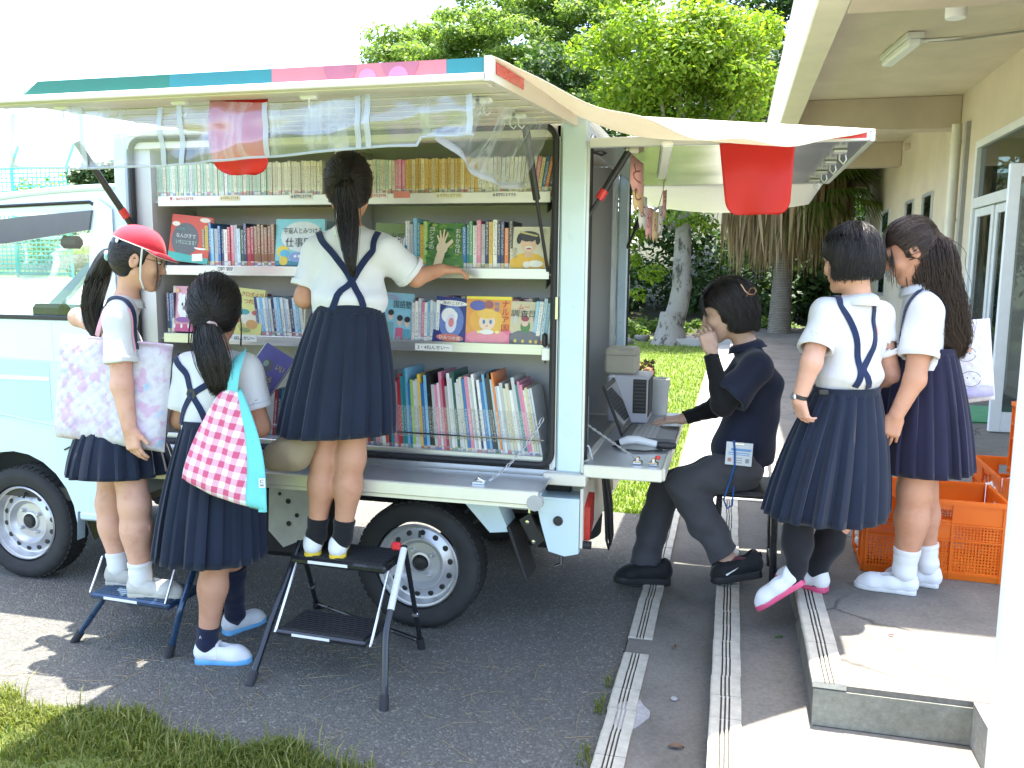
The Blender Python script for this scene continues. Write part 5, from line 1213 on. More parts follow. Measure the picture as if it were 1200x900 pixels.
# ------------------------------------------------------------------ people
def skin_mat(name, c):
    k = NT(name); v = k.coord('Object'); f = k.noise(v, 14, 4, .6)
    k.l(k.ramp(f, [(.3, [c[0]*.88, c[1]*.78, c[2]*.74]), (.5, c), (.72, [min(1, c[0]*1.06), c[1]*1.04, c[2]*1.02])]), k.b.inputs['Base Color'])
    k.b.inputs['Roughness'].default_value = .6; k.b.inputs['Specular IOR Level'].default_value = .25
    k.b.inputs['Subsurface Weight'].default_value = .12; k.b.inputs['Subsurface Radius'].default_value = (.010, .004, .002); k.b.inputs['Subsurface Scale'].default_value = .5
    k.bump(k.noise(v, 260, 2), .12, .002); return k.m
m_skin = skin_mat('skin', (.62, .35, .255)); m_skin_tan = skin_mat('tanned_skin', (.50, .26, .165)); m_skin_pale = skin_mat('pale_skin', (.62, .41, .31))
def hair_mat(name, c, c2):
    k = NT(name); g = k.n('NewGeometry'); k.l(k.ramp(g.outputs['Random Per Island'], [(0, c), (1, c2)]), k.b.inputs['Base Color'])
    k.b.inputs['Roughness'].default_value = .38; k.b.inputs['Specular IOR Level'].default_value = .45; return k.m
m_hair = hair_mat('black_hair', (.006, .005, .006), (.040, .033, .031)); m_hair_br = hair_mat('brown_black_hair', (.014, .009, .007), (.085, .050, .034))
m_shirt = cloth('white_polo_cotton', (.62, .62, .635), .03, 700, .6, .85, 1.0)
m_navy = cloth('navy_skirt_wool', (.0105, .016, .034), .12, 1100, .25, .8, 0)
m_navy2 = cloth('violet_navy_wool', (.0145, .0135, .036), .12, 1100, .25, .8, 0)
m_strap = cloth('navy_strap', (.014, .024, .07), .1, 900, .3)
m_sockw = cloth('white_sock', (.72, .72, .73), .05, 350, .5); m_socknavy = cloth('navy_sock', (.012, .016, .04), .15, 350, .5); m_sockblk = cloth('black_sock', (.012, .012, .014), .15, 350, .5)
m_shoew = cloth('white_canvas', (.70, .70, .71), .05, 600, .3); m_shoeg = cloth('greyed_canvas', (.46, .44, .40), .12, 500, .3)
m_solew = M('white_sole', (.62, .62, .60), .6); m_solec = M('cream_sole', (.42, .40, .35), .6); m_soleb = M('light_blue_sole', (.15, .42, .70), .5); m_soley = M('yellow_sole', (.66, .47, .04), .5); m_solep = M('pink_sole', (.62, .08, .18), .5); m_solek = M('black_sole', (.02, .02, .022), .6)
m_eyew = M('eye_white', (.72, .70, .67), .25, var=.02); m_iris = M('dark_iris', (.015, .010, .008), .15, var=0); m_lip = M('lip', (.42, .16, .13), .45, var=.05)
UP = np.array([0, 0, 1.0])
def frame(F, tilt=0.0, roll=0.0):
    """right, forward, up rows for a horizontal facing F; tilt > 0 bows the head, roll leans it to its right"""
    F = _unit([F[0], F[1], 0]); R_ = np.cross(F, UP); f = F*math.cos(tilt)-UP*math.sin(tilt); u = np.cross(R_, f)
    r2 = R_*math.cos(roll)-u*math.sin(roll); u2 = np.cross(r2, f); return np.array([r2, f, u2])
class Head:
    def __init__(s, c, A, k=1.0): s.c = np.array(c, float); s.A = A; s.k = k
    def w(s, x, y, z): return s.c+s.k*(np.array([x, y, z])@s.A)
    def W(s, P): return s.c+s.k*(np.array(P)@s.A)
    def d(s, x, y, z): return _unit(np.array([x, y, z])@s.A)
def head_sdf(b, h, neckbase, nr=.045, ears=True):
    k = h.k; A = h.A
    b.el(h.w(0, -.012, .03), np.array([.073, .092, .085])*k, A, .0)
    b.el(h.w(0, .028, -.025), np.array([.058, .062, .082])*k, A, .03*k)
    for sx in (-1, 1):
        b.rc(h.w(sx*.045, .005, -.052), h.w(sx*.010, .066, -.096), .020*k, .017*k, .03*k)
        b.el(h.w(sx*.036, .062, -.028), np.array([.024, .022, .022])*k, A, .02*k)
    b.el(h.w(0, .074, -.098), np.array([.018, .014, .013])*k, A, .015*k)
    b.el(h.w(0, .080, .028), np.array([.040, .012, .012])*k, A, .02*k)
    for sx in (-1, 1): b.el(h.w(sx*.032, .093, .006), np.array([.017, .012, .010])*k, A, .012*k, 's')
    b.rc(h.w(0, .083, .012), h.w(0, .102, -.030), .008*k, .0105*k, .012*k)
    for sx in (-1, 1): b.el(h.w(sx*.011, .092, -.034), np.array([.008, .009, .007])*k, A, .006*k)
    b.el(h.w(0, .087, -.056), np.array([.021, .009, .0055])*k, A, .006*k); b.el(h.w(0, .085, -.067), np.array([.018, .009, .006])*k, A, .006*k)
    if ears:
        for sx in (-1, 1):
            b.el(h.w(sx*.076, -.008, -.010), np.array([.011, .019, .032])*k, A, .006*k)
            b.el(h.w(sx*.087, -.005, -.006), np.array([.007, .010, .018])*k, A, .004*k, 's')
    b.chain([h.w(0, -.022, -.05), np.array(neckbase, float)], [nr, nr*1.08], .03)
def face_parts(h, par, look=-.2, closed=False, brow=True):
    k = h.k
    for sx in (-1, 1):
        if not closed:
            g = S().el(h.w(sx*.031, .078, .006), np.array([.0135, .010, .008])*k, h.A, 0)
            e = sdf_obj('eye', g, m_eyew, par, .0018)
            g = S().el(h.w(sx*.031, .0845, .005+.004*look), np.array([.006, .0048, .0062])*k, h.A, 0); sdf_obj('iris', g, m_iris, e, .0012)
        zz = .0135 if not closed else .001
        g = G(); g.tube([h.w(sx*(.031+.016*t), .0905-.006*t*t-.002, zz-.005*t*t*(1 if not closed else -1)) for t in np.linspace(-1, 1, 7)], .0016*k, 5); g.build('eyelash', m_hair, par)
        if brow:
            g = G(); g.tube([h.w(sx*(.033+.018*t), .0915-.008*t*t, .030+.002*sx*0-.004*t*t) for t in np.linspace(-1, 1, 7)], [.001, .002, .0026, .0026, .0024, .002, .001], 5); g.build('eyebrow', m_hair, par)
    g = S().el(h.w(0, .0905, -.0565), np.array([.018, .0055, .0042])*k, h.A, 0).el(h.w(0, .0885, -.066), np.array([.015, .0055, .0048])*k, h.A, .002); sdf_obj('lips', g, m_lip, par, .0018)
def rotv(v, ax, a):
    ax = _unit(ax); return v*math.cos(a)+np.cross(ax, v)*math.sin(a)+ax*(ax@v)*(1-math.cos(a))
def hand_sdf(b, W_, d, n, t, k=.88, curl=(.5, .55, .6, .65), mid=.7, spread=.06, thumb=(.75, .6, .25), forearm=None):
    """W_ wrist, d towards the finger tips, n out of the palm, t towards the thumb"""
    W_ = np.array(W_, float); d = _unit(d); n = _unit(n-d*(np.dot(n, d))); t = _unit(np.array(t)-d*np.dot(t, d)-n*np.dot(t, n))
    A = np.array([t, n, d])
    b.rc(W_-d*.01*k, W_+d*.03*k, .020*k, .021*k, .015, n, .75)
    b.rbox(W_+d*.047*k, (.036*k, .0135*k, .040*k), .0125*k, A, .012)
    b.el(W_+d*.03*k+t*.024*k+n*.008*k, np.array([.015, .013, .024])*k, A, .012)
    offs = (.0265, .009, -.0085, -.0255); Ls = (.066, .073, .068, .053); rs = (.0082, .0085, .0080, .0070)
    ax = np.cross(d, n)
    for i in range(4):
        p = W_+d*(.080-.005*abs(i-1.2))*k+t*offs[i]*k; dd = _unit(d+t*spread*(1.5-i)); a = 0
        for j, fr in enumerate((.44, .32, .24)):
            a += (curl[i] if j == 0 else curl[i]*mid); e = rotv(dd, ax, a); q = p+e*Ls[i]*fr*k
            b.rc(p, q, rs[i]*k*(1-.08*j), rs[i]*k*(.92-.08*j), .0035); p = q
    p = W_+d*.022*k+t*.026*k+n*.004*k; e = _unit(t*thumb[0]+d*thumb[1]+n*thumb[2]); q = p+e*.034*k; b.rc(p, q, .0115*k, .0098*k, .008)
    e2 = _unit(e*.8+d*.6+n*.15); b.rc(q, q+e2*.030*k, .0095*k, .0078*k, .004)
def strand_mesh(name, P, r0, r1, mat, par):
    P = np.asarray(P, float); N, K, _ = P.shape
    T = np.gradient(P, axis=1); T /= np.linalg.norm(T, axis=2, keepdims=True)+1e-9
    ref = np.where(np.abs(T[:, :, 2:3]) < .9, np.array([0, 0, 1.0]), np.array([1.0, 0, 0])); u = np.cross(T, ref); u /= np.linalg.norm(u, axis=2, keepdims=True)+1e-9; v = np.cross(T, u)
    r = (np.linspace(r0, r1, K))[None, :, None]
    ring = np.stack([P+r*(math.cos(a)*u+math.sin(a)*v) for a in (0, 2.094, 4.189)], 2)
    V = ring.reshape(-1, 3); b = (np.arange(N)*K*3)[:, None, None]+(np.arange(K-1)*3)[None, :, None]
    j = np.arange(3)[None, None, :]; j2 = (np.arange(3)+1) % 3
    F = np.stack([b+j, b+j2, b+3+j2, b+3+j], 3).reshape(-1, 4)
    return mesh_obj(name, V, F, mat, par, 180)
def slerp_paths(a, b_, K, ease=1.0):
    a = a/np.linalg.norm(a, axis=1, keepdims=True); b_ = b_/np.linalg.norm(b_, axis=1, keepdims=True)
    om = np.arccos(np.clip((a*b_).sum(1), -.9995, .9995))[:, None, None]; t = (np.linspace(0, 1, K)**ease)[None, :, None]
    return (np.sin((1-t)*om)*a[:, None]+np.sin(t*om)*b_[:, None])/np.sin(om)
def cap_sdf(h, grow=.012, nape=True, fringe=.055, face_y=.018, temple=.0):
    """hair volume; the face is left open below the fringe height and ahead of face_y"""
    k = h.k; s = S(); g = grow
    s.el(h.w(0, -.014, .031), np.array([.073+g, .092+g, .085+g])*k, h.A, 0)
    if nape: s.el(h.w(0, -.036, -.022), np.array([.066+g*.6, .066+g*.6, .070])*k, h.A, .03*k)
    def cut(d, x, y, z):
        px, py, pz = x-h.c[0], y-h.c[1], z-h.c[2]
        ly = (px*h.A[1][0]+py*h.A[1][1]+pz*h.A[1][2])/k; lz = (px*h.A[2][0]+py*h.A[2][1]+pz*h.A[2][2])/k
        m_ = np.minimum((ly-face_y-.35*np.maximum(lz-.01, 0)), fringe-lz-.0*ly)*k
        return np.maximum(d, m_)
    return s.fnop(cut)
def hair_shell(h, s, n, start_fn, end_fn, par, K=10, r=.0022, off=(0, .005), mat=None, name='hair_strands', tail=None, ease=1.0, jit=.0):
    n = int(n*1.7); r = r*.68; fly = .05 if off[1] > .002 else 0; a = np.array([start_fn() for _ in range(n)]); e = np.array([end_fn(q) for q in a])
    D = slerp_paths(a, e, K, ease); P = np.array([0, -.014, .02])+D*np.array([.085, .105, .098])
    Wp = h.W(P.reshape(-1, 3)); Wp, _ = s.project(Wp, 0.0, 7)
    o = np.where(rng.random(n) < fly, rng.uniform(.004, .011, n), rng.uniform(off[0], off[1], n))[:, None, None]*np.sin(np.linspace(.9, 2.2, K))[None, :, None]; o = o+.0012*np.sin(np.linspace(0, 9, K)[None, :]+rng.uniform(0, 6, n)[:, None])[:, :, None]; C_ = h.w(0, -.014, .02)
    Wp = Wp.reshape(n, K, 3); Wp = Wp+o*((Wp-C_)/np.linalg.norm(Wp-C_, axis=2, keepdims=True))
    if tail is not None:
        ext = []; last = Wp[:, -1]; dirn = last-Wp[:, -2]; dirn /= np.linalg.norm(dirn, axis=1, keepdims=True)+1e-9
        for i in range(1, 4): last = last+dirn*tail[0]+np.array(tail[1])*i+rng.normal(0, jit, (n, 3)); ext.append(last)
        Wp = np.concatenate([Wp, np.stack(ext, 1)], 1)
    return strand_mesh(name, Wp, r, r*.45, mat or m_hair, par)
def ponytail(path, prof, n, par, mat, wave=.004, r=.0019, flat=.8, seed=1, name='ponytail', freq=8):
    path = np.array(path, float); prof = np.array(prof, float); K = 18; t = np.linspace(0, 1, K); seg = np.linspace(0, 1, len(path))
    def spl(y): 
        c = np.polyfit(seg, y, min(len(path)-1, 4)); return np.polyval(c, t)
    C_ = np.stack([spl(path[:, i]) for i in range(3)], 1); w_ = np.interp(t, np.linspace(0, 1, len(prof)), prof)
    T = np.gradient(C_, axis=0); T /= np.linalg.norm(T, axis=1)[:, None]; s_ = np.cross(T, [0, 1.0, .05]); s_ /= np.linalg.norm(s_, axis=1)[:, None]; q = np.cross(T, s_)
    g = G(); core = []
    for i in range(K): core.append([C_[i]+w_[i]*.70*(math.cos(a)*s_[i]+flat*math.sin(a)*q[i]) for a in np.linspace(0, 2*PI, 13)[:-1]])
    g.add(np.array(core).reshape(-1, 3), [(i*12+j, i*12+(j+1) % 12, (i+1)*12+(j+1) % 12, (i+1)*12+j) for i in range(K-1) for j in range(12)]+[tuple(range(12))[::-1]])
    p = g.build(name, mat, par, 180)
    n = int(n*1.9); r = r*.68; r2 = np.random.default_rng(seed); a = r2.uniform(0, 2*PI, n); rad = .55+.50*r2.random(n)**.7+.25*(r2.random(n) < .06); ph = r2.uniform(0, 6, n); L = r2.uniform(.8, 1.06, n)
    P = np.zeros((n, K, 3))
    for i in range(n):
        tt = np.clip(t*L[i], 0, 1); Ci = np.stack([np.interp(tt, t, C_[:, c]) for c in range(3)], 1); wi = np.interp(tt, t, w_)
        if L[i] > 1: Ci[-1] += T[-1]*.02*(L[i]-1)*10
        sI = np.stack([np.interp(tt, t, s_[:, c]) for c in range(3)], 1); qI = np.stack([np.interp(tt, t, q[:, c]) for c in range(3)], 1)
        aa = a[i]+.25*np.sin(t*3+ph[i]); wob = 1+0*t
        P[i] = Ci+(rad[i]*wi*wob)[:, None]*(np.cos(aa)[:, None]*sI+flat*np.sin(aa)[:, None]*qI)+(wave*np.sin(t*freq+ph[i])*t)[:, None]*sI
    strand_mesh('strands', P, r, r*.5, mat, p); return p
def folds(amp, sc=(30, 30, 12), seed=0, zlo=None):
    r2 = np.random.default_rng(seed); K_ = r2.normal(0, 1, (5, 3))*np.array(sc); ph = r2.uniform(0, 6, 5)
    def f(d, x, y, z):
        e = 0
        for kk, p in zip(K_, ph): e = e+np.sin(kk[0]*x+kk[1]*y+kk[2]*z+p)
        return d-amp*e/2.2
    return f
def skirt(par, top_c, top_s, hem_c, hem_s, F, n=22, mat=None, band=True, amp=.010, seed=0, sway=.0, dome=.66):
    """pleated skirt: ellipses from waist to hem, knife pleats opening towards the hem"""
    top_c, hem_c = np.array(top_c, float), np.array(hem_c, float); F = _unit([F[0], F[1], 0]); R_ = np.cross(F, UP); r2 = np.random.default_rng(seed)
    per = 6; N = n*per; M_ = 16; wob = r2.uniform(-1, 1, n); V = []
    dep = r2.uniform(.45, 1.45, n)
    for j in range(M_):
        t = j/(M_-1); e = (1-(1-t)**2)*dome+t*(1-dome)
        c = top_c+(hem_c-top_c)*t; sx = top_s[0]+(hem_s[0]-top_s[0])*e; sy = top_s[1]+(hem_s[1]-top_s[1])*e
        for i in range(N):
            p, q = divmod(i, per); fr = (q, q+.9, q+1.8, q+2.7, q+3.6, q+4.5)[0]/per
            saw = [0.0, .35, .7, 1.0, .95, .12][q]
            a = 2*PI*(p+fr)/n+.11*wob[p]*(.4+t)*(1-saw)
            rr = 1+(saw-.55)*(amp*(.35+t*1.5)*dep[p])/max(sx, .05)+.012*t*math.sin(3*a+seed)+.010*t*math.sin(5*a+2*seed)
            zz = .004*math.sin(2*a+seed)*t+.004*(saw-.5)*t
            V.append(c+R_*math.cos(a)*sx*rr+F*math.sin(a)*sy*rr+UP*zz+R_*sway*t*math.sin(a))
    f = [(j*N+i, j*N+(i+1) % N, (j+1)*N+(i+1) % N, (j+1)*N+i) for j in range(M_-1) for i in range(N)]
    o = mesh_obj('skirt', np.array(V), f, mat or m_navy, par, 38); solidify(o, .003, -1)
    if band:
        g = G(); n2 = 40; vs = []
        for (dz, gr) in ((-.012, .003), (-.010, .0055), (.016, .0055), (.018, .003), (.018, -.004), (-.012, -.004)):
            for i in range(n2):
                a = 2*PI*i/n2; vs.append(top_c+UP*dz+R_*math.cos(a)*(top_s[0]+gr)+F*math.sin(a)*(top_s[1]+gr))
        g.add(vs, [(j*n2+i, j*n2+(i+1) % n2, ((j+1) % 6)*n2+(i+1) % n2, ((j+1) % 6)*n2+i) for j in range(6) for i in range(n2)]); g.build('waistband', mat or m_navy, o, 40)
    return o
def strap_on(par, s, pts, wid=.024, off=.0015, mat=None, name='shoulder_strap', th=.0025, n=26):
    pts = np.array(pts, float); d = np.r_[0, np.cumsum(np.linalg.norm(np.diff(pts, axis=0), axis=1))]; q = np.linspace(0, d[-1], n)
    P = np.stack([np.interp(q, d, pts[:, i]) for i in range(3)], 1)
    for _ in range(2): P[1:-1] = (P[:-2]+2*P[1:-1]+P[2:])/4
    P, N_ = s.project(P, off, 14); P[1:-1] = (P[:-2]+2*P[1:-1]+P[2:])/4; P, N_ = s.project(P, off+.002, 4); N_[1:-1] = N_[:-2]+2*N_[1:-1]+N_[2:]; N_ /= np.linalg.norm(N_, axis=1)[:, None]
    g = G(); g.ribbon(P, N_, wid, th); return g.build(name, mat or m_strap, par, 50)
def torso_sdf(s, pel, chest, shL, shR, nb, wp, wc, rs, A, grow=0.0, fl=.66):
    R_, F = A[0], A[1]
    s.rc(np.array(pel), (np.array(pel)+np.array(chest))/2, wp+grow, (wp+wc)/2*.94+grow, .03, F, fl); s.rc((np.array(pel)+np.array(chest))/2, chest, (wp+wc)/2*.94+grow, wc+grow, .04, F, fl)
    s.rc(shL, shR, rs+grow, rs+grow, .05, F, .95)
    nb = np.array(nb); 
    for q in (shL, shR): s.rc(nb-UP*.012, np.array(q)*.8+nb*.2, .036+grow*.7, .034+grow, .04)
def collar(par, c, A, r, mat, h=.032, flare=.022, tilt=.25, gap=.35, name='collar', fold=.030):
    c = np.array(c, float); R_, F = A[0], A[1]; g = G(); nu = 34
    up_ = _unit(UP*math.cos(tilt)+F*math.sin(tilt))*1.0; f2 = _unit(F-up_*(F@up_)); r2 = np.cross(f2, up_)
    def fn(u, v):
        a = PI/2+gap+(2*PI-2*gap)*u
        if v < .45: q = v/.45; rr = r+.001*q; z = h*q*1.0
        else: q = (v-.45)/.55; rr = r+.001+.006*math.sin(PI*min(q*1.4, 1))+flare*q; z = h-fold*q**1.2-.012*q*abs(math.sin((a-PI/2)/2))**8
        return c+r2*math.cos(a)*rr+f2*math.sin(a)*rr+up_*z
    g.grid(fn, nu, 12); o = solidify(g.build(name, mat, par, 60), .003)
    for a_, e_, r_ in SLV:
        q = G(); q.lathe([(r_-.002, -.020), (r_+.0022, -.0185), (r_+.0026, -.002), (r_-.001, .001), (r_-.006, -.004)], e_, e_-a_, 30); q.build('sleeve_hem', mat, par, 60)
    SLV.clear(); return o
SLV = []
def sleeve(s, sh, el, t, r0, r1, k=.03, hollow=None):
    sh, el = np.array(sh, float), np.array(el, float); e = sh+(el-sh)*t; s.rc(sh, e, r0, r1, k, cap=1); SLV.append((sh, e, r1)); return sh, e
def hollow(s, sh, e, r): 
    d = _unit(np.array(e)-np.array(sh)); s.rc(np.array(e)-d*.03, np.array(e)+d*.05, r, r, .004, op='s')
def shoe(par, heel, toe, ground, w_=.036, mat_up=None, mat_sole=None, ank=None, name='shoe', tongue=True, hgt=1.0, sole_h=.016, up=UP, strapmat=None):
    """slip-on shoe along heel -> toe; heel and toe are points of the sole line"""
    heel, toe = np.array(heel, float), np.array(toe, float); d = _unit(toe-heel); L = np.linalg.norm(toe-heel); up = _unit(np.array(up)-d*np.dot(up, d)); sd = np.cross(d, up)
    w_ = w_*1.12
    prof = [(-.0, .62), (.04, .80), (.15, .84), (.35, .80), (.55, .93), (.70, 1.0), (.83, .92), (.93, .70), (.985, .36), (1.0, 0)]
    out = [(0, 0)]+prof
    def ring(z, gr):
        l = [(L*x, w_*y*gr) for x, y in prof]; pts = [(-.004, 0)]
        r_ = [(-.003, w_*.35)]+l; return [heel+d*x+sd*y+up*z for x, y in r_]+[heel+d*x-sd*y+up*z for x, y in r_[::-1][1:]]
    g = G(); rings = [ring(0, .97), ring(.004, 1.02), ring(sole_h-.002, 1.02), ring(sole_h, .985)]; k = len(rings[0])
    g.add(np.concatenate(rings), [(j*k+i, j*k+(i+1) % k, (j+1)*k+(i+1) % k, (j+1)*k+i) for j in range(3) for i in range(k)]+[tuple(range(k))[::-1], tuple(3*k+i for i in range(k))])
    s = S(); z = sole_h-.004; b = heel+up*z
    s.rc(b+d*L*.13+up*.020*hgt, b+d*L*.40+up*.022*hgt, w_*.80, w_*.80, .02); s.rc(b+d*L*.40+up*.020*hgt, b+d*L*.72+up*.010*hgt, w_*.84, w_*.92, .03); s.rc(b+d*L*.70+up*.004, b+d*L*.86, w_*.86, w_*.62, .03)
    s.rc(b+d*L*.12+up*.03*hgt, b+d*L*.13+up*.046*hgt, w_*.82, w_*.80, .02)
    s.cut(b+up*.001, -up)
    if ank is not None:
        a = np.array(ank, float); s.rc(b+d*L*.22+up*.050*hgt, b+d*L*.20+up*.14, w_*.58, w_*.80, .006, op='s'); s.rc(b+d*L*.24+up*.052*hgt, b+d*L*.50+up*.060*hgt, w_*.52, w_*.46, .006, op='s')
    o = sdf_obj(name, s, mat_up, par, .0032)
    og = ORG[o.name]; so_ = g.build('sole', mat_sole, o, 35)
    if strapmat is not None:
        gg = G(); gg.tube([b+d*L*.40+sd*w_*.9*math.cos(q)+up*(.012+.050*hgt*math.sin(q)) for q in np.linspace(0, PI, 12)], .007, 5); gg.build('elastic_band', strapmat, o)
    return o
LEGS = {}
def leg(b, hip, knee, ank, heel, toe, r=(.066, .050, .044, .031), k=.03, calf=.010, g=0.0):
    r = [q+g for q in r]; LEGS[tuple(np.round(np.array(ank, float), 5))] = (hip, knee, ank, heel, toe, [q-g for q in r], k, calf)
    hip, knee, ank = [np.array(q, float) for q in (hip, knee, ank)]
    b.rc(hip, knee, r[0], r[1], k); m_ = knee+(ank-knee)*.34; b.rc(knee, m_, r[1]*.97, r[2]*1.06, k); b.rc(m_, ank, r[2]*1.06, r[3], k)
    f = _unit(np.array(toe)-np.array(heel)); b.el(m_-f*calf, (r[2]*.80, r[2]*.80, r[2]*1.9), None, .03)
    h_ = np.array(heel, float); t_ = np.array(toe, float); z = UP*.032
    b.rc(ank, h_+(t_-h_)*.16+z, r[3], .0215+g, .02); b.rc(h_+(t_-h_)*.2+z, h_+(t_-h_)*.70+UP*.026, .0215+g, .017+g, .02)
def sock(par, knee, ank, top, mat, r0, r1, heel, toe, name='sock', rib=True):
    """top is the fraction from ankle to knee"""
    knee, ank = np.array(knee, float), np.array(ank, float); t_ = ank+(knee-ank)*top; h_, q = np.array(heel, float), np.array(toe, float)
    hp, kn2, an2, he2, to2, rr, k_, cf = LEGS[tuple(np.round(ank, 5))]; s = S(); leg(s, hp, kn2, an2, he2, to2, rr, k_, cf, .0045)
    s.fnop(folds(.0012, (10, 10, 150), 3)); s.cut(t_, t_-ank); r0 = abs(s.ev(t_[None]+np.array([[0, 0, -.02]]))[0]) if False else r0
    lo_ = np.array([.0, .02, .03, .035, .04, .045, .05, .055, .06, .065, .07]); sd_ = _unit(np.cross(t_-ank, [0, 1.0, 0])); vals = s.ev(t_[None]-_unit(t_-ank)*.006+sd_*np.linspace(.02, .09, 141)[:, None]); r0 = .02+.0005*int(np.argmax(vals > 0)); o = sdf_obj(name, s, mat, par, .004)
    g = G(); ax = _unit(t_-ank); g.lathe([(r0+.000, -.016), (r0+.002, -.012), (r0+.002, .002), (r0-.003, .004)], t_-ax*.0, ax, 24); g.build('cuff', mat, o, 60)
    return o
P3 = aty
def person(label, loc): return thing('person', label, 'person', loc)
# ---- girl on the tall stool, reaching for the shelf, seen from behind
def girl_reaching():
    t = person('girl on the black step stool reaching right into the shelves, back turned', (-1.42, 2.88, .42))
    A = frame((-.34, 1), .0); A2 = frame((-.40, 1), .12, -.03)
    h = Head(P3(409, 220, 2.92), A2, 1.0); nb = P3(409, 272, 2.90)
    shL, shR = P3(373, 298, 2.90), P3(452, 294, 2.92); elL, wrL = P3(357, 349, 2.86), P3(366, 346, 3.04)
    elR, wrR = P3(487, 325, 3.00), P3(517, 316, 3.12)
    pel, chest = P3(406, 372, 2.885), P3(411, 316, 2.90)
    hipL, hipR = P3(388, 402, 2.89), P3(423, 402, 2.89); knL, knR = P3(380, 537, 2.875), P3(412, 537, 2.875)
    heL, heR = np.array([-1.500, 2.835, .418]), np.array([-1.398, 2.835, .418]); toL, toR = heL+np.array([-.085, .18, 0]), heR+np.array([-.075, .185, 0])
    anL, anR = heL+np.array([.0, .035, .075]), heR+np.array([.005, .035, .075])
    b = S(); head_sdf(b, h, nb, .040); torso_sdf(b, pel, chest, shL, shR, nb, .105, .108, .042, A)
    b.chain([shL, elL, wrL], [.042, .036, .025], .02); b.chain([shR, elR, wrR], [.042, .034, .024], .02)
    leg(b, hipL, knL, anL, heL, toL); leg(b, hipR, knR, anR, heR, toR)
    hand_sdf(b, wrR, (.72, .62, .02), (.0, .25, -1), (-.6, .7, .1), .86, (.35, .40, .45, .5)); hand_sdf(b, wrL, (.4, .9, .1), (.2, .1, -1), (1, -.3, 0), .86)
    sdf_obj('body', b, m_skin_tan, t)
    s = S(); torso_sdf(s, pel, chest, shL, shR, nb, .105, .108, .042, A, .014)
    _, eL = sleeve(s, shL, elL, .78, .055, .062); _, eR = sleeve(s, shR, elR, .84, .056, .064)
    s.el(P3(411, 350, 2.875), (.125, .095, .05), A, .05); s.fnop(folds(.005, (26, 20, 30), 2)); s.cut(pel-UP*.02, -UP); s.rc(nb-UP*.01, nb+UP*.1, .046, .044, .004, op='s'); hollow(s, shL, eL, .050); hollow(s, shR, eR, .048)
    sh = sdf_obj('shirt', s, m_shirt, t); collar(sh, nb-UP*.008, A, .047, m_shirt, .028, .016, .1)
    wc = P3(409, 362, 2.885)
    sk_ = skirt(t, wc, (.124, .100), P3(395, 507, 2.875), (.212, .150), A[1], 20, m_navy, amp=.016, seed=3)
    X_ = P3(413, 326, 2.79); yb = 2.80
    for pts in ([P3(374, 276, 2.9), P3(388, 296, yb), P3(413, 326, yb), P3(424, 352, yb), P3(428, 364, yb)], [P3(443, 276, 2.9), P3(430, 300, yb), P3(412, 328, yb), P3(396, 352, yb), P3(388, 364, yb)]): strap_on(t, s, pts, .024)
    for kn, an, he, to in ((knL, anL, heL, toL), (knR, anR, heR, toR)):
        sock(t, kn, an, .22, m_sockblk, .036, .034, he, to); shoe(t, he, to, .418, .034, m_shoew, m_soley, an)
    c = cap_sdf(h, .011); sdf_obj('hair', c, m_hair, t)
    tie = np.array([0.01, -1.0, -.12])
    def st():
        while True:
            d = rng.normal(size=3); d /= np.linalg.norm(d)
            if d[1] < .45 and d[2] > -.75: return d
    hair_shell(h, c, 900, st, lambda q: tie+rng.normal(0, .07, 3), t, 9, .0019, (0, .003))
    tp = h.w(.004, -.112, -.005)
    g = G(); g.lathe([(.012, -.006), (.019, -.005), (.021, 0), (.019, .005), (.012, .006)], tp+np.array([0, -.008, -.004]), h.d(0, -.8, -.5), 16); g.build('hair_tie', m_black, t)
    ponytail([tp, tp+np.array([0, -.025, -.03]), tp+np.array([.005, -.022, -.10]), P3(410, 290, 2.77), P3(414, 322, 2.775)], [.017, .030, .038, .037, .022, .006], 320, t, m_hair, .003, seed=2)
girl_reaching()
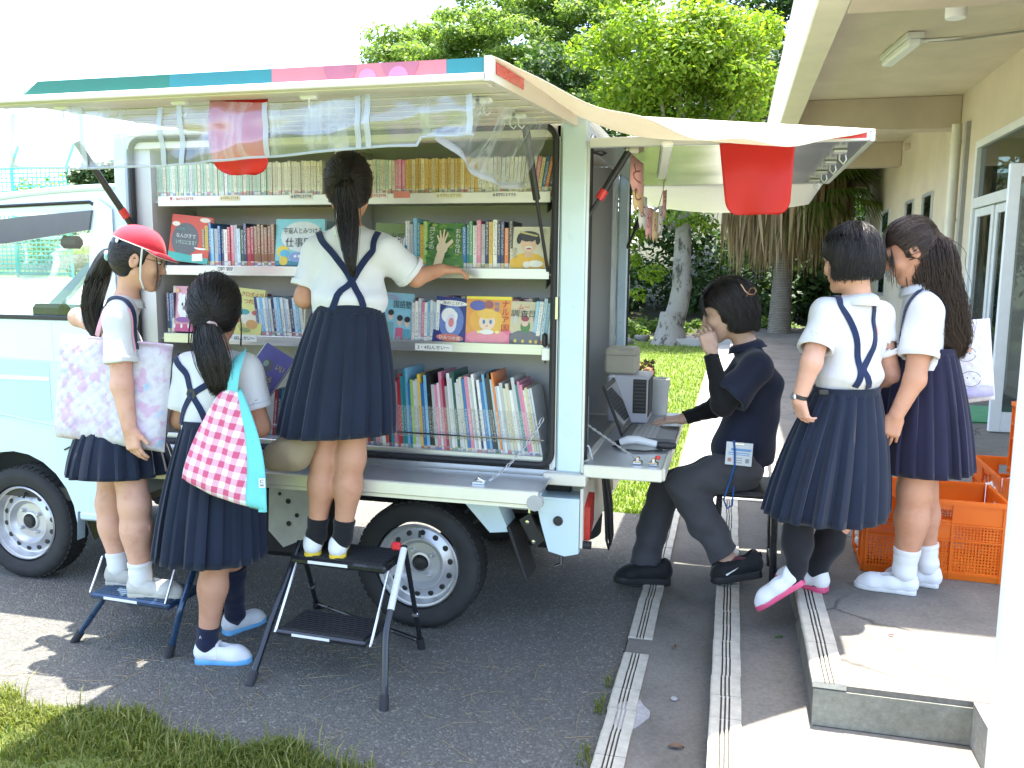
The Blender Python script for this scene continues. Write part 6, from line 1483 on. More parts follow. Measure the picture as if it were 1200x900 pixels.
# ---- ponytail girl standing on the road with a gingham bag
def girl_gingham():
    t = person('girl with low ponytail standing on the asphalt, gingham bag at her side', (-1.84, 2.78, 0))
    A = frame((-.42, 1)); A2 = frame((-.50, 1), .24, .03)
    h = Head(P3(252, 364, 2.80), A2, 1.09); nb = P3(256, 418, 2.78)
    shL, shR = P3(222, 432, 2.78), P3(288, 436, 2.79); elL, wrL = P3(211, 492, 2.80), P3(235, 480, 2.96); elR, wrR = P3(305, 500, 2.80), P3(298, 452, 2.98)
    pel, chest = P3(252, 512, 2.78), P3(255, 460, 2.78)
    hipL, hipR = P3(232, 545, 2.78), P3(270, 545, 2.80); knR, knL = P3(254, 655, 2.75), P3(270, 645, 2.90)
    heR = np.array([-1.935, 2.715, .0]); toR = heR+np.array([.205, .055, 0]); heL = atz(264, 744, 0); toL = heL+np.array([.075, .185, 0])
    anR = heR+np.array([.04, .010, .080]); anL = heL+np.array([.03, .03, .085])
    b = S(); head_sdf(b, h, nb, .040); torso_sdf(b, pel, chest, shL, shR, nb, .105, .106, .042, A)
    b.chain([shL, elL, wrL], [.042, .035, .025], .02); b.chain([shR, elR, wrR], [.042, .036, .025], .02)
    leg(b, hipR, knR, anR, heR, toR, (.074, .052, .047, .033)); leg(b, hipL, knL, anL, heL, toL, (.074, .05, .044, .033))
    hand_sdf(b, wrR, (-.3, .5, .8), (-.8, .1, .2), (0, -.6, .5), .82, (.6,)*4); hand_sdf(b, wrL, (.5, .6, .5), (.5, .1, .2), (0, -.6, .5), .82, (.6,)*4)
    sdf_obj('body', b, m_skin_tan, t)
    s = S(); torso_sdf(s, pel, chest, shL, shR, nb, .105, .106, .042, A, .014); _, eL = sleeve(s, shL, elL, .72, .055, .062); _, eR = sleeve(s, shR, elR, .66, .055, .062)
    s.fnop(folds(.0045, (26, 20, 26), 5)); s.cut(pel+UP*.0, -UP); s.rc(nb-UP*.01, nb+UP*.1, .046, .044, .004, op='s'); hollow(s, shL, eL, .050); hollow(s, shR, eR, .050)
    sh = sdf_obj('shirt', s, m_shirt, t); collar(sh, nb-UP*.008, A, .047, m_shirt, .028, .018, .1)
    skirt(t, P3(254, 496, 2.78), (.120, .090), P3(247, 652, 2.775), (.200, .160), A[1], 22, m_navy, amp=.015, seed=6)
    yb = 2.68
    strap_on(t, s, [P3(214, 420, 2.8), P3(213, 437, yb), P3(222, 462, yb), P3(234, 480, yb), P3(240, 498, yb)], .024); strap_on(t, s, [P3(283, 416, 2.85), P3(262, 438, yb), P3(222, 462, yb), P3(208, 486, yb), P3(206, 498, yb)], .024)
    q, n_ = s.project([P3(222, 462, yb)], .004, 10); g = G(); g.lathe([(.007, -.002), (.021, -.002), (.021, .002), (.007, .002)], q[0], n_[0], 10, close=True); g.build('strap_ring', m_black, t)
    sock(t, knR, anR, .18, m_socknavy, .0385, .0365, heR, toR); so_ = sock(t, knL, anL, .78, m_socknavy, .046, .036, heL, toL)
    text('Λ', .014, anR+np.array([.0, -.041, .035]), (1, 0, 0), (0, 0, 1), m_white, t, 'sock_mark', fit=(.010, .012))
    shoe(t, heR, toR, 0, .036, m_shoew, m_soleb, anR, sole_h=.02, strapmat=m_shoew); shoe(t, heL, toL, 0, .034, m_shoew, m_soleb, anL, sole_h=.02, strapmat=m_shoew)
    c = cap_sdf(h, .012); sdf_obj('hair', c, m_hair, t); tie = np.array([.02, -.86, -.62])
    def st():
        while True:
            d = rng.normal(size=3); d /= np.linalg.norm(d)
            if d[1] < .5 and d[2] > -.8: return d
    hair_shell(h, c, 900, st, lambda q: tie+rng.normal(0, .08, 3), t, 9, .0019, (0, .0035))
    for sx in (-1, 1):
        P = []
        for i in range(40):
            a = h.w(sx*.078, .02+.01*rng.random(), .0); q = h.w(sx*(.082+.004*rng.random()), .01+.015*rng.random(), -.09-.03*rng.random()); P.append(np.linspace(a, q, 8)+np.sin(np.linspace(0, 3, 8))[:, None]*np.array([.004*sx, 0, 0]))
        strand_mesh('side_lock', np.array(P), .0018, .0008, m_hair, t)
    tp = h.w(.002, -.098, -.072)
    g = G(); g.lathe([(.014, -.009), (.0215, -.008), (.024, 0), (.0215, .008), (.014, .009)], tp+h.d(0, -1, -.3)*.006, h.d(0, -.75, -.66), 18); g.build('hair_tie', M('pale_pink_tie', (.62, .42, .42), .6), t)
    ponytail([tp, tp+np.array([.0, -.03, -.03]), P3(252, 432, 2.655), P3(253, 462, 2.665)], [.019, .040, .058, .062, .046, .030], 420, t, m_hair, .003, seed=5, flat=.45)
girl_gingham()
# ---- girl in the red cap on the blue stool, profile to the right
def girl_cap():
    t = person('girl in a red cap and glasses on the blue step stool, facing right', (-2.28, 2.80, .22))
    A = frame((.88, .48)); A2 = frame((.86, .52), .26, 0)
    h = Head(P3(163, 303, 2.80), A2, .94); nb = P3(148, 354, 2.80)
    shR, shL = P3(140, 374, 2.71), P3(138, 368, 2.92); elR, wrR = P3(143, 452, 2.665), P3(152, 503, 2.655); elL, wrL = P3(92, 372, 2.97), P3(120, 388, 2.86)
    pel, chest = P3(137, 478, 2.81), P3(143, 412, 2.81)
    hipR, hipL = P3(146, 516, 2.765), P3(136, 516, 2.87); knR, knL = P3(158, 592, 2.745), P3(130, 590, 2.85)
    heR = np.array([-2.245, 2.745, .222]); toR = heR+np.array([.215, .045, 0]); heL = np.array([-2.415, 2.83, .222]); toL = heL+np.array([.20, .035, 0])
    anR = heR+np.array([.045, .008, .078]); anL = heL+np.array([.045, .008, .078])
    b = S(); head_sdf(b, h, nb, .038); torso_sdf(b, pel, chest, shL, shR, nb, .095, .098, .04, A)
    b.chain([shL, elL, wrL], [.04, .036, .024], .02); b.chain([shR, elR, wrR], [.042, .037, .026], .02)
    leg(b, hipR, knR, anR, heR, toR, (.066, .056, .050, .035)); leg(b, hipL, knL, anL, heL, toL, (.066, .054, .048, .034))
    hand_sdf(b, wrR, (.22, -.02, -1), (.15, 1, 0), (1, .0, .15), .90, (.35, .4, .45, .5), .7, .05, (.75, .75, .2)); hand_sdf(b, wrL, (.9, .2, -.2), (0, .1, -1), (0, 1, 0), .8)
    bo = sdf_obj('body', b, m_skin, t); face_parts(h, t, -.5)
    s = S(); torso_sdf(s, pel, chest, shL, shR, nb, .095, .098, .04, A, .016); _, eR = sleeve(s, shR, elR, .66, .054, .060); _, eL = sleeve(s, shL, elL, .60, .052, .060)
    s.fnop(folds(.003, (26, 20, 26), 8)); s.cut(pel+UP*.0, -UP); s.rc(nb-UP*.01, nb+UP*.1, .044, .043, .004, op='s'); hollow(s, shR, eR, .049); hollow(s, shL, eL, .048)
    sh = sdf_obj('shirt', s, m_shirt, t); collar(sh, nb-UP*.012, A, .046, m_shirt, .032, .024, .22, .3)
    skirt(t, P3(139, 486, 2.81), (.118, .118), P3(140, 552, 2.80), (.185, .19), A[1], 20, m_navy, amp=.013, seed=9)
    strap_on(t, s, [P3(112, 372, 2.80), P3(122, 352, 2.74), P3(142, 347, 2.72), P3(160, 358, 2.70), P3(178, 384, 2.70), P3(192, 405, 2.72)], .024, .002)
    strap_on(t, s, [P3(152, 360, 2.69), P3(166, 385, 2.69), P3(167, 410, 2.69)], .006, .003, M('pink_cord', (.66, .30, .38), .7), 'bag_cord')
    for kn, an, he, to in ((knL, anL, heL, toL), (knR, anR, heR, toR)):
        sock(t, kn, an, .20, m_sockw, .039, .037, he, to); shoe(t, he, to, .222, .036, m_shoeg, m_solec, an)
    c = cap_sdf(h, .009, True, .05, .030); sdf_obj('hair', c, m_hair, t); tie = np.array([.0, -1, -.25])
    def st():
        while True:
            d = rng.normal(size=3); d /= np.linalg.norm(d)
            if d[1] < .45 and -.6 < d[2] < .20-.5*max(d[1], 0): return d
    hair_shell(h, c, 700, st, lambda q: tie+rng.normal(0, .07, 3), t, 9, .0018, (-.001, .0015))
    tp = h.w(0, -.108, -.018); g = G(); g.lathe([(.012, -.008), (.018, -.006), (.019, .004), (.014, .008)], tp+h.d(0, -1, -.3)*.008, h.d(0, -.9, -.2), 16); g.build('hair_tie', M('pale_blue_tie', (.35, .62, .66), .6), t)
    ponytail([tp, P3(121, 312, 2.80), P3(110, 345, 2.80), P3(108, 375, 2.795), P3(115, 401, 2.79)], [.016, .034, .042, .040, .030, .010], 330, t, m_hair, .003, seed=8, flat=.7)
    P = []
    for i in range(14):
        a = h.w(.058-.116*(i % 2), .062, .035); q = h.w(.060-.12*(i % 2), .082+.012*rng.random(), -.085-.03*rng.random()); P.append(np.linspace(a, q, 8)+np.array([0, .008, 0])@h.A*np.sin(np.linspace(0, 3, 8))[:, None])
    strand_mesh('loose_strands', np.array(P), .0011, .0005, m_hair, t)
    # cap
    k = h.k; cp = S().el(h.w(0, -.014, .034), np.array([.089, .108, .097])*k, h.A, 0)
    o_, n_ = h.w(0, 0, .048), h.d(0, -.13, -1); cp.cut(o_, n_); cp.fnop(folds(.0012, (40, 40, 40), 4))
    m_cap = cloth('red_cap_cotton', (.56, .03, .055), .14, 500, .6, .9, .6); co = sdf_obj('cap', cp, m_cap, t, .0035)
    g = G()
    def brim(u, v):
        a = (u-.5)*2.5; r_in = np.array([.086*math.sin(a), .091*math.cos(a)-.012, .046+.0*v]); ln = .068*max(0, math.cos(a*.72))**.8
        return h.w(r_in[0]*(1+.04*v), r_in[1]+ln*v, r_in[2]-.022*v*math.cos(a)-.010*(math.sin(a)**2)*v-.10*0)
    g.grid(brim, 26, 8); solidify(g.build('brim', [m_cap], co, 60), .003)
    g = G(); g.grid(lambda u, v: brim(u, v)-h.A[2]*.0035, 26, 8); solidify(g.build('brim_lining', M('white_lining', (.70, .70, .69), .8), co, 60), .001)
    g = G(); ring = [h.w(.0885*math.sin(a), .1075*math.cos(a)-.014, .0475+.13*-.0) for a in np.linspace(-2.6, -.2, 20)]; 
    ring = [o_+(p-o_)-n_*((p-o_)@n_) for p in ring]; g.tube(ring, .0022, 5); ring2 = [h.w(.0885*math.sin(a), .1075*math.cos(a)-.014, .0475) for a in np.linspace(.2, 2.9, 24)]; ring2 = [p-n_*((p-o_)@n_) for p in ring2]; g.tube(ring2, .0022, 5); g.build('piping', m_sockw, co)
    g = G(); g.tube([h.w(.086, .012, .045), h.w(.084, .020, -.02), h.w(.072, .030, -.075), h.w(.045, .045, -.108), h.w(0, .05, -.118)], .0036, 6); g.build('chin_elastic', m_sockw, co)
    g = G(); g.lathe([(0, .003), (.009, .002), (.010, 0)], h.w(.062, -.085, .05), h.d(.6, -.8, 0), 12); g.build('cap_buckle', m_sockw, co)
    # glasses
    g = G()
    for sx in (-1, 1):
        g.tube([h.w(sx*(.032+.020*math.cos(a)), .104-.004*abs(math.cos(a)), .004+.016*math.sin(a)) for a in np.linspace(0, 2*PI, 15)], .0011, 4, False); g.tube([h.w(sx*.052, .100, .008), h.w(sx*.07, .05, .008), h.w(sx*.078, .0, .008)], .0012, 4)
    g.tube([h.w(-.012, .105, .006), h.w(0, .108, .009), h.w(.012, .105, .006)], .0011, 4); g.build('glasses', M('dark_glasses_frame', (.05, .04, .045), .3), t)
girl_cap()
# ---- short haired girl on the step edge
def girl_short():
    t = person('short haired girl in black tights at the platform edge, back half turned', (.36, 3.40, .25))
    F_ = (-.62, .78); A = frame(F_); A2 = frame((-.80, .60), .24, 0)
    h = Head(P3(995, 303, 3.40), A2, .97); nb = P3(1006, 354, 3.40)
    shL, shR = P3(965, 370, 3.33), P3(1026, 372, 3.48); elL, wrL = P3(951, 425, 3.24), P3(936, 468, 3.25); elR, wrR = P3(1045, 440, 3.52), P3(1010, 470, 3.62)
    pel, chest = P3(990, 470, 3.40), P3(1000, 405, 3.40)
    hipL, hipR = P3(968, 510, 3.36), P3(1005, 510, 3.44); knL, knR = P3(935, 610, 3.33), P3(985, 605, 3.45)
    heR = np.array([.405, 3.435, .258]); toR = heR+np.array([-.185, .115, 0]); 
    heL = P3(943, 683, 3.30); toL = P3(888, 716, 3.32); upL = _unit(np.array([-.45, .1, .9]))
    anR = heR+np.array([-.035, .025, .085]); anL = P3(934, 664, 3.31)
    b = S(); head_sdf(b, h, nb, .042); torso_sdf(b, pel, chest, shL, shR, nb, .112, .116, .044, A)
    b.chain([shL, elL, wrL], [.044, .036, .026], .02); b.chain([shR, elR, wrR], [.044, .036, .026], .02)
    b.chain([hipL, knL, anL], [.078, .052, .034], .03); b.chain([hipR, knR, anR], [.078, .052, .034], .03); b.chain([anL, heL+(toL-heL)*.15+upL*.03, heL+(toL-heL)*.62+upL*.028], [.028, .022, .018], .02); b.chain([anR, heR+(toR-heR)*.15+UP*.03, heR+(toR-heR)*.62+UP*.028], [.028, .022, .018], .02)
    hand_sdf(b, wrL, (.30, .15, -1), (.8, .6, .2), (-.5, .7, 0), .86, (.5, .55, .6, .65)); hand_sdf(b, wrR, (-.5, .5, -.4), (-.5, .5, .3), (0, 0, 1), .86)
    sdf_obj('body', b, m_skin, t); face_parts(h, t, -.6, True)
    s = S(); torso_sdf(s, pel, chest, shL, shR, nb, .104, .106, .042, A, .014); _, eL = sleeve(s, shL, elL, .72, .053, .062); _, eR = sleeve(s, shR, elR, .6, .053, .062)
    s.el(P3(998, 440, 3.38), (.125, .100, .05), A, .05); s.fnop(folds(.005, (24, 20, 26), 12)); s.cut(pel-UP*.0, -UP); s.rc(nb-UP*.01, nb+UP*.1, .048, .046, .004, op='s'); hollow(s, shL, eL, .052); hollow(s, shR, eR, .052)
    sh = sdf_obj('shirt', s, m_shirt, t); collar(sh, nb-UP*.006, A, .050, m_shirt, .034, .030, .12, .3, fold=.036)
    sk_ = skirt(t, P3(992, 458, 3.40), (.128, .100), P3(968, 602, 3.40), (.245, .19), A[1], 20, m_navy, amp=.018, seed=14)
    yb = 3.28
    strap_on(t, s, [P3(976, 350, 3.40), P3(989, 352, yb), P3(1005, 378, yb), P3(1011, 410, yb), P3(1012, 432, yb), P3(1002, 456, yb)], .024); strap_on(t, s, [P3(1018, 350, 3.40), P3(1030, 358, 3.36), P3(1037, 380, 3.36), P3(1036, 402, 3.33), P3(1024, 418, yb+.02), P3(1012, 430, yb), P3(1018, 456, yb+.03)], .024)
    g = G(); g.box(P3(965, 460, 3.262), (.035, .012, .02), None, .004); g.build('waist_hook', m_black, sk_)
    m_tights = cloth('black_tights', (.014, .014, .018), .15, 500, .3); m_bowp = M('pink_bow', (.75, .05, .22), .5)
    for kn, an, he, to, up in ((knL, anL, heL, toL, upL), (knR, anR, heR, toR, UP)):
        s2 = S().rc(an, kn+(an-kn)*.5, .036, .053, .03); s2.rc(kn+(an-kn)*.5, kn+UP*.08, .054, .062, .03); s2.rc(an, he+(to-he)*.15+up*.03, .036, .029, .02); s2.rc(he+(to-he)*.15+up*.03, he+(to-he)*.66+up*.028, .029, .025, .02); q = sdf_obj('tights', s2, m_tights, t)
        shoe(t, he, to, .25, .036, m_shoew, m_solep, an, up=up, sole_h=.02)
    for px, py, Y in ((950, 610, 3.275), (990, 604, 3.385)):
        p = P3(px, py, Y); g = G()
        for dx, dz, r in ((-.008, .006, .007), (.008, .006, .007), (-.005, -.010, .005), (.006, -.011, .005), (0, 0, .005)): g.lathe([(0, r*.6), (r*.7, r*.4), (r, 0), (r*.7, -r*.4), (0, -r*.6)], p+np.array([dx, 0, dz]), (0, -1, 0), 8)
        g.build('tights_bow', m_bowp, t)
    g = G(); d_ = _unit(elL-wrL); g.lathe([(.0265, -.008), (.029, -.007), (.029, .007), (.0265, .008)], wrL+d_*.012, d_, 20); wt = g.build('wrist_watch', m_black, t); g = G(); g.lathe([(0, .008), (.011, .007), (.013, 0)], wrL+d_*.012+np.array([-.022, -.014, 0]), (-.8, -.6, 0), 14); g.build('dial', m_chrome, wt)
    c = cap_sdf(h, .014, True, .02, .035); c.p[1:1] = S().el(h.w(0, -.030, -.028), np.array([.088, .080, .060])*h.k, h.A, .04).p; sdf_obj('hair', c, m_hair, t)
    def st(): d = np.array([rng.normal(0, .22), -.25+rng.normal(0, .22), 1.0]); return d
    def en(q): a = rng.uniform(-2.35, 2.35); return np.array([math.sin(a)*.86, -math.cos(a), -.82+.16*abs(a)+rng.normal(0, .10)])
    hair_shell(h, c, 1500, st, en, t, 11, .0021, (0, .006), tail=(.006, (0, 0, -.0035)), jit=.0012)
girl_short()
# ---- girl with the long wavy ponytail
def girl_wavy():
    t = person('girl with long wavy brown ponytail in white socks, head bowed, near the crates', (.74, 3.57, .25))
    F_ = (-1, .12); A = frame(F_); A2 = frame((-1, .05), .50, 0)
    h = Head(P3(1065, 293, 3.57), A2, .96); nb = P3(1078, 340, 3.57)
    shL, shR = P3(1084, 365, 3.48), P3(1074, 362, 3.68); elL, wrL = P3(1072, 445, 3.42), P3(1050, 487, 3.40); elR, wrR = P3(1100, 430, 3.72), P3(1112, 400, 3.80)
    pel, chest = P3(1078, 425, 3.58), P3(1080, 385, 3.58)
    hipL, hipR = P3(1082, 480, 3.53), P3(1080, 480, 3.62); knL, knR = P3(1072, 575, 3.52), P3(1080, 572, 3.63)
    heL = P3(1073, 694, 3.53); heL[2] = .252; toL = heL+np.array([-.225, .035, 0]); heR = np.array([heL[0]+.105, 3.64, .252]); toR = heR+np.array([-.20, .045, 0])
    anL = heL+np.array([-.045, .006, .085]); anR = heR+np.array([-.045, .006, .085])
    b = S(); head_sdf(b, h, nb, .040); torso_sdf(b, pel, chest, shL, shR, nb, .108, .108, .042, A)
    b.chain([shL, elL, wrL], [.045, .038, .027], .02); b.chain([shR, elR, wrR], [.044, .036, .026], .02)
    leg(b, hipL, knL, anL, heL, toL, (.080, .062, .054, .036)); leg(b, hipR, knR, anR, heR, toR, (.078, .056, .050, .035))
    hand_sdf(b, wrL, (-.22, -.05, -1), (.05, 1, 0), (-1, .1, .1), .92, (.25, .35, .45, .5), .7, .10, (.7, .8, .15)); hand_sdf(b, wrR, (.6, .2, -.6), (0, .2, .9), (0, 1, 0), .86)
    sdf_obj('body', b, m_skin_tan, t); face_parts(h, t, -.6, True)
    s = S(); torso_sdf(s, pel, chest, shL, shR, nb, .108, .108, .042, A, .015); _, eL = sleeve(s, shL, elL, .66, .058, .070); _, eR = sleeve(s, shR, elR, .6, .056, .064)
    s.fnop(folds(.0045, (26, 20, 26), 15)); s.cut(pel-UP*.02, -UP); s.rc(nb-UP*.01, nb+UP*.1, .046, .044, .004, op='s'); hollow(s, shL, eL, .055); hollow(s, shR, eR, .05)
    sh = sdf_obj('shirt', s, m_shirt, t); collar(sh, nb-UP*.008, A, .047, m_shirt, .034, .024, .30, .3)
    skirt(t, P3(1079, 412, 3.58), (.098, .122), P3(1075, 550, 3.575), (.162, .19), A[1], 22, m_navy2, amp=.013, seed=17)
    strap_on(t, s, [P3(1090, 350, 3.52), P3(1075, 345, 3.49), P3(1060, 352, 3.47), P3(1048, 385, 3.49), P3(1046, 408, 3.52)], .022); strap_on(t, s, [P3(1092, 352, 3.50), P3(1102, 372, 3.52), P3(1104, 395, 3.53), P3(1100, 410, 3.55)], .022)
    for kn, an, he, to in ((knL, anL, heL, toL), (knR, anR, heR, toR)):
        sock(t, kn, an, .28, m_sockw, .043, .039, he, to); shoe(t, he, to, .252, .038, m_shoew, m_solew, an)
    c = cap_sdf(h, .011, True, .045, .028); sdf_obj('hair', c, m_hair_br, t); tie = np.array([.0, -1, .12])
    def st():
        while True:
            d = rng.normal(size=3); d /= np.linalg.norm(d)
            if d[1] < .55 and d[2] > -.5: return d
    hair_shell(h, c, 900, st, lambda q: tie+rng.normal(0, .07, 3), t, 9, .0019, (0, .0035), m_hair_br)
    P = []
    for i in range(170):
        x = rng.uniform(-.066, .066); a = h.w(x*.8, .04, .112); m_ = h.w(x, .090-.25*x*x*10*.5, .075); e = h.w(x*1.05, .100-3*x*x, .010-.03*(abs(x) > .05)+rng.normal(0, .006)); tt = np.linspace(0, 1, 9)[:, None]; P.append((1-tt)**2*a+2*tt*(1-tt)*m_*1+tt**2*e)
    strand_mesh('fringe', np.array(P), .0019, .0009, m_hair, t)
    for sx in (-1, 1):
        P = []
        for i in range(11): a = h.w(sx*.066, .060, .045); e = h.w(sx*(.060+.008*rng.random()), .104+.012*rng.random(), -.06-.06*rng.random()); P.append(np.linspace(a, e, 9)+np.sin(np.linspace(0, 5, 9))[:, None]*np.array([.003, .002, 0]))
        strand_mesh('side_lock', np.array(P), .0012, .0006, m_hair, t)
    tp = h.w(0, -.118, .022); g = G(); g.lathe([(.014, -.008), (.022, -.006), (.024, 0), (.022, .006), (.014, .008)], tp, h.d(0, -1, .1), 18); g.build('hair_tie', m_black, t)
    ponytail([tp, P3(1092, 288, 3.56), P3(1095, 320, 3.55), P3(1106, 360, 3.55), P3(1116, 395, 3.55), P3(1121, 418, 3.55)], [.024, .066, .088, .086, .082, .076, .056, .020], 520, t, m_hair_br, .011, .0019, .75, 9, freq=22)
    g = S().el(P3(1070, 281, 3.495), (.012, .008, .012), None, 0); 
girl_wavy()
# ---- librarian seated at the fold-down table
def librarian():
    t = person('seated woman in dark navy polo and grey trousers, hand at her mouth', (.05, 3.95, .55))
    A = frame((-1, .05)); A2 = frame((-1, .0), .30, 0)
    h = Head(P3(852, 364, 3.93), A2, 1.10); nb = P3(876, 408, 3.95)
    shL, shR = P3(886, 432, 3.79), P3(878, 428, 4.10); elL, wrL = P3(846, 476, 3.72), P3(834, 412, 3.79); elR, wrR = P3(838, 478, 4.10), P3(800, 491, 4.05)
    pel, chest = P3(864, 538, 3.95), P3(878, 468, 3.95)
    hipL, hipR = P3(866, 548, 3.86), P3(864, 548, 4.04); knL, knR = P3(802, 570, 3.83), P3(780, 572, 4.08); anL, anR = P3(851, 652, 3.82), P3(752, 668, 4.02)
    b = S(); head_sdf(b, h, nb, .048); torso_sdf(b, pel, chest, shL, shR, nb, .118, .118, .048, A, 0, .70)
    b.chain([shL, elL, wrL], [.040, .033, .026], .0); b.chain([shR, elR, wrR], [.040, .033, .026], .0)
    b.chain([hipL, knL, anL], [.085, .062, .04], .03); b.chain([hipR, knR, anR], [.085, .062, .04], .03)
    hand_sdf(b, wrL, (-.38, .16, 1), (-.45, .90, .0), (1, .35, .0), .98, (.45, .55, .65, .75), .8, .10, (.45, 1, .30))
    hand_sdf(b, wrR, (-1, -.05, -.10), (0, .1, -1), (0, .9, -.1), .98, (.20, .22, .24, .28), .8, .10)
    sdf_obj('body', b, m_skin_pale, t); face_parts(h, t, -.6, True)
    m_polo = cloth('navy_polo', (.017, .021, .042), .1, 800, .3, .8, .8); m_inner = cloth('black_inner_sleeve', (.010, .010, .011), .1, 800, .3, .75, .6); m_pants = cloth('charcoal_trousers', (.072, .073, .082), .1, 700, .3, .8, .7)
    s = S(); torso_sdf(s, pel, chest, shL, shR, nb, .118, .118, .048, A, .018, .70); _, eL = sleeve(s, shL, elL, .74, .066, .078, .04); _, eR = sleeve(s, shR, elR, .6, .064, .074, .04)
    s.rc(P3(894, 450, 3.95), P3(882, 540, 3.95), .085, .092, .06); s.el(P3(866, 522, 3.95), (.12, .145, .09), None, .06)
    s.fnop(folds(.005, (20, 14, 24), 21)); s.cut(pel-UP*.045, (0.25, 0, -1)); s.rc(nb-UP*.01, nb+UP*.1, .056, .054, .004, op='s'); hollow(s, shL, eL, .060)
    sh = sdf_obj('polo_shirt', s, m_polo, t, .005); collar(sh, nb-UP*.012, A, .056, m_polo, .040, .030, .30, .3)
    for sh_, el, wr in ((shL, elL, wrL), (shR, elR, wrR)):
        s2 = S().rc(sh_, el, .055, .045, .02); s2.rc(el, wr+(el-wr)*.06, .044, .033, .02, cap=1); s2.fnop(folds(.0025, (60, 40, 60), 23)); sdf_obj('inner_sleeve', s2, m_inner, t, .005)
    s3 = S(); s3.rc(pel, pel-UP*.03, .135, .135, .03, A[1], .85)
    for hp, kn, an in ((hipL, knL, anL), (hipR, knR, anR)):
        s3.rc(hp, kn, .096, .078, .04); s3.rc(kn, kn+(an-kn)*.5, .076, .072, .03); s3.rc(kn+(an-kn)*.5, an+(kn-an)*.02, .072, .072, .03, cap=1)
    s3.fnop(folds(.006, (20, 20, 30), 25)); sdf_obj('trousers', s3, m_pants, t, .005)
    m_sneak = cloth('black_sneaker_mesh', (.014, .014, .016), .2, 400, .4, .6)
    heL = P3(893, 668, 3.80); heL[2] = .175; toL = P3(834, 688, 3.80); toL[2] = .120; heR = np.array([-.235, 4.00, .022]); toR = heR+np.array([-.265, -.04, -.0])
    for he, to, up, tg in ((heL, toL, np.array([.22, 0, 1]), 1), (heR, toR, UP, 0)):
        o = shoe(t, he, to, 0, .046, m_sneak, m_solek, he+UP*.1, 'sneaker', hgt=1.25, sole_h=.032, up=up)
        d = _unit(to-he); u2 = _unit(up-d*np.dot(up, d)); sd = np.cross(d, u2); sd = sd if sd[1] < 0 else -sd
        if tg:
            c_ = he+d*.118+u2*.052+sd*.052; g = G(); top_ = [(-.024, .013), (-.012, .006), (0, .0025), (.014, -.002), (.021, -.004), (.0235, -.0085)]; pl = [(-.024, .013), (-.010, .004), (.006, -.003), (.014, -.008), (.020, -.011), (.0235, -.0095), (.024, -.006), (.020, -.004), (.010, -.001)]
            g.prism([(x*1.25, y*1.2) for x, y in pl], c_, d, u2, sd*.004); g.build('side_mark', m_white, o)
            g = G(); g.tube([he+u2*.06, he-d*.015+u2*.09, he-d*.012+u2*.105], .007, 6); g.build('heel_loop', m_sneak, o)
        for j in range(3): g = G(); q = he+d*(.135+.025*j)+u2*(.088-.011*j); g.tube([q-sd*.026, q+u2*.008, q+sd*.026], .003, 5); g.build('lace', m_black, o)
        g = G(); q = to-d*.05+u2*.05+sd*.018; g.box(q, (.012, .006, .006), np.stack([d, sd, u2], 1)); g.build('toe_mark', m_white, o)
    s4 = S().rc(anL-UP*.03, heL+(toL-heL)*.25+UP*.05, .036, .036, .01); sdf_obj('sock', s4, cloth('maroon_sock', (.16, .04, .055), .2, 400, .4), t)
    c = cap_sdf(h, .016, True, .035, .030); c.p[1:1] = S().el(h.w(0, -.040, -.040), np.array([.080, .070, .070])*h.k, h.A, .04).p; sdf_obj('hair', c, m_hair, t)
    def st(): return np.array([rng.normal(0, .25), .2+rng.normal(0, .3), 1.0])
    def en(q): a = rng.uniform(-1.75, 1.75); return np.array([math.sin(a), -math.cos(a)*1.0, -1.10+.30*abs(a)+rng.normal(0, .09)])
    hair_shell(h, c, 1500, st, en, t, 11, .0021, (0, .006), tail=(.008, (0, 0, -.004)), jit=.001)
    P = []
    for i in range(240):
        x = rng.uniform(-.078, .078); a = h.w(x*.5, .015, .12); m_ = h.w(x*1.1, .105-2*x*x, .105); e = h.w(x*1.15, .098-3.6*x*x, .030-.5*abs(x)*.6+rng.normal(0, .006)); tt = np.linspace(0, 1, 9)[:, None]; P.append((1-tt)**2*a+2*tt*(1-tt)*m_+tt**2*e)
    strand_mesh('fringe', np.array(P), .0020, .0009, m_hair, t)
    g = G(); hc = [P3(px, py, 3.815) for px, py in ((868, 333), (873, 341), (878, 345), (884, 345), (886, 341), (884, 337), (880, 338), (876, 344), (875, 347))]; g.tube(hc, .0030, 6); g.build('hair_clip', M('rose_gold_clip', (.62, .34, .18), .25, .8), t)
    # staff badge on a lanyard
    bc = P3(866, 532, 3.76); bd = thing('id_badge', 'clear staff badge with blue stripes hanging from a blue lanyard', 'badge', bc)
    A_ = frame((0, -1), .12); u, v = -A_[0]*-1, A_[2]; u = np.array([1, 0, -.04]); u = _unit(u); v = _unit(np.cross(np.array([0, -1.0, .1]), u)); v = v if v[2] > 0 else -v; nn = np.cross(u, v)
    Am = np.stack([u, v, nn], 1)
    g = G(); g.box(bc, (.112, .100, .003), Am, .001); card = g.build('card', M('badge_paper', (.70, .72, .74), .3, var=.03, coat=.6), bd)
    def rect(x, y, wd, ht, m_, nm='print'): g = G(); g.box(bc+u*x+v*y+nn*.0019, (wd, ht, .0004), Am); g.build(nm, m_, card)
    bl_ = ink((.15, .35, .65)); rect(.008, .018, .085, .011, bl_); rect(-.0, .004, .09, .004, bl_); rect(.0, -.004, .09, .003, bl_); rect(-.038, -.028, .016, .016, ink((.45, .25, .2))); rect(.036, -.028, .016, .018, ink((.3, .3, .32)))
    for j in range(3): rect(-.004, -.018-.010*j, .04, .003, ink((.25, .25, .3)))
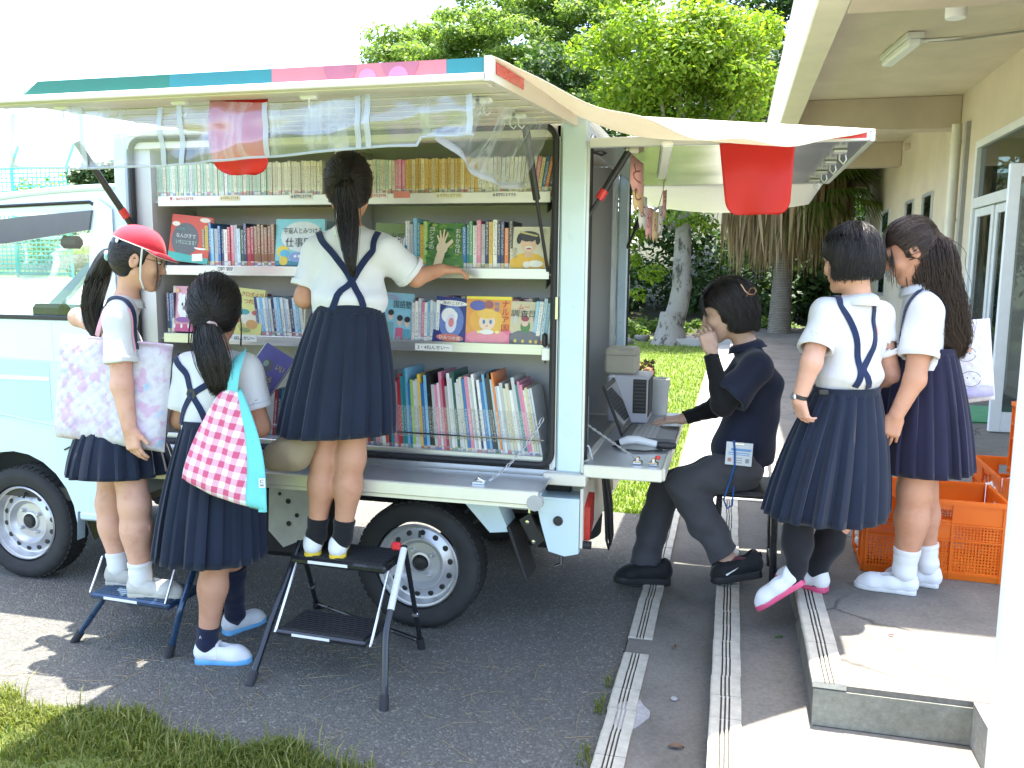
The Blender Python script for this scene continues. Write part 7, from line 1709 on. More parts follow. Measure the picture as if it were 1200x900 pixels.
    g = G(); g.box(bc+v*.043+nn*.002, (.04, .008, .003), Am, .001); g.build('clip', m_chrome, bd)
    m_lan = cloth('blue_lanyard', (.02, .10, .32), .3, 300, .4); g = G(); pts = [P3(px, py, y) for px, py, y in ((860, 516, 3.755), (861, 530, 3.752), (861, 545, 3.75), (856, 562, 3.745), (848, 585, 3.76), (852, 596, 3.78), (858, 592, 3.78), (860, 570, 3.76))]
    g.tube(pts, .0042, 6); g.build('lanyard', m_lan, bd)
librarian()
# ------------------------------------------------------------------ step stools
m_stoolblk = M('black_stool_tube', (.016, .018, .022), .28, .3, var=.1, coat=.4); m_stoolblue = M('blue_stool_tube', (.015, .045, .10), .28, .3, var=.1, coat=.4)
m_treadblk = M('ribbed_step_rubber', (.018, .018, .02), .55, var=.3, vs=60, bump=.5, bs=260); m_treadblue = M('blue_step_pad', (.03, .06, .10), .5, var=.25, vs=40, bump=.4, bs=260)
m_foot = M('rubber_foot', (.02, .02, .022), .7)
def rail(g, pts, r, n=10):
    pts = np.array(pts, float); out = [pts[0]]
    for i in range(1, len(pts)-1):
        a, b, c = pts[i-1], pts[i], pts[i+1]; da = _unit(a-b)*.03; dc = _unit(c-b)*.03
        for u in np.linspace(0, 1, 5): out.append((1-u)**2*(b+da)+2*u*(1-u)*b+u*u*(b+dc))
    out.append(pts[-1]); g.tube(out, r, n)
def tread(par, fl, fr, dep, th, m_top, m_side, sticker=True, name='step'):
    fl, fr = np.array(fl), np.array(fr); u = _unit(fr-fl); v = np.array([-u[1], u[0], 0]); L = np.linalg.norm(fr-fl); A = np.stack([u, v, UP], 1); c = (fl+fr)/2+v*dep/2
    g = G(); g.box(c-UP*th/2, (L, dep, th), A, .008); o = g.build(name, m_side, par)
    g = G(); g.box(c+UP*.0012, (L-.03, dep-.025, .004), A, .0015); top = g.build('pad', m_top, o)
    g = G()
    for i in range(11): g.box(c+v*(-.5+(i+.5)/11)*(dep-.03)+UP*.0042, (L-.04, .006, .0028), A)
    q = g.build('ribs', m_top, o); q['kind'] = 'stuff'
    if sticker: g = G(); g.box(fl+u*L*.40-v*.0006-UP*th*.45, (L*.42, .001, th*.42), A); g.build('sticker', M('label_white', (.70, .70, .68), .5, var=.05), o)
    return o
st = thing('step_stool', 'black two step folding stool with a red catch under the tall girl', 'step stool', (-1.38, 2.8, 0))
FL, FR, BR, BL = [atz(*p, 0.0) for p in ((293, 803), (450, 832), (494, 760), (372, 712))]
TL, TR = aty(352, 634, 2.93), aty(474, 640, 2.90)
g = G(); rail(g, [FL, FL+(TL-FL)*.42+np.array([-.005, -.0, .0]), TL], .0125); g.build('leg', m_stoolblk, st)
g = G(); k1 = aty(452, 742, 2.66); rail(g, [FR, k1, TR], .0125); g.build('leg', m_stoolblk, st)
g = G(); g.tube([k1+(TR-k1)*.25, TR-(TR-k1)*.03], .0132, 10); q = g.build('scale_sleeve', M('printed_scale', (.62, .62, .60), .4, var=.05), st)
for i in range(9):
    c = k1+(TR-k1)*(.30+.065*i); d = _unit(TR-k1); g = G(); g.box(c+np.array([0, -.0136, .0]), (.008, .0012, .008), None); g.build('scale_mark', m_black, q)
for e, tp in ((BL, TL), (BR, TR)): g = G(); g.tube([e, tp*.98+e*.02], .010, 8); g.build('leg', m_stoolblk, st)
g = G(); g.tube([BL+(TL-BL)*.08, BR+(TR-BR)*.08], .009, 8); g.build('rear_brace', m_stoolblk, st)
for e, d in ((FL, TL-FL), (FR, k1-FR), (BR, TR-BR), (BL, TL-BL)): g = G(); d = _unit(d); g.tube([e-d*.004, e+d*.05], .016, 10); g.build('rubber_foot', m_foot, st)
zU, zL = .418, .195
uFL, uFR = aty(340, 652, 2.815), aty(438, 664, 2.80); uFL[2] = uFR[2] = zU; lFL, lFR = aty(322, 737, 2.66), aty(428, 752, 2.645); lFL[2] = lFR[2] = zL
tread(st, uFL, uFR+np.array([.045, 0, 0]), .215, .028, m_treadblk, m_stoolblk); tread(st, lFL, lFR+np.array([.0, 0, 0]), .21, .024, m_treadblk, m_stoolblk)
m_zinc = M('zinc_rod', (.6, .6, .6), .22, .95, var=.04)
for a, b in ((lFL+[.0, .0, -.01], uFL+[.02, .02, -.015]), (lFR+[.02, -.004, -.012], uFR+[.05, .02, -.02])): g = G(); g.tube([a, b], .005, 6); g.build('brace_rod', m_zinc, st)
g = G(); g.box(TR+np.array([-.028, -.012, .002]), (.036, .022, .03), None, .006); g.build('red_catch', M('red_plastic', (.55, .02, .03), .35), st)
for e in (BL+(TL-BL)*.35, BR+(TR-BR)*.35): g = G(); g.box(e, (.026, .026, .018), None, .004); g.build('clip', m_zinc, st)
st = thing('step_stool', 'blue single step folding stool under the girl in the red cap', 'step stool', (-2.28, 2.8, 0))
FL, FR = atz(87, 752, 0), atz(198, 770, 0); z = .222
a, b = aty(104, 693, 2.72), aty(184, 706, 2.70); a[2] = b[2] = z
TLp, TRp = aty(122, 655, 2.93), aty(236, 655, 2.90)
g = G(); g.tube([FL, aty(123, 699, 2.745)], .0125, 10); g.build('leg', m_stoolblue, st)
g = G(); rail(g, [FR, aty(212, 712, 2.73), aty(232, 655, 2.88)], .0125); g.build('leg', m_stoolblue, st)
for e, tp in ((atz(150, 706, 0), aty(143, 655, 2.86)), (atz(262, 716, 0), aty(232, 655, 2.88))): g = G(); g.tube([e, tp], .010, 8); g.build('leg', m_stoolblue, st)
for e, d in ((FL, aty(122, 700, 2.75)-FL), (FR, aty(212, 712, 2.73)-FR)): d = _unit(d); g = G(); g.tube([e-d*.004, e+d*.055], .016, 10); g.build('rubber_foot', m_foot, st)
tread(st, a, b+np.array([.05, 0, 0]), .21, .026, m_treadblue, m_stoolblue)
for p, q in ((a+[.005, .0, 0], aty(120, 652, 2.84)), (b+[.035, 0, 0], aty(209, 652, 2.83))): g = G(); g.tube([p, q], .0048, 6); g.build('brace_rod', m_zinc, st)
g = G(); g.tube([aty(120, 652, 2.84), aty(145, 650, 2.9), aty(232, 655, 2.9)], .006, 6); g.build('top_rail', m_stoolblue, st)
# ------------------------------------------------------------------ bags
def quilt_mat(name, cols, sc=9):
    k = NT(name); v = k.coord('Object'); f = k.noise(v, sc, 3, .6); f2 = k.noise(k.coord('Object', (1.3, .7, 1.1)), sc*1.6, 2, .5)
    c = k.ramp(f, [(.30, cols[0]), (.44, cols[1]), (.52, cols[2]), (.60, cols[1]), (.68, cols[3])])
    c = k.mix(k.ramp(f2, [(.55, (0, 0, 0)), (.62, (.8, .8, .8))]), c, cols[4]); k.l(c, k.b.inputs['Base Color']); k.b.inputs['Roughness'].default_value = .8
    k.bump(k.noise(v, 500, 2), .2, .002); return k.m
def cushion(name, quad, th, mats, par, n=(44, 40), quilt=0, qs=.055, puff=1.0, edge=.25):
    """bag body: front and back faces over a bottom-left, bottom-right, top-right, top-left quad, bulged, with a quilted relief"""
    q = np.array(quad, float); nrm = _unit(np.cross(q[1]-q[0], q[3]-q[0])); g = G()
    W_ = np.linalg.norm(q[1]-q[0]); H_ = np.linalg.norm(q[3]-q[0])
    def base(u, v): return (q[0]*(1-u)+q[1]*u)*(1-v)+(q[3]*(1-u)+q[2]*u)*v
    for sgn in (1, -1):
        def fn(u, v):
            e = (max(0, 1-abs(2*u-1)**4)**.5)*(max(0, 1-abs(2*v-1)**(6 if v < .5 else 10))**.5)
            d = th*.5*e*puff*(1.0-.45*v)
            if quilt:
                a = (u*W_+v*H_)/qs; b = (u*W_-v*H_)/qs; d += quilt*(min(1, abs(math.sin(PI*a))*3)**.6*min(1, abs(math.sin(PI*b))*3)**.6-.6)*min(1, e*2)
            return base(u, v)+nrm*sgn*(d+.002)
        g.grid(fn, n[0], n[1])
    return g.build(name, mats, par, 50)
def strap_curve(name, pts, wid, mat, par, nrm=(0, -1, .2), n=24, th=.003):
    pts = np.array(pts, float); s_ = np.linspace(0, 1, len(pts)); t_ = np.linspace(0, 1, n); P = np.stack([np.polyval(np.polyfit(s_, pts[:, i], min(3, len(pts)-1)), t_) for i in range(3)], 1)
    N_ = np.tile(_unit(nrm), (n, 1)); g = G(); g.ribbon(P, N_, wid, th); return g.build(name, mat, par, 50)
# white quilted shoulder bag of the girl in the cap
m_q1 = quilt_mat('pastel_unicorn_quilt', [(.46, .32, .47), (.56, .50, .57), (.59, .57, .60), (.34, .46, .60), (.55, .34, .50)], 11)
bg1 = thing('quilted_bag', 'large white pastel quilted bag on the shoulder of the girl in the cap', 'bag', (-2.35, 2.72, .8))
q = [aty(66, 512, 2.70), aty(193, 530, 2.72), aty(203, 405, 2.76), aty(72, 392, 2.74)]
cushion('bag_body', q, .12, m_q1, bg1, (64, 60), .006, .05)
g = G(); g.tube([aty(72+(203-72)*t_, 392+13*t_, 2.70+.02*t_) for t_ in np.linspace(0, 1, 20)], .005, 6); g.build('hem', m_q1, bg1)
m_pk = cloth('pink_strap', (.64, .34, .40), .1, 500, .3)
strap_curve('handle', [aty(114, 394, 2.69), aty(118, 378, 2.70), aty(124, 362, 2.74), aty(130, 352, 2.80), aty(134, 360, 2.86)], .020, m_pk, bg1, (0, -1, .1))
# pink gingham tote
k = NT('pink_gingham'); v = k.coord('UV'); 
def gingham():
    k = NT('pink_gingham_cloth'); v = k.coord('Object'); mp = k.n('Mapping'); mp.inputs['Rotation'].default_value = (0, math.radians(-12), 0); k.l(v, mp.inputs[0]); sp = k.n('SeparateXYZ'); k.l(mp.outputs[0], sp.inputs[0])
    def st_(ax): return k.math('GREATER_THAN', k.math('FRACT', k.math('MULTIPLY', sp.outputs[ax], 22.5)), .5)
    s = k.math('ADD', st_(0), st_(2)); c = k.ramp(k.math('MULTIPLY', s, .5), [(0, (.74, .71, .68)), (.4, (.70, .36, .44)), (.8, (.58, .09, .18))], 'CONSTANT')
    k.l(c, k.b.inputs['Base Color']); k.b.inputs['Roughness'].default_value = .85; k.bump(k.noise(v, 700, 2), .3, .002); return k.m
bpy.data.materials.remove(k.m); m_ging = gingham(); m_aqua = cloth('aqua_cotton', (.16, .56, .58), .06, 600, .3)
bg2 = thing('gingham_bag', 'pink and white gingham tote with aqua side and handle', 'bag', (-1.7, 2.62, .6))
def tote(u, v, sgn, th=.11):
    bl, br, tr, tl = aty(213, 560, 2.60), aty(302, 597, 2.60), aty(282, 455, 2.67), aty(262, 452, 2.67)
    l = bl*(1-v)+tl*v+np.array([-.02, 0, .0])*math.sin(PI*v); r = br*(1-v)+tr*v+np.array([.03, 0, 0])*math.sin(PI*v)
    p = l*(1-u)+r*u; e = max(0, 1-abs(2*u-1)**3)**.5*max(0, 1-abs(2*v-1)**7)**.5
    p = p+np.array([.0, -1, 0])*sgn*th*.5*e*(1-.55*v)+np.array([0, 0, -.012*math.sin(PI*u)*(1-v)])+np.array([0, -.004, 0])*math.sin(u*17+v*5)*e; return p
g = G(); g.grid(lambda u, v: tote(u, v, 1), 40, 40); g.grid(lambda u, v: tote(u, v, -1), 40, 40); g.build('bag_body', m_ging, bg2, 60)
def side(u, v):
    a = tote(.90+.1*u*0, v, 1)*(1-u)+tote(.99, v, -1)*u; return a+np.array([.055, -.012, 0])*math.sin(PI*min(1, u*1.0))*(1-v)**.6*1.0+np.array([.024, -.03, 0])*u*(1-v)
g = G(); g.grid(side, 14, 30); solidify(g.build('side_panel', m_aqua, bg2, 60), .004)
strap_curve('handle', [aty(272, 458, 2.655), aty(274, 440, 2.66), aty(279, 421, 2.69), aty(284, 414, 2.75), aty(290, 424, 2.84)], .045, m_aqua, bg2, (0, -1, .35))
p_ = aty(307, 566, 2.575); g = G(); g.box(p_, (.022, .003, .034), [[.95, -.3, 0], [.3, .95, 0], [0, 0, 1]]); tg = g.build('tag', M('tag_white', (.68, .68, .64), .7), bg2)
text('C', .02, p_+np.array([0, -.0022, .006]), (1, .3, 0), (0, 0, 1), ink(BK), tg, 'lettering', fit=(.012, .012)); text('∞', .02, p_+np.array([0, -.0022, -.008]), (1, .3, 0), (0, 0, 1), ink(BK), tg, 'lettering', fit=(.013, .007))
# beige pouch hanging from the reaching girl's left arm
bg3 = thing('cloth_pouch', 'beige cloth pouch hanging below the skirt of the tall girl', 'pouch', (-1.62, 2.78, .72))
s = S().el(aty(336, 533, 2.80), (.088, .045, .062), None, .0).el(aty(350, 520, 2.80), (.075, .045, .05), None, .05).el(aty(322, 538, 2.80), (.05, .04, .045), None, .04); s.fnop(folds(.006, (34, 20, 34), 31)); sdf_obj('pouch_body', s, cloth('beige_cotton', (.27, .21, .125), .1, 500, .4, .85, .8), bg3, .005)
g = G(); g.tube([aty(350, 508, 2.80), aty(352, 470, 2.80), aty(356, 400, 2.83), aty(358, 352, 2.86)], .003, 5); g.build('cord', cloth('beige_cord', (.5, .44, .33)), bg3)
# white quilted bag with two hand-drawn round faces
m_q2 = quilt_mat('white_lilac_quilt', [(.66, .62, .68), (.70, .67, .70), (.71, .69, .70), (.62, .62, .72), (.66, .60, .66)], 14)
bg4 = thing('quilted_bag', 'pale quilted bag printed with two round faces, behind the wavy ponytail', 'bag', (1.1, 3.8, .95))
q = [aty(1106, 476, 3.82), aty(1166, 468, 3.82), aty(1160, 373, 3.84), aty(1118, 376, 3.84)]
cushion('bag_body', q, .05, m_q2, bg4, (40, 46), .005, .05)
g = G(); q_ = [aty(1110, 471, 3.785), aty(1165, 464, 3.785), aty(1164, 452, 3.788), aty(1110, 458, 3.788)]; g.add(q_, [(0, 1, 2, 3)]); solidify(g.build('check_hem', cloth('lilac_check', (.42, .38, .56), .25, 120, .3), bg4), .002)
for px, py, r_ in ((1132, 415, .034), (1137, 444, .036)):
    c = aty(px, py, 3.783); g = G(); g.tube([c+np.array([r_*1.05*math.cos(a), -.004, r_*.86*math.sin(a)]) for a in np.linspace(.3, 2*PI-.1, 22)], .0011, 4)
    f_ = g.build('drawn_face', ink(BK), bg4)
    for dx, dz in ((-.012, .004), (.012, .004)): g = G(); g.lathe([(0, .001), (.003, .0005), (.003, 0)], c+np.array([dx, -.004, dz]), (0, -1, 0), 8); g.build('drawn_eye', ink(BK), f_)
    g = G(); g.tube([c+np.array([-.03+.01*t_, -.004, -.006+.003*math.sin(t_*3)]) for t_ in np.linspace(-1, 1, 5)], .0011, 4); g.tube([c+np.array([-.03, -.004, -.02]), c+np.array([-.026, -.004, .012])], .0011, 4); g.build('drawn_line', ink(BK), f_)
strap_curve('handle', [aty(1124, 376, 3.82), aty(1122, 360, 3.82), aty(1118, 352, 3.8), aty(1114, 362, 3.8), aty(1110, 384, 3.8)], .022, m_q2, bg4, (0, -1, .1))
bg5 = thing('cloth_bag', 'lavender cloth bag behind the legs in black tights', 'bag', (.55, 3.6, .3))
s = S().el(aty(968, 600, 3.62), (.115, .05, .075), None, 0); s.fnop(folds(.004, (30, 30, 30), 33)); sdf_obj('bag_body', s, cloth('lavender_cotton', (.26, .22, .34), .12, 500, .4), bg5, .005)
g = G(); g.tube([aty(985, 585, 3.62), aty(1000, 540, 3.62), aty(1010, 475, 3.62)], .006, 6); g.build('handle', cloth('lavender_strap', (.26, .22, .34)), bg5)
# ------------------------------------------------------------------ orange crates
def crate_mat():
    k = NT('orange_crate_plastic'); v = k.coord('Object'); f = k.noise(v, 8, 3); k.l(k.ramp(f, [(.3, (.74, .20, .015)), (.7, (.82, .27, .03))]), k.b.inputs['Base Color']); k.b.inputs['Roughness'].default_value = .32
    tr = k.n('BsdfTranslucent'); tr.inputs[0].default_value = (1.0, .30, .02, 1); mx = k.n('MixShader'); mx.inputs[0].default_value = .5; k.l(k.b.outputs[0], mx.inputs[1]); k.l(tr.outputs[0], mx.inputs[2]); k.l(mx.outputs[0], k.out.inputs[0]); return k.m
m_crate = crate_mat()
def crate(label, loc, rz, w_=.53, d=.37, h=.33, group='orange container crates'):
    t = thing('crate', label, 'crate', loc, group); ca, sa = math.cos(rz), math.sin(rz); Rm = np.array([[ca, -sa, 0], [sa, ca, 0], [0, 0, 1]]); L0 = np.array(loc, float)
    def bb(g, lo, hi): lo = np.array(lo, float); hi = np.array(hi, float); g.box(L0+Rm@((lo+hi)/2), np.abs(hi-lo), Rm)
    g = G(); bb(g, (-w_/2+.01, -d/2+.01, .004), (w_/2-.01, d/2-.01, .012)); g.build('base', m_crate, t)
    for ax, sgn in ((0, -1), (0, 1), (1, -1), (1, 1)):
        L, off = (w_, d) if ax == 0 else (d, w_)
        def put(g, a0, a1, z0, z1, th, out=0.0):
            p = sgn*(off/2-.012); q = p+sgn*th
            if ax == 0: bb(g, (a0, min(p, q)+sgn*out, z0), (a1, max(p, q)+sgn*out, z1))
            else: bb(g, (min(p, q)+sgn*out, a0, z0), (max(p, q)+sgn*out, a1, z1))
        g = G(); Li = L/2-.014 if ax == 0 else L/2-.016
        # wall panel with a handle opening, solid label plate and small-holed mesh fields
        hz0, hz1, hw = h-.085, h-.04, .065
        put(g, -Li, Li, .0, .035, .006); put(g, -Li, -hw, h-.10, h-.018, .005); put(g, hw, Li, h-.10, h-.018, .005); put(g, -hw, hw, hz1, h-.018, .005); put(g, -hw, hw, h-.10, hz0, .005)
        put(g, -hw, hw, .17, h-.10, .005)
        for x0, x1 in ((-Li, -hw), (hw, Li)) + (((-hw, hw),) if True else ()):
            z1_ = .17 if x0 == -hw else h-.10
            nn_ = int((x1-x0)/.012); 
            for i in range(nn_+1): a = x0+(x1-x0)*i/nn_; put(g, a-.0028, a+.0028, .035, z1_, .003, .0005)
            nz = int((z1_-.035)/.012)
            for i in range(1, nz): zz = .035+(z1_-.035)*i/nz; put(g, x0, x1, zz-.0028, zz+.0028, .003)
        sd_ = g.build('side', m_crate, t); 
        g = G(); put(g, -Li, Li, h-.018, h, .016); put(g, -Li, Li, h-.105, h-.097, .012); put(g, -Li, Li, .163, .169, .010); put(g, -Li, Li, .02, .03, .010)
        for a in (-Li*.98, -hw-.004, hw+.004, Li*.98): put(g, a-.004, a+.004, .0, h-.018, .011)
        g.build('rib', m_crate, sd_)
    return t
cw = aty(1010, 665, 3.74); 
c1 = crate('nearest orange crate on the platform, behind the white socks', (cw[0]+.275, 3.93, .251), math.radians(-2.0), .55, .37, .335)
q = atz(1138, 533, .585); 
c2 = crate('lower orange crate farther back with a white bag inside, beneath another crate', (q[0]+.185, q[1]-.27, .251), math.radians(88), .53, .37, .335)
q3 = atz(1177, 552, .59)
c3 = crate('upper orange crate with a round white notice, stacked at the right edge', (q3[0]+.185, q3[1]-.262, .5885), math.radians(88.5), .53, .37, .335)
m_bagw = M('white_plastic_bag', (.72, .72, .73), .35, var=.06, vs=30)
q = aty(1030, 612, 3.9)
def crumple(c, r, seed, mat, name, par, h=.006):
    s = S().el(c, r, None, 0); s.fnop(folds(.014, (60, 60, 60), seed)); return sdf_obj(name, s, mat, par, h)
t = thing('plastic_bag', 'white plastic bag in the nearest orange crate', 'bag', (q[0], 3.9, .27)); crumple((q[0], 3.92, .40), (.085, .09, .14), 41, m_bagw, 'bag_body', t)
q = aty(1160, 560, 4.4); t = thing('plastic_bag', 'white plastic bag inside the lower back crate', 'bag', (q[0]+.05, 4.4, .27)); crumple((q[0]+.06, 4.38, .42), (.10, .15, .13), 43, m_bagw, 'bag_body', t)
q = aty(1033, 625, 3.86); t = thing('packet', 'pink and white checked packet in the nearest crate', 'packet', (q[0], 3.84, .30)); G().bx((q[0]-.04, 3.82, .30), (q[0]+.05, 3.86, .50), .01).build('wrapper', cloth('pink_packet', (.62, .42, .40), .25, 60, .2), t)
# round notice on the top crate
print("crate", q, q3) if False else None; nc = atx(1204, 516, q3[0]-.004); nb_ = np.array([q3[0]-.006, nc[1], nc[2]])
t = thing('round_notice', 'round white notice with an orange fruit print on the top crate', 'notice', nb_)
g = G(); g.lathe([(0, .003), (.125, .003), (.125, 0), (0, 0)], nb_, (-1, 0, 0), 40); pl = g.build('card', M('notice_white', (.74, .73, .70), .6), t)
def ndisc(dx, dz, rx, rz_, c): g = G(); g.add([nb_+np.array([-.0036, -(dx+rx*math.cos(a)), dz+rz_*math.sin(a)]) for a in np.linspace(0, 2*PI, 16)[:-1]], [tuple(range(15))]); g.build('print', ink(c), pl, 0)
ndisc(-.07, .065, .018, .016, (.7, .28, .05)); ndisc(-.05, .06, .015, .014, (.72, .36, .06)); ndisc(-.05, .085, .012, .008, (.2, .35, .08))
for i, (dz, wd) in enumerate(((.01, .19), (-.045, .17), (-.09, .11))):
    for j in range(8 if i == 0 else 10): 
        if abs(-wd/2+wd*(j+.5)/10) < .11: g = G(); g.box(nb_+np.array([-.0036, -(-wd/2+wd*(j+.5)/10), dz+.004*math.sin(j*2.3)]), (.0004, .012 if i == 0 else .008, .020 if i == 0 else .009)); g.build('print', ink((.12, .12, .14)), pl)
# ------------------------------------------------------------------ things on the rear table
TZ = .753
lt = thing('laptop', 'open dark laptop on the fold-down table', 'laptop', (-.37, 3.98, TZ))
kA = np.array([[0, 1, 0], [-1, 0, 0], [0, 0, 1]]).T
hx, y0, y1 = -.455, 3.72, 4.06
g = G(); g.bx((hx, y0, TZ+.004), (hx+.24, y1, TZ+.024), .004); ba = g.build('base', M('grey_laptop_case', (.17, .17, .17), .4, .2, var=.08), lt)
for i in range(5):
    for j in range(13):
        g = G(); g.bx((hx+.045+.022*i, y0+.016+.024*j, TZ+.024), (hx+.064+.022*i, y0+.037+.024*j, TZ+.0265)); g.build('key', M('key_grey', (.40, .40, .38), .5), ba)
G().bx((hx+.165, y0+.13, TZ+.0235), (hx+.225, y0+.22, TZ+.0246)).build('touchpad', M('touchpad_grey', (.16, .16, .165), .35), ba)
g = G(); ang = math.radians(22); u = np.array([-math.sin(ang), 0, math.cos(ang)]); n_ = np.array([math.cos(ang), 0, math.sin(ang)]); A = np.stack([np.array([0, 1, 0]), u, -n_*-1], 1); c = np.array([hx+.005, (y0+y1)/2, TZ+.026])+u*.118
g.box(c, (.34, .236, .012), A, .004); ld = g.build('lid', m_black, lt)
g = G(); g.box(c+n_*.0068+u*.006, (.305, .185, .001), A); g.build('screen', M('dark_screen', (.05, .052, .056), .08, var=.05, coat=1), ld)
text('▪▪▪', .01, c+n_*.0075-u*.104, (0, 1, 0), u, M('logo_grey', (.4, .4, .4), .4), ld, 'lettering', fit=(.02, .004))
sc_ = thing('barcode_scanner', 'white and black barcode handset lying in front of the laptop', 'scanner', (-.36, 3.58, TZ))
P_ = [aty(px, py, 3.60) for px, py in ((727, 512), (737, 504), (748, 503), (762, 507), (770, 511))]; off_ = np.array([0, 0, .0])
g = G(); zb = [.022, .034, .036, .026, .022]; pts = [(p[0], 3.60, TZ+z_) for p, z_ in zip(P_, zb)]; g.tube(pts, [.016, .02, .019, .017, .016], 12); g.build('body', M('white_plastic', (.72, .72, .71), .35, var=.04), sc_)
g = G(); pts = [(aty(770, 511, 3.6)[0], 3.60, TZ+.021), (aty(782, 512, 3.6)[0], 3.61, TZ+.018), (aty(792, 513, 3.6)[0], 3.62, TZ+.016)]; g.tube(pts, [.0165, .018, .012], 12); g.build('grip', m_black, sc_)
g = G(); pts = [(aty(727, 512, 3.6)[0]-.004, 3.60, TZ+.016), (aty(721, 515, 3.6)[0], 3.61, TZ+.014)]; g.tube(pts, [.017, .013], 12); g.build('reader_window', m_black, sc_)
g = G(); g.tube([(-.30, 3.60, TZ+.012), (-.26, 3.57, TZ+.006), (-.33, 3.52, TZ+.006), (-.42, 3.53, TZ+.006), (-.47, 3.58, TZ+.008)], .004, 6); g.build('cable', m_black, sc_)
def on(px, py, y): return aty(px, py, y)
t = thing('desk_speaker', 'white boxy speaker with a black grille behind the laptop', 'speaker', (-.42, 4.35, TZ))
a, b = aty(716, 492, 4.22), aty(760, 441, 4.22); G().bx((a[0]-.02, 4.20, TZ), (b[0], 4.46, b[2]), .008).build('case', M('white_case', (.62, .62, .66), .4, var=.03), t)
ga, gb = aty(742, 484, 4.20), aty(758, 445, 4.20)
ob = G(); ob.bx((b[0]-.001, 4.225, TZ+.03), (b[0]+.004, 4.435, b[2]-.02), .002); gr = ob.build('grille_side', m_black, t)
gg = G(); gg.bx((ga[0]-.004, 4.196, ga[2]), (gb[0], 4.201, gb[2]), .002); gr = gg.build('grille', m_black, t)
for i in range(9): G().bx((ga[0], 4.1945, ga[2]+.012+i*.018), (gb[0]-.004, 4.1975, ga[2]+.018+i*.018)).build('grille_bar', M('grille_grey', (.07, .07, .07), .5), gr)
t = thing('storage_box', 'beige box sitting on top of the white speaker', 'box', (-.5, 4.32, b[2])); a2, b2 = aty(708, 440, 4.25), aty(746, 409, 4.25)
o_ = G(); o_.bx((a2[0], 4.24, b[2]+.001), (b2[0], 4.44, b2[2]), .012); bo_ = o_.build('body', M('beige_plastic', (.50, .47, .36), .5, var=.05), t); o_ = G(); o_.bx((a2[0]-.003, 4.237, b2[2]-.035), (b2[0]+.003, 4.443, b2[2]-.031), .001); o_.build('lid_seam', M('beige_shadow_gap', (.35, .33, .25), .6), t)
t = thing('plastic_tub', 'pale grey round tub beside the speaker, dried posy above it', 'tub', (aty(772, 480, 4.5)[0], 4.52, TZ)); cc = aty(771, 480, 4.52); r_ = .054
g = G(); g.lathe([(0, 0), (r_*.85, 0), (r_*.9, .01), (r_, .15), (r_*1.06, .152), (r_*1.08, .19), (r_*1.0, .195), (r_*.94, .19), (r_*.86, .02), (0, .02)], (cc[0], 4.52, TZ), n=28); g.build('tub_body', M('grey_white_plastic', (.58, .58, .54), .4, var=.03), t)
fl_ = aty(758, 433, 4.56); t = thing('dried_posy', 'posy of brown dried cones and a copper bauble behind the white speaker', 'posy', (fl_[0], 4.56, fl_[2]-.09))
r2 = np.random.default_rng(3)
for i in range(26):
    d = r2.normal(size=3); d /= np.linalg.norm(d); p = fl_+d*np.array([.06, .05, .055])*r2.uniform(.5, 1)
    g = G(); 
    for j in range(5): e = _unit(d+r2.normal(0, .7, 3)); s_ = _unit(np.cross(e, r2.normal(size=3)))*.010; g.add([p-s_, p+e*.03, p+s_, p+e*.012+np.cross(e, s_)*.4], [(0, 1, 3), (1, 2, 3), (0, 3, 2)])
    g.build('dried_petal', [M('dried_brown', (.16, .09, .05), .7, var=.3), M('dried_gold', (.45, .28, .10), .5, var=.3), M('dried_green', (.10, .11, .05), .8, var=.3)][i % 3], t, 0)
g = G(); g.lathe([(0, -.03), (.022, -.022), (.031, 0), (.022, .022), (0, .03)], fl_+np.array([.012, -.045, -.01]), n=18); g.build('bauble', M('copper_bauble', (.62, .32, .18), .2, .7), t)
g = G(); g.lathe([(0, -.2), (.03, -.2), (.04, -.07), (.03, -.05)], fl_, n=14); g.build('pot', m_black, t)
# jugs and bag inside the rear opening
for lab_, px, py0, py1, y, r_, c in (('white plastic jug just inside the near rear jamb', 684, 535, 440, 3.40, .045, (.66, .67, .68)), ('frosted grey canister beside the white jug', 697, 507, 447, 3.75, .055, (.52, .54, .55))):
    a, b = aty(px, py0, y), aty(px, py1, y); x_ = -.64 if y < 3.5 else -.66; t = thing('canister', lab_, 'canister', (x_, y, .7225)); h_ = b[2]-.7225
    g = G(); g.lathe([(0, 0), (r_, 0), (r_*1.02, .02), (r_, h_*.75), (r_*.6, h_*.9), (r_*.4, h_*.92), (r_*.4, h_), (0, h_)], (x_, y, .7225), n=20); g.build('body', M('canister_%s' % px, c, .35, var=.04), t); g = G(); g.lathe([(0, h_+.012), (r_*.42, h_+.010), (r_*.46, h_-.008)], (x_, y, .7225), n=16); g.build('cap', m_black, t)
t = thing('notice_strip', 'tall white notice strip with orange mark on the inner bulkhead', 'notice', (-.778, 4.05, 1.1)); yy = aty(708, 300, 4.0)[1]
pa, pb = atx(703, 312, -.776), atx(713, 312, -.776); pc = atx(708, 386, -.776)
g = G(); g.bx((-.7785, pa[1], pc[2]), (-.776, pb[1], pa[2])); st_ = g.build('paper', M('paper_white', (.66, .65, .60), .7, var=.05), t)
for i, c in enumerate(((.65, .30, .08), (.3, .3, .28), (.3, .3, .28), (.70, .42, .05), (.3, .3, .28), (.62, .3, .1))): z_ = pa[2]-(pa[2]-pc[2])*(.1+.15*i); g = G(); g.bx((-.7755, pa[1]+.01, z_-.012), (-.7752, pb[1]-.01, z_+(.012 if i != 3 else .03))); g.build('print', ink(c), st_)
t = thing('plastic_sheet', 'clear crumpled plastic sheet hanging in the rear opening', 'sheet', (-.74, 3.9, 1.0))
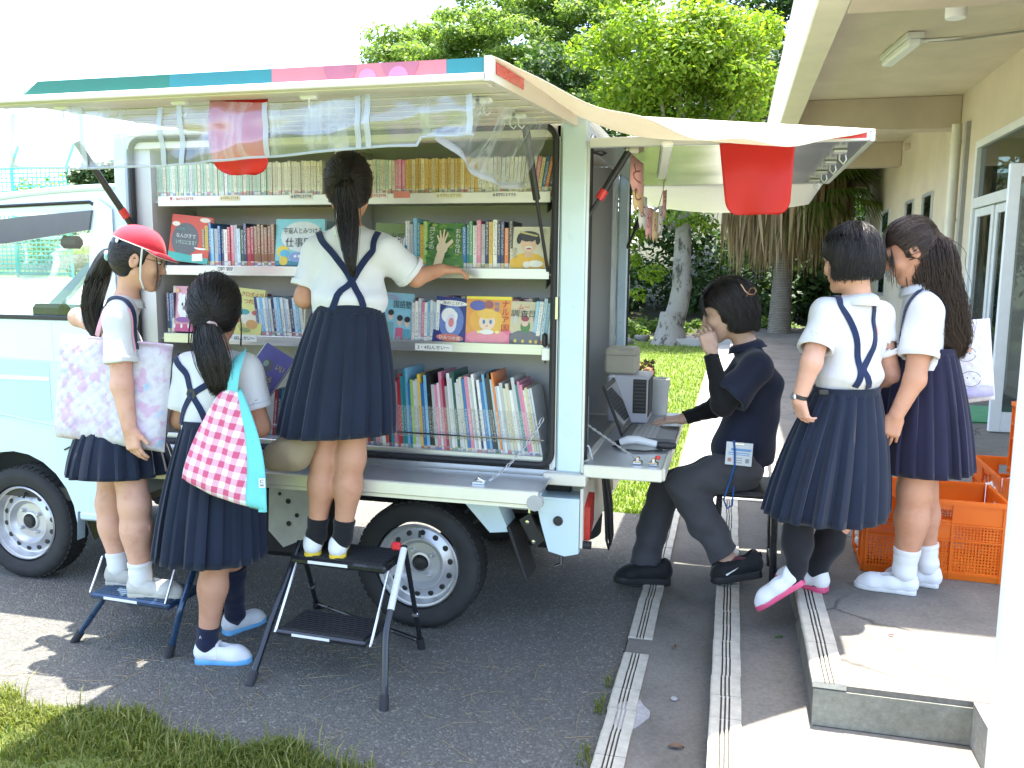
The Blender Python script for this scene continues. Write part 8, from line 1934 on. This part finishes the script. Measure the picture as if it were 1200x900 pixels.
# ------------------------------------------------------------------ seat, pole
t = thing('folding_stool', 'black folding stool under the seated woman', 'stool', (.08, 3.98, .113)); sz = .545
g = G(); g.bx((-.10, 3.80, sz-.03), (.235, 4.14, sz), .012); g.build('seat', m_black, t)
for x0, y_, x1 in ((-.08, 3.82, .02), (-.08, 4.12, .02)): g = G(); g.tube([(-.02, y_, sz-.03), (-.03, y_, .115)], .014, 8); g.build('leg', m_stoolblk, t)
for y_ in (3.82, 4.12): g = G(); g.tube([(.215, y_, sz-.03), (.225, y_, .115)], .016, 8); g.build('leg', m_stoolblk, t)
g = G(); g.tube([(-.03, 3.82, .2), (-.03, 4.12, .2)], .010, 8); g.tube([(.222, 3.82, .2), (.222, 4.12, .2)], .010, 8); g.build('stretcher', m_stoolblk, t)
# ------------------------------------------------------------------ red sheets, curtain, bunting
def red_mat():
    k = NT('red_vinyl'); k.b.inputs['Base Color'].default_value = (.72, .035, .03, 1); k.b.inputs['Roughness'].default_value = .35; tr = k.n('BsdfTranslucent'); tr.inputs[0].default_value = (.85, .05, .04, 1); mx = k.n('MixShader'); mx.inputs[0].default_value = .45
    k.bump(k.noise(k.coord('Object'), 9, 3), .25, .01); k.l(k.b.outputs[0], mx.inputs[1]); k.l(tr.outputs[0], mx.inputs[2]); k.l(mx.outputs[0], k.out.inputs[0]); return k.m
m_redvinyl = red_mat()
def flag(label, p_tl, p_tr, drop, corner, wl=0.0, bulge=.02, taper=.09, skew=0.0):
    a, b = np.array(p_tl, float), np.array(p_tr, float); u = _unit(b-a); W_ = np.linalg.norm(b-a); nn = _unit(np.cross(u, UP)); g = G()
    def fn(s_, v_):
        z = -drop*v_; lo = taper*W_*min(1, v_*1.1); cut_ = 0
        if v_ > .80: q = (v_-.80)/.20; cut_ = corner*(1-math.sqrt(max(0, 1-q*q*.98)))
        l = lo*1.2+cut_; r = lo*.25+cut_; x = l+(W_-l-r)*s_
        return a+(b-a)*(x/W_)+UP*(z+skew*(s_-.5)*v_)-nn*(-bulge)*math.sin(PI*v_)*(.6+.4*math.sin(3*s_+1))+nn*.008*math.sin(7*s_+3*v_)*v_
    g.grid(fn, 26, 26); o = solidify(g.build('warning_flag', m_redvinyl), .0015); tag(o, label, 'flag'); return o
ya = YA+.07
flag('red vinyl flag hanging from the side hatch behind the clear curtain', aty(246, 118, ya), aty(314, 116, ya), aty(280, 118, ya)[2]-aty(280, 206, ya)[2], .05, taper=.06)
hy = hy0-.03
o = flag('larger red vinyl flag hanging over the rear hatch edge', aty(843, 168, hy), aty(932, 165, hy), aty(880, 166, hy)[2]-aty(880, 251, hy)[2], .04, taper=.10, bulge=.012)
def vinyl_mat():
    k = NT('clear_vinyl'); v = k.coord('Object'); k.t.nodes.remove(k.b); tr = k.n('BsdfTransparent'); tr.inputs[0].default_value = (.90, .92, .94, 1); gl = k.n('BsdfGlossy'); gl.inputs['Roughness'].default_value = .16; gl.inputs[0].default_value = (.92, .95, 1, 1)
    df = k.n('BsdfTranslucent'); df.inputs[0].default_value = (.78, .84, .92, 1); dd = k.n('BsdfDiffuse'); dd.inputs[0].default_value = (.75, .80, .86, 1); md = k.n('MixShader'); md.inputs[0].default_value = .5; k.l(df.outputs[0], md.inputs[1]); k.l(dd.outputs[0], md.inputs[2])
    nz = k.noise(k.coord('Object', (5, 5, 9)), 1.0, 3, .5); bp = k.n('Bump'); bp.inputs['Strength'].default_value = .2; bp.inputs['Distance'].default_value = .03; k.l(nz, bp.inputs['Height']); k.l(bp.outputs[0], gl.inputs['Normal'])
    st_ = k.noise(k.coord('Object', (9, 9, 1.2)), 1.0, 3, .55)
    f1 = k.ramp(st_, [(.35, (.13, .13, .13)), (.50, (.20, .20, .20)), (.58, (.45, .45, .45)), (.64, (.20, .20, .20))]); m1 = k.n('MixShader'); k.l(f1, m1.inputs[0]); k.l(tr.outputs[0], m1.inputs[1]); k.l(md.outputs[0], m1.inputs[2])  # milky vertical streaks painted in place of reflections on the vinyl
    m2 = k.n('MixShader'); m2.inputs[0].default_value = .11; k.l(m1.outputs[0], m2.inputs[1]); k.l(gl.outputs[0], m2.inputs[2]); k.l(m2.outputs[0], k.out.inputs[0]); return k.m
m_vinyl = vinyl_mat(); m_tape = M('white_vinyl_tape', (.50, .53, .56), .4, var=.05, alpha=.6)
cu = thing('vinyl_curtain', 'rolled clear vinyl curtain hooked along the raised side hatch', 'curtain', (-1.4, 2.1, 1.75))
cx0, cx1 = aty(-40, 150, YA+.03)[0], aty(556, 150, YA+.03)[0]; ztop = zA-.022
def curt(u, v):
    x = cx0+(cx1-cx0)*u; sag = .012*abs(math.sin(PI*(x*2.2)))
    hgt = .150+.02*math.sin(u*5)+(-.02 if u > .9 else 0)
    roll = .007*math.sin(x*17+v*2)+.005*math.sin(x*41-v*2+2*math.sin(x*9))+.004*math.sin(v*9+x*7)
    return (x, YA+.03+roll*min(1, v*2)-.012*math.sin(PI*v), ztop-sag*(1-v)-hgt*v)
g = G(); g.grid(curt, 150, 26); c_ = g.build('vinyl', m_vinyl, cu, 180)
for px in (18, 96, 190, 212, 312, 420, 432, 550):
    u0 = (aty(px, 150, YA+.03)[0]-cx0)/(cx1-cx0); g = G(); P_ = np.array([curt(u0+.004*math.sin(v*3), v) for v in np.linspace(0, 1, 16)])-np.array([0, .004, 0]); g.ribbon(P_, np.tile([0, -1.0, 0], (16, 1)), .016, .0015); g.build('welt', m_tape, c_)
g = G(); P_ = np.array([curt(u_, .99) for u_ in np.linspace(0, 1, 120)]); g.tube(P_, .0035, 5); g.build('bottom_hem', m_tape, c_)
def flap(u, v):
    a0, a1 = np.array(curt(1, 0)), np.array(curt(.94, 1)); b0 = np.array(apt(AW1-.03, 2.9, -.03)); b1 = np.array([-.72, 3.0, 1.80]); p = (a0*(1-u)+b0*u)*(1-v)+(a1*(1-u)+b1*u)*v; p = p+np.array([0, 0, -.05])*math.sin(PI*u)*(v) + np.array([.012, 0, 0])*math.sin(u*19+v*5); return p
g = G(); g.grid(flap, 40, 18); fl2 = g.build('vinyl', m_vinyl, cu, 180)
g = G(); P_ = np.array([flap(u_, .98) for u_ in np.linspace(0, 1, 40)]); g.ribbon(P_, np.tile([.5, -.8, .2], (40, 1)), .022, .0015); g.build('welt', m_tape, fl2)
# small sheet of clear plastic in the rear opening
g = G(); pa = atx(706, 232, -.70); g.grid(lambda u, v: (-.70+.02*math.sin(9*u+4*v)+.012*math.sin(15*v), 3.75+.40*u+.015*math.sin(11*v), 1.93-.75*v+.02*u), 30, 30); g.build('sheet_body', m_vinyl, t if t.name.startswith('plastic_sheet') else bpy.data.objects['plastic_sheet'], 180)
# bunting of paper pennants from the rear hatch
bu = thing('bunting', 'string of pink and yellow paper pennants with letters under the rear hatch', 'bunting', aty(760, 250, 3.6))
bp_ = [(739, 196, 3.42), (742, 222, 3.46), (749, 244, 3.54), (757, 258, 3.66), (765, 264, 3.8), (772, 258, 3.95), (777, 240, 4.1), (779, 222, 4.22)]
P_ = [aty(px, py-16, y) for px, py, y in bp_]; g = G(); g.tube([aty(740, 176, 3.36)]+P_+[aty(781, 212, 4.3)], .002, 5); g.build('string', M('twine', (.5, .35, .25), .8), bu)
pc_ = [M('pennant_pink', (.72, .38, .36), .7, var=.08), M('pennant_yellow', (.72, .52, .28), .7, var=.08), M('pennant_white', (.70, .68, .64), .7, var=.05)]
for i, (p, ch) in enumerate(zip(P_, 'としょかんごう')):
    q = P_[min(i+1, len(P_)-1)]; u = _unit((q-p)*np.array([1, 1, .25])+np.array([.02, 0, 0])); nn = _unit(np.cross(u, UP)); wd, ht = .085, .135
    g = G(); pts = [p, p+u*wd, p+u*wd-UP*ht*.8, p+u*wd*.75-UP*ht, p+u*wd*.5-UP*ht*.82, p+u*wd*.25-UP*ht, p-UP*ht*.8]
    g.add(pts, [(0, 1, 2, 3, 4, 5, 6)]); o = solidify(g.build('pennant', pc_[i % 3] if i else pc_[0], bu), .0008)
    side_ = nn if nn@(CAM-p) > 0 else -nn; u2 = u if side_@np.cross(u, UP) > 0 else -u
    text(ch, .05, p+u*wd/2-UP*ht*.42+side_*.0012, u2, UP, ink((.25, .05, .05)), o, 'lettering', fit=(.05, .06))
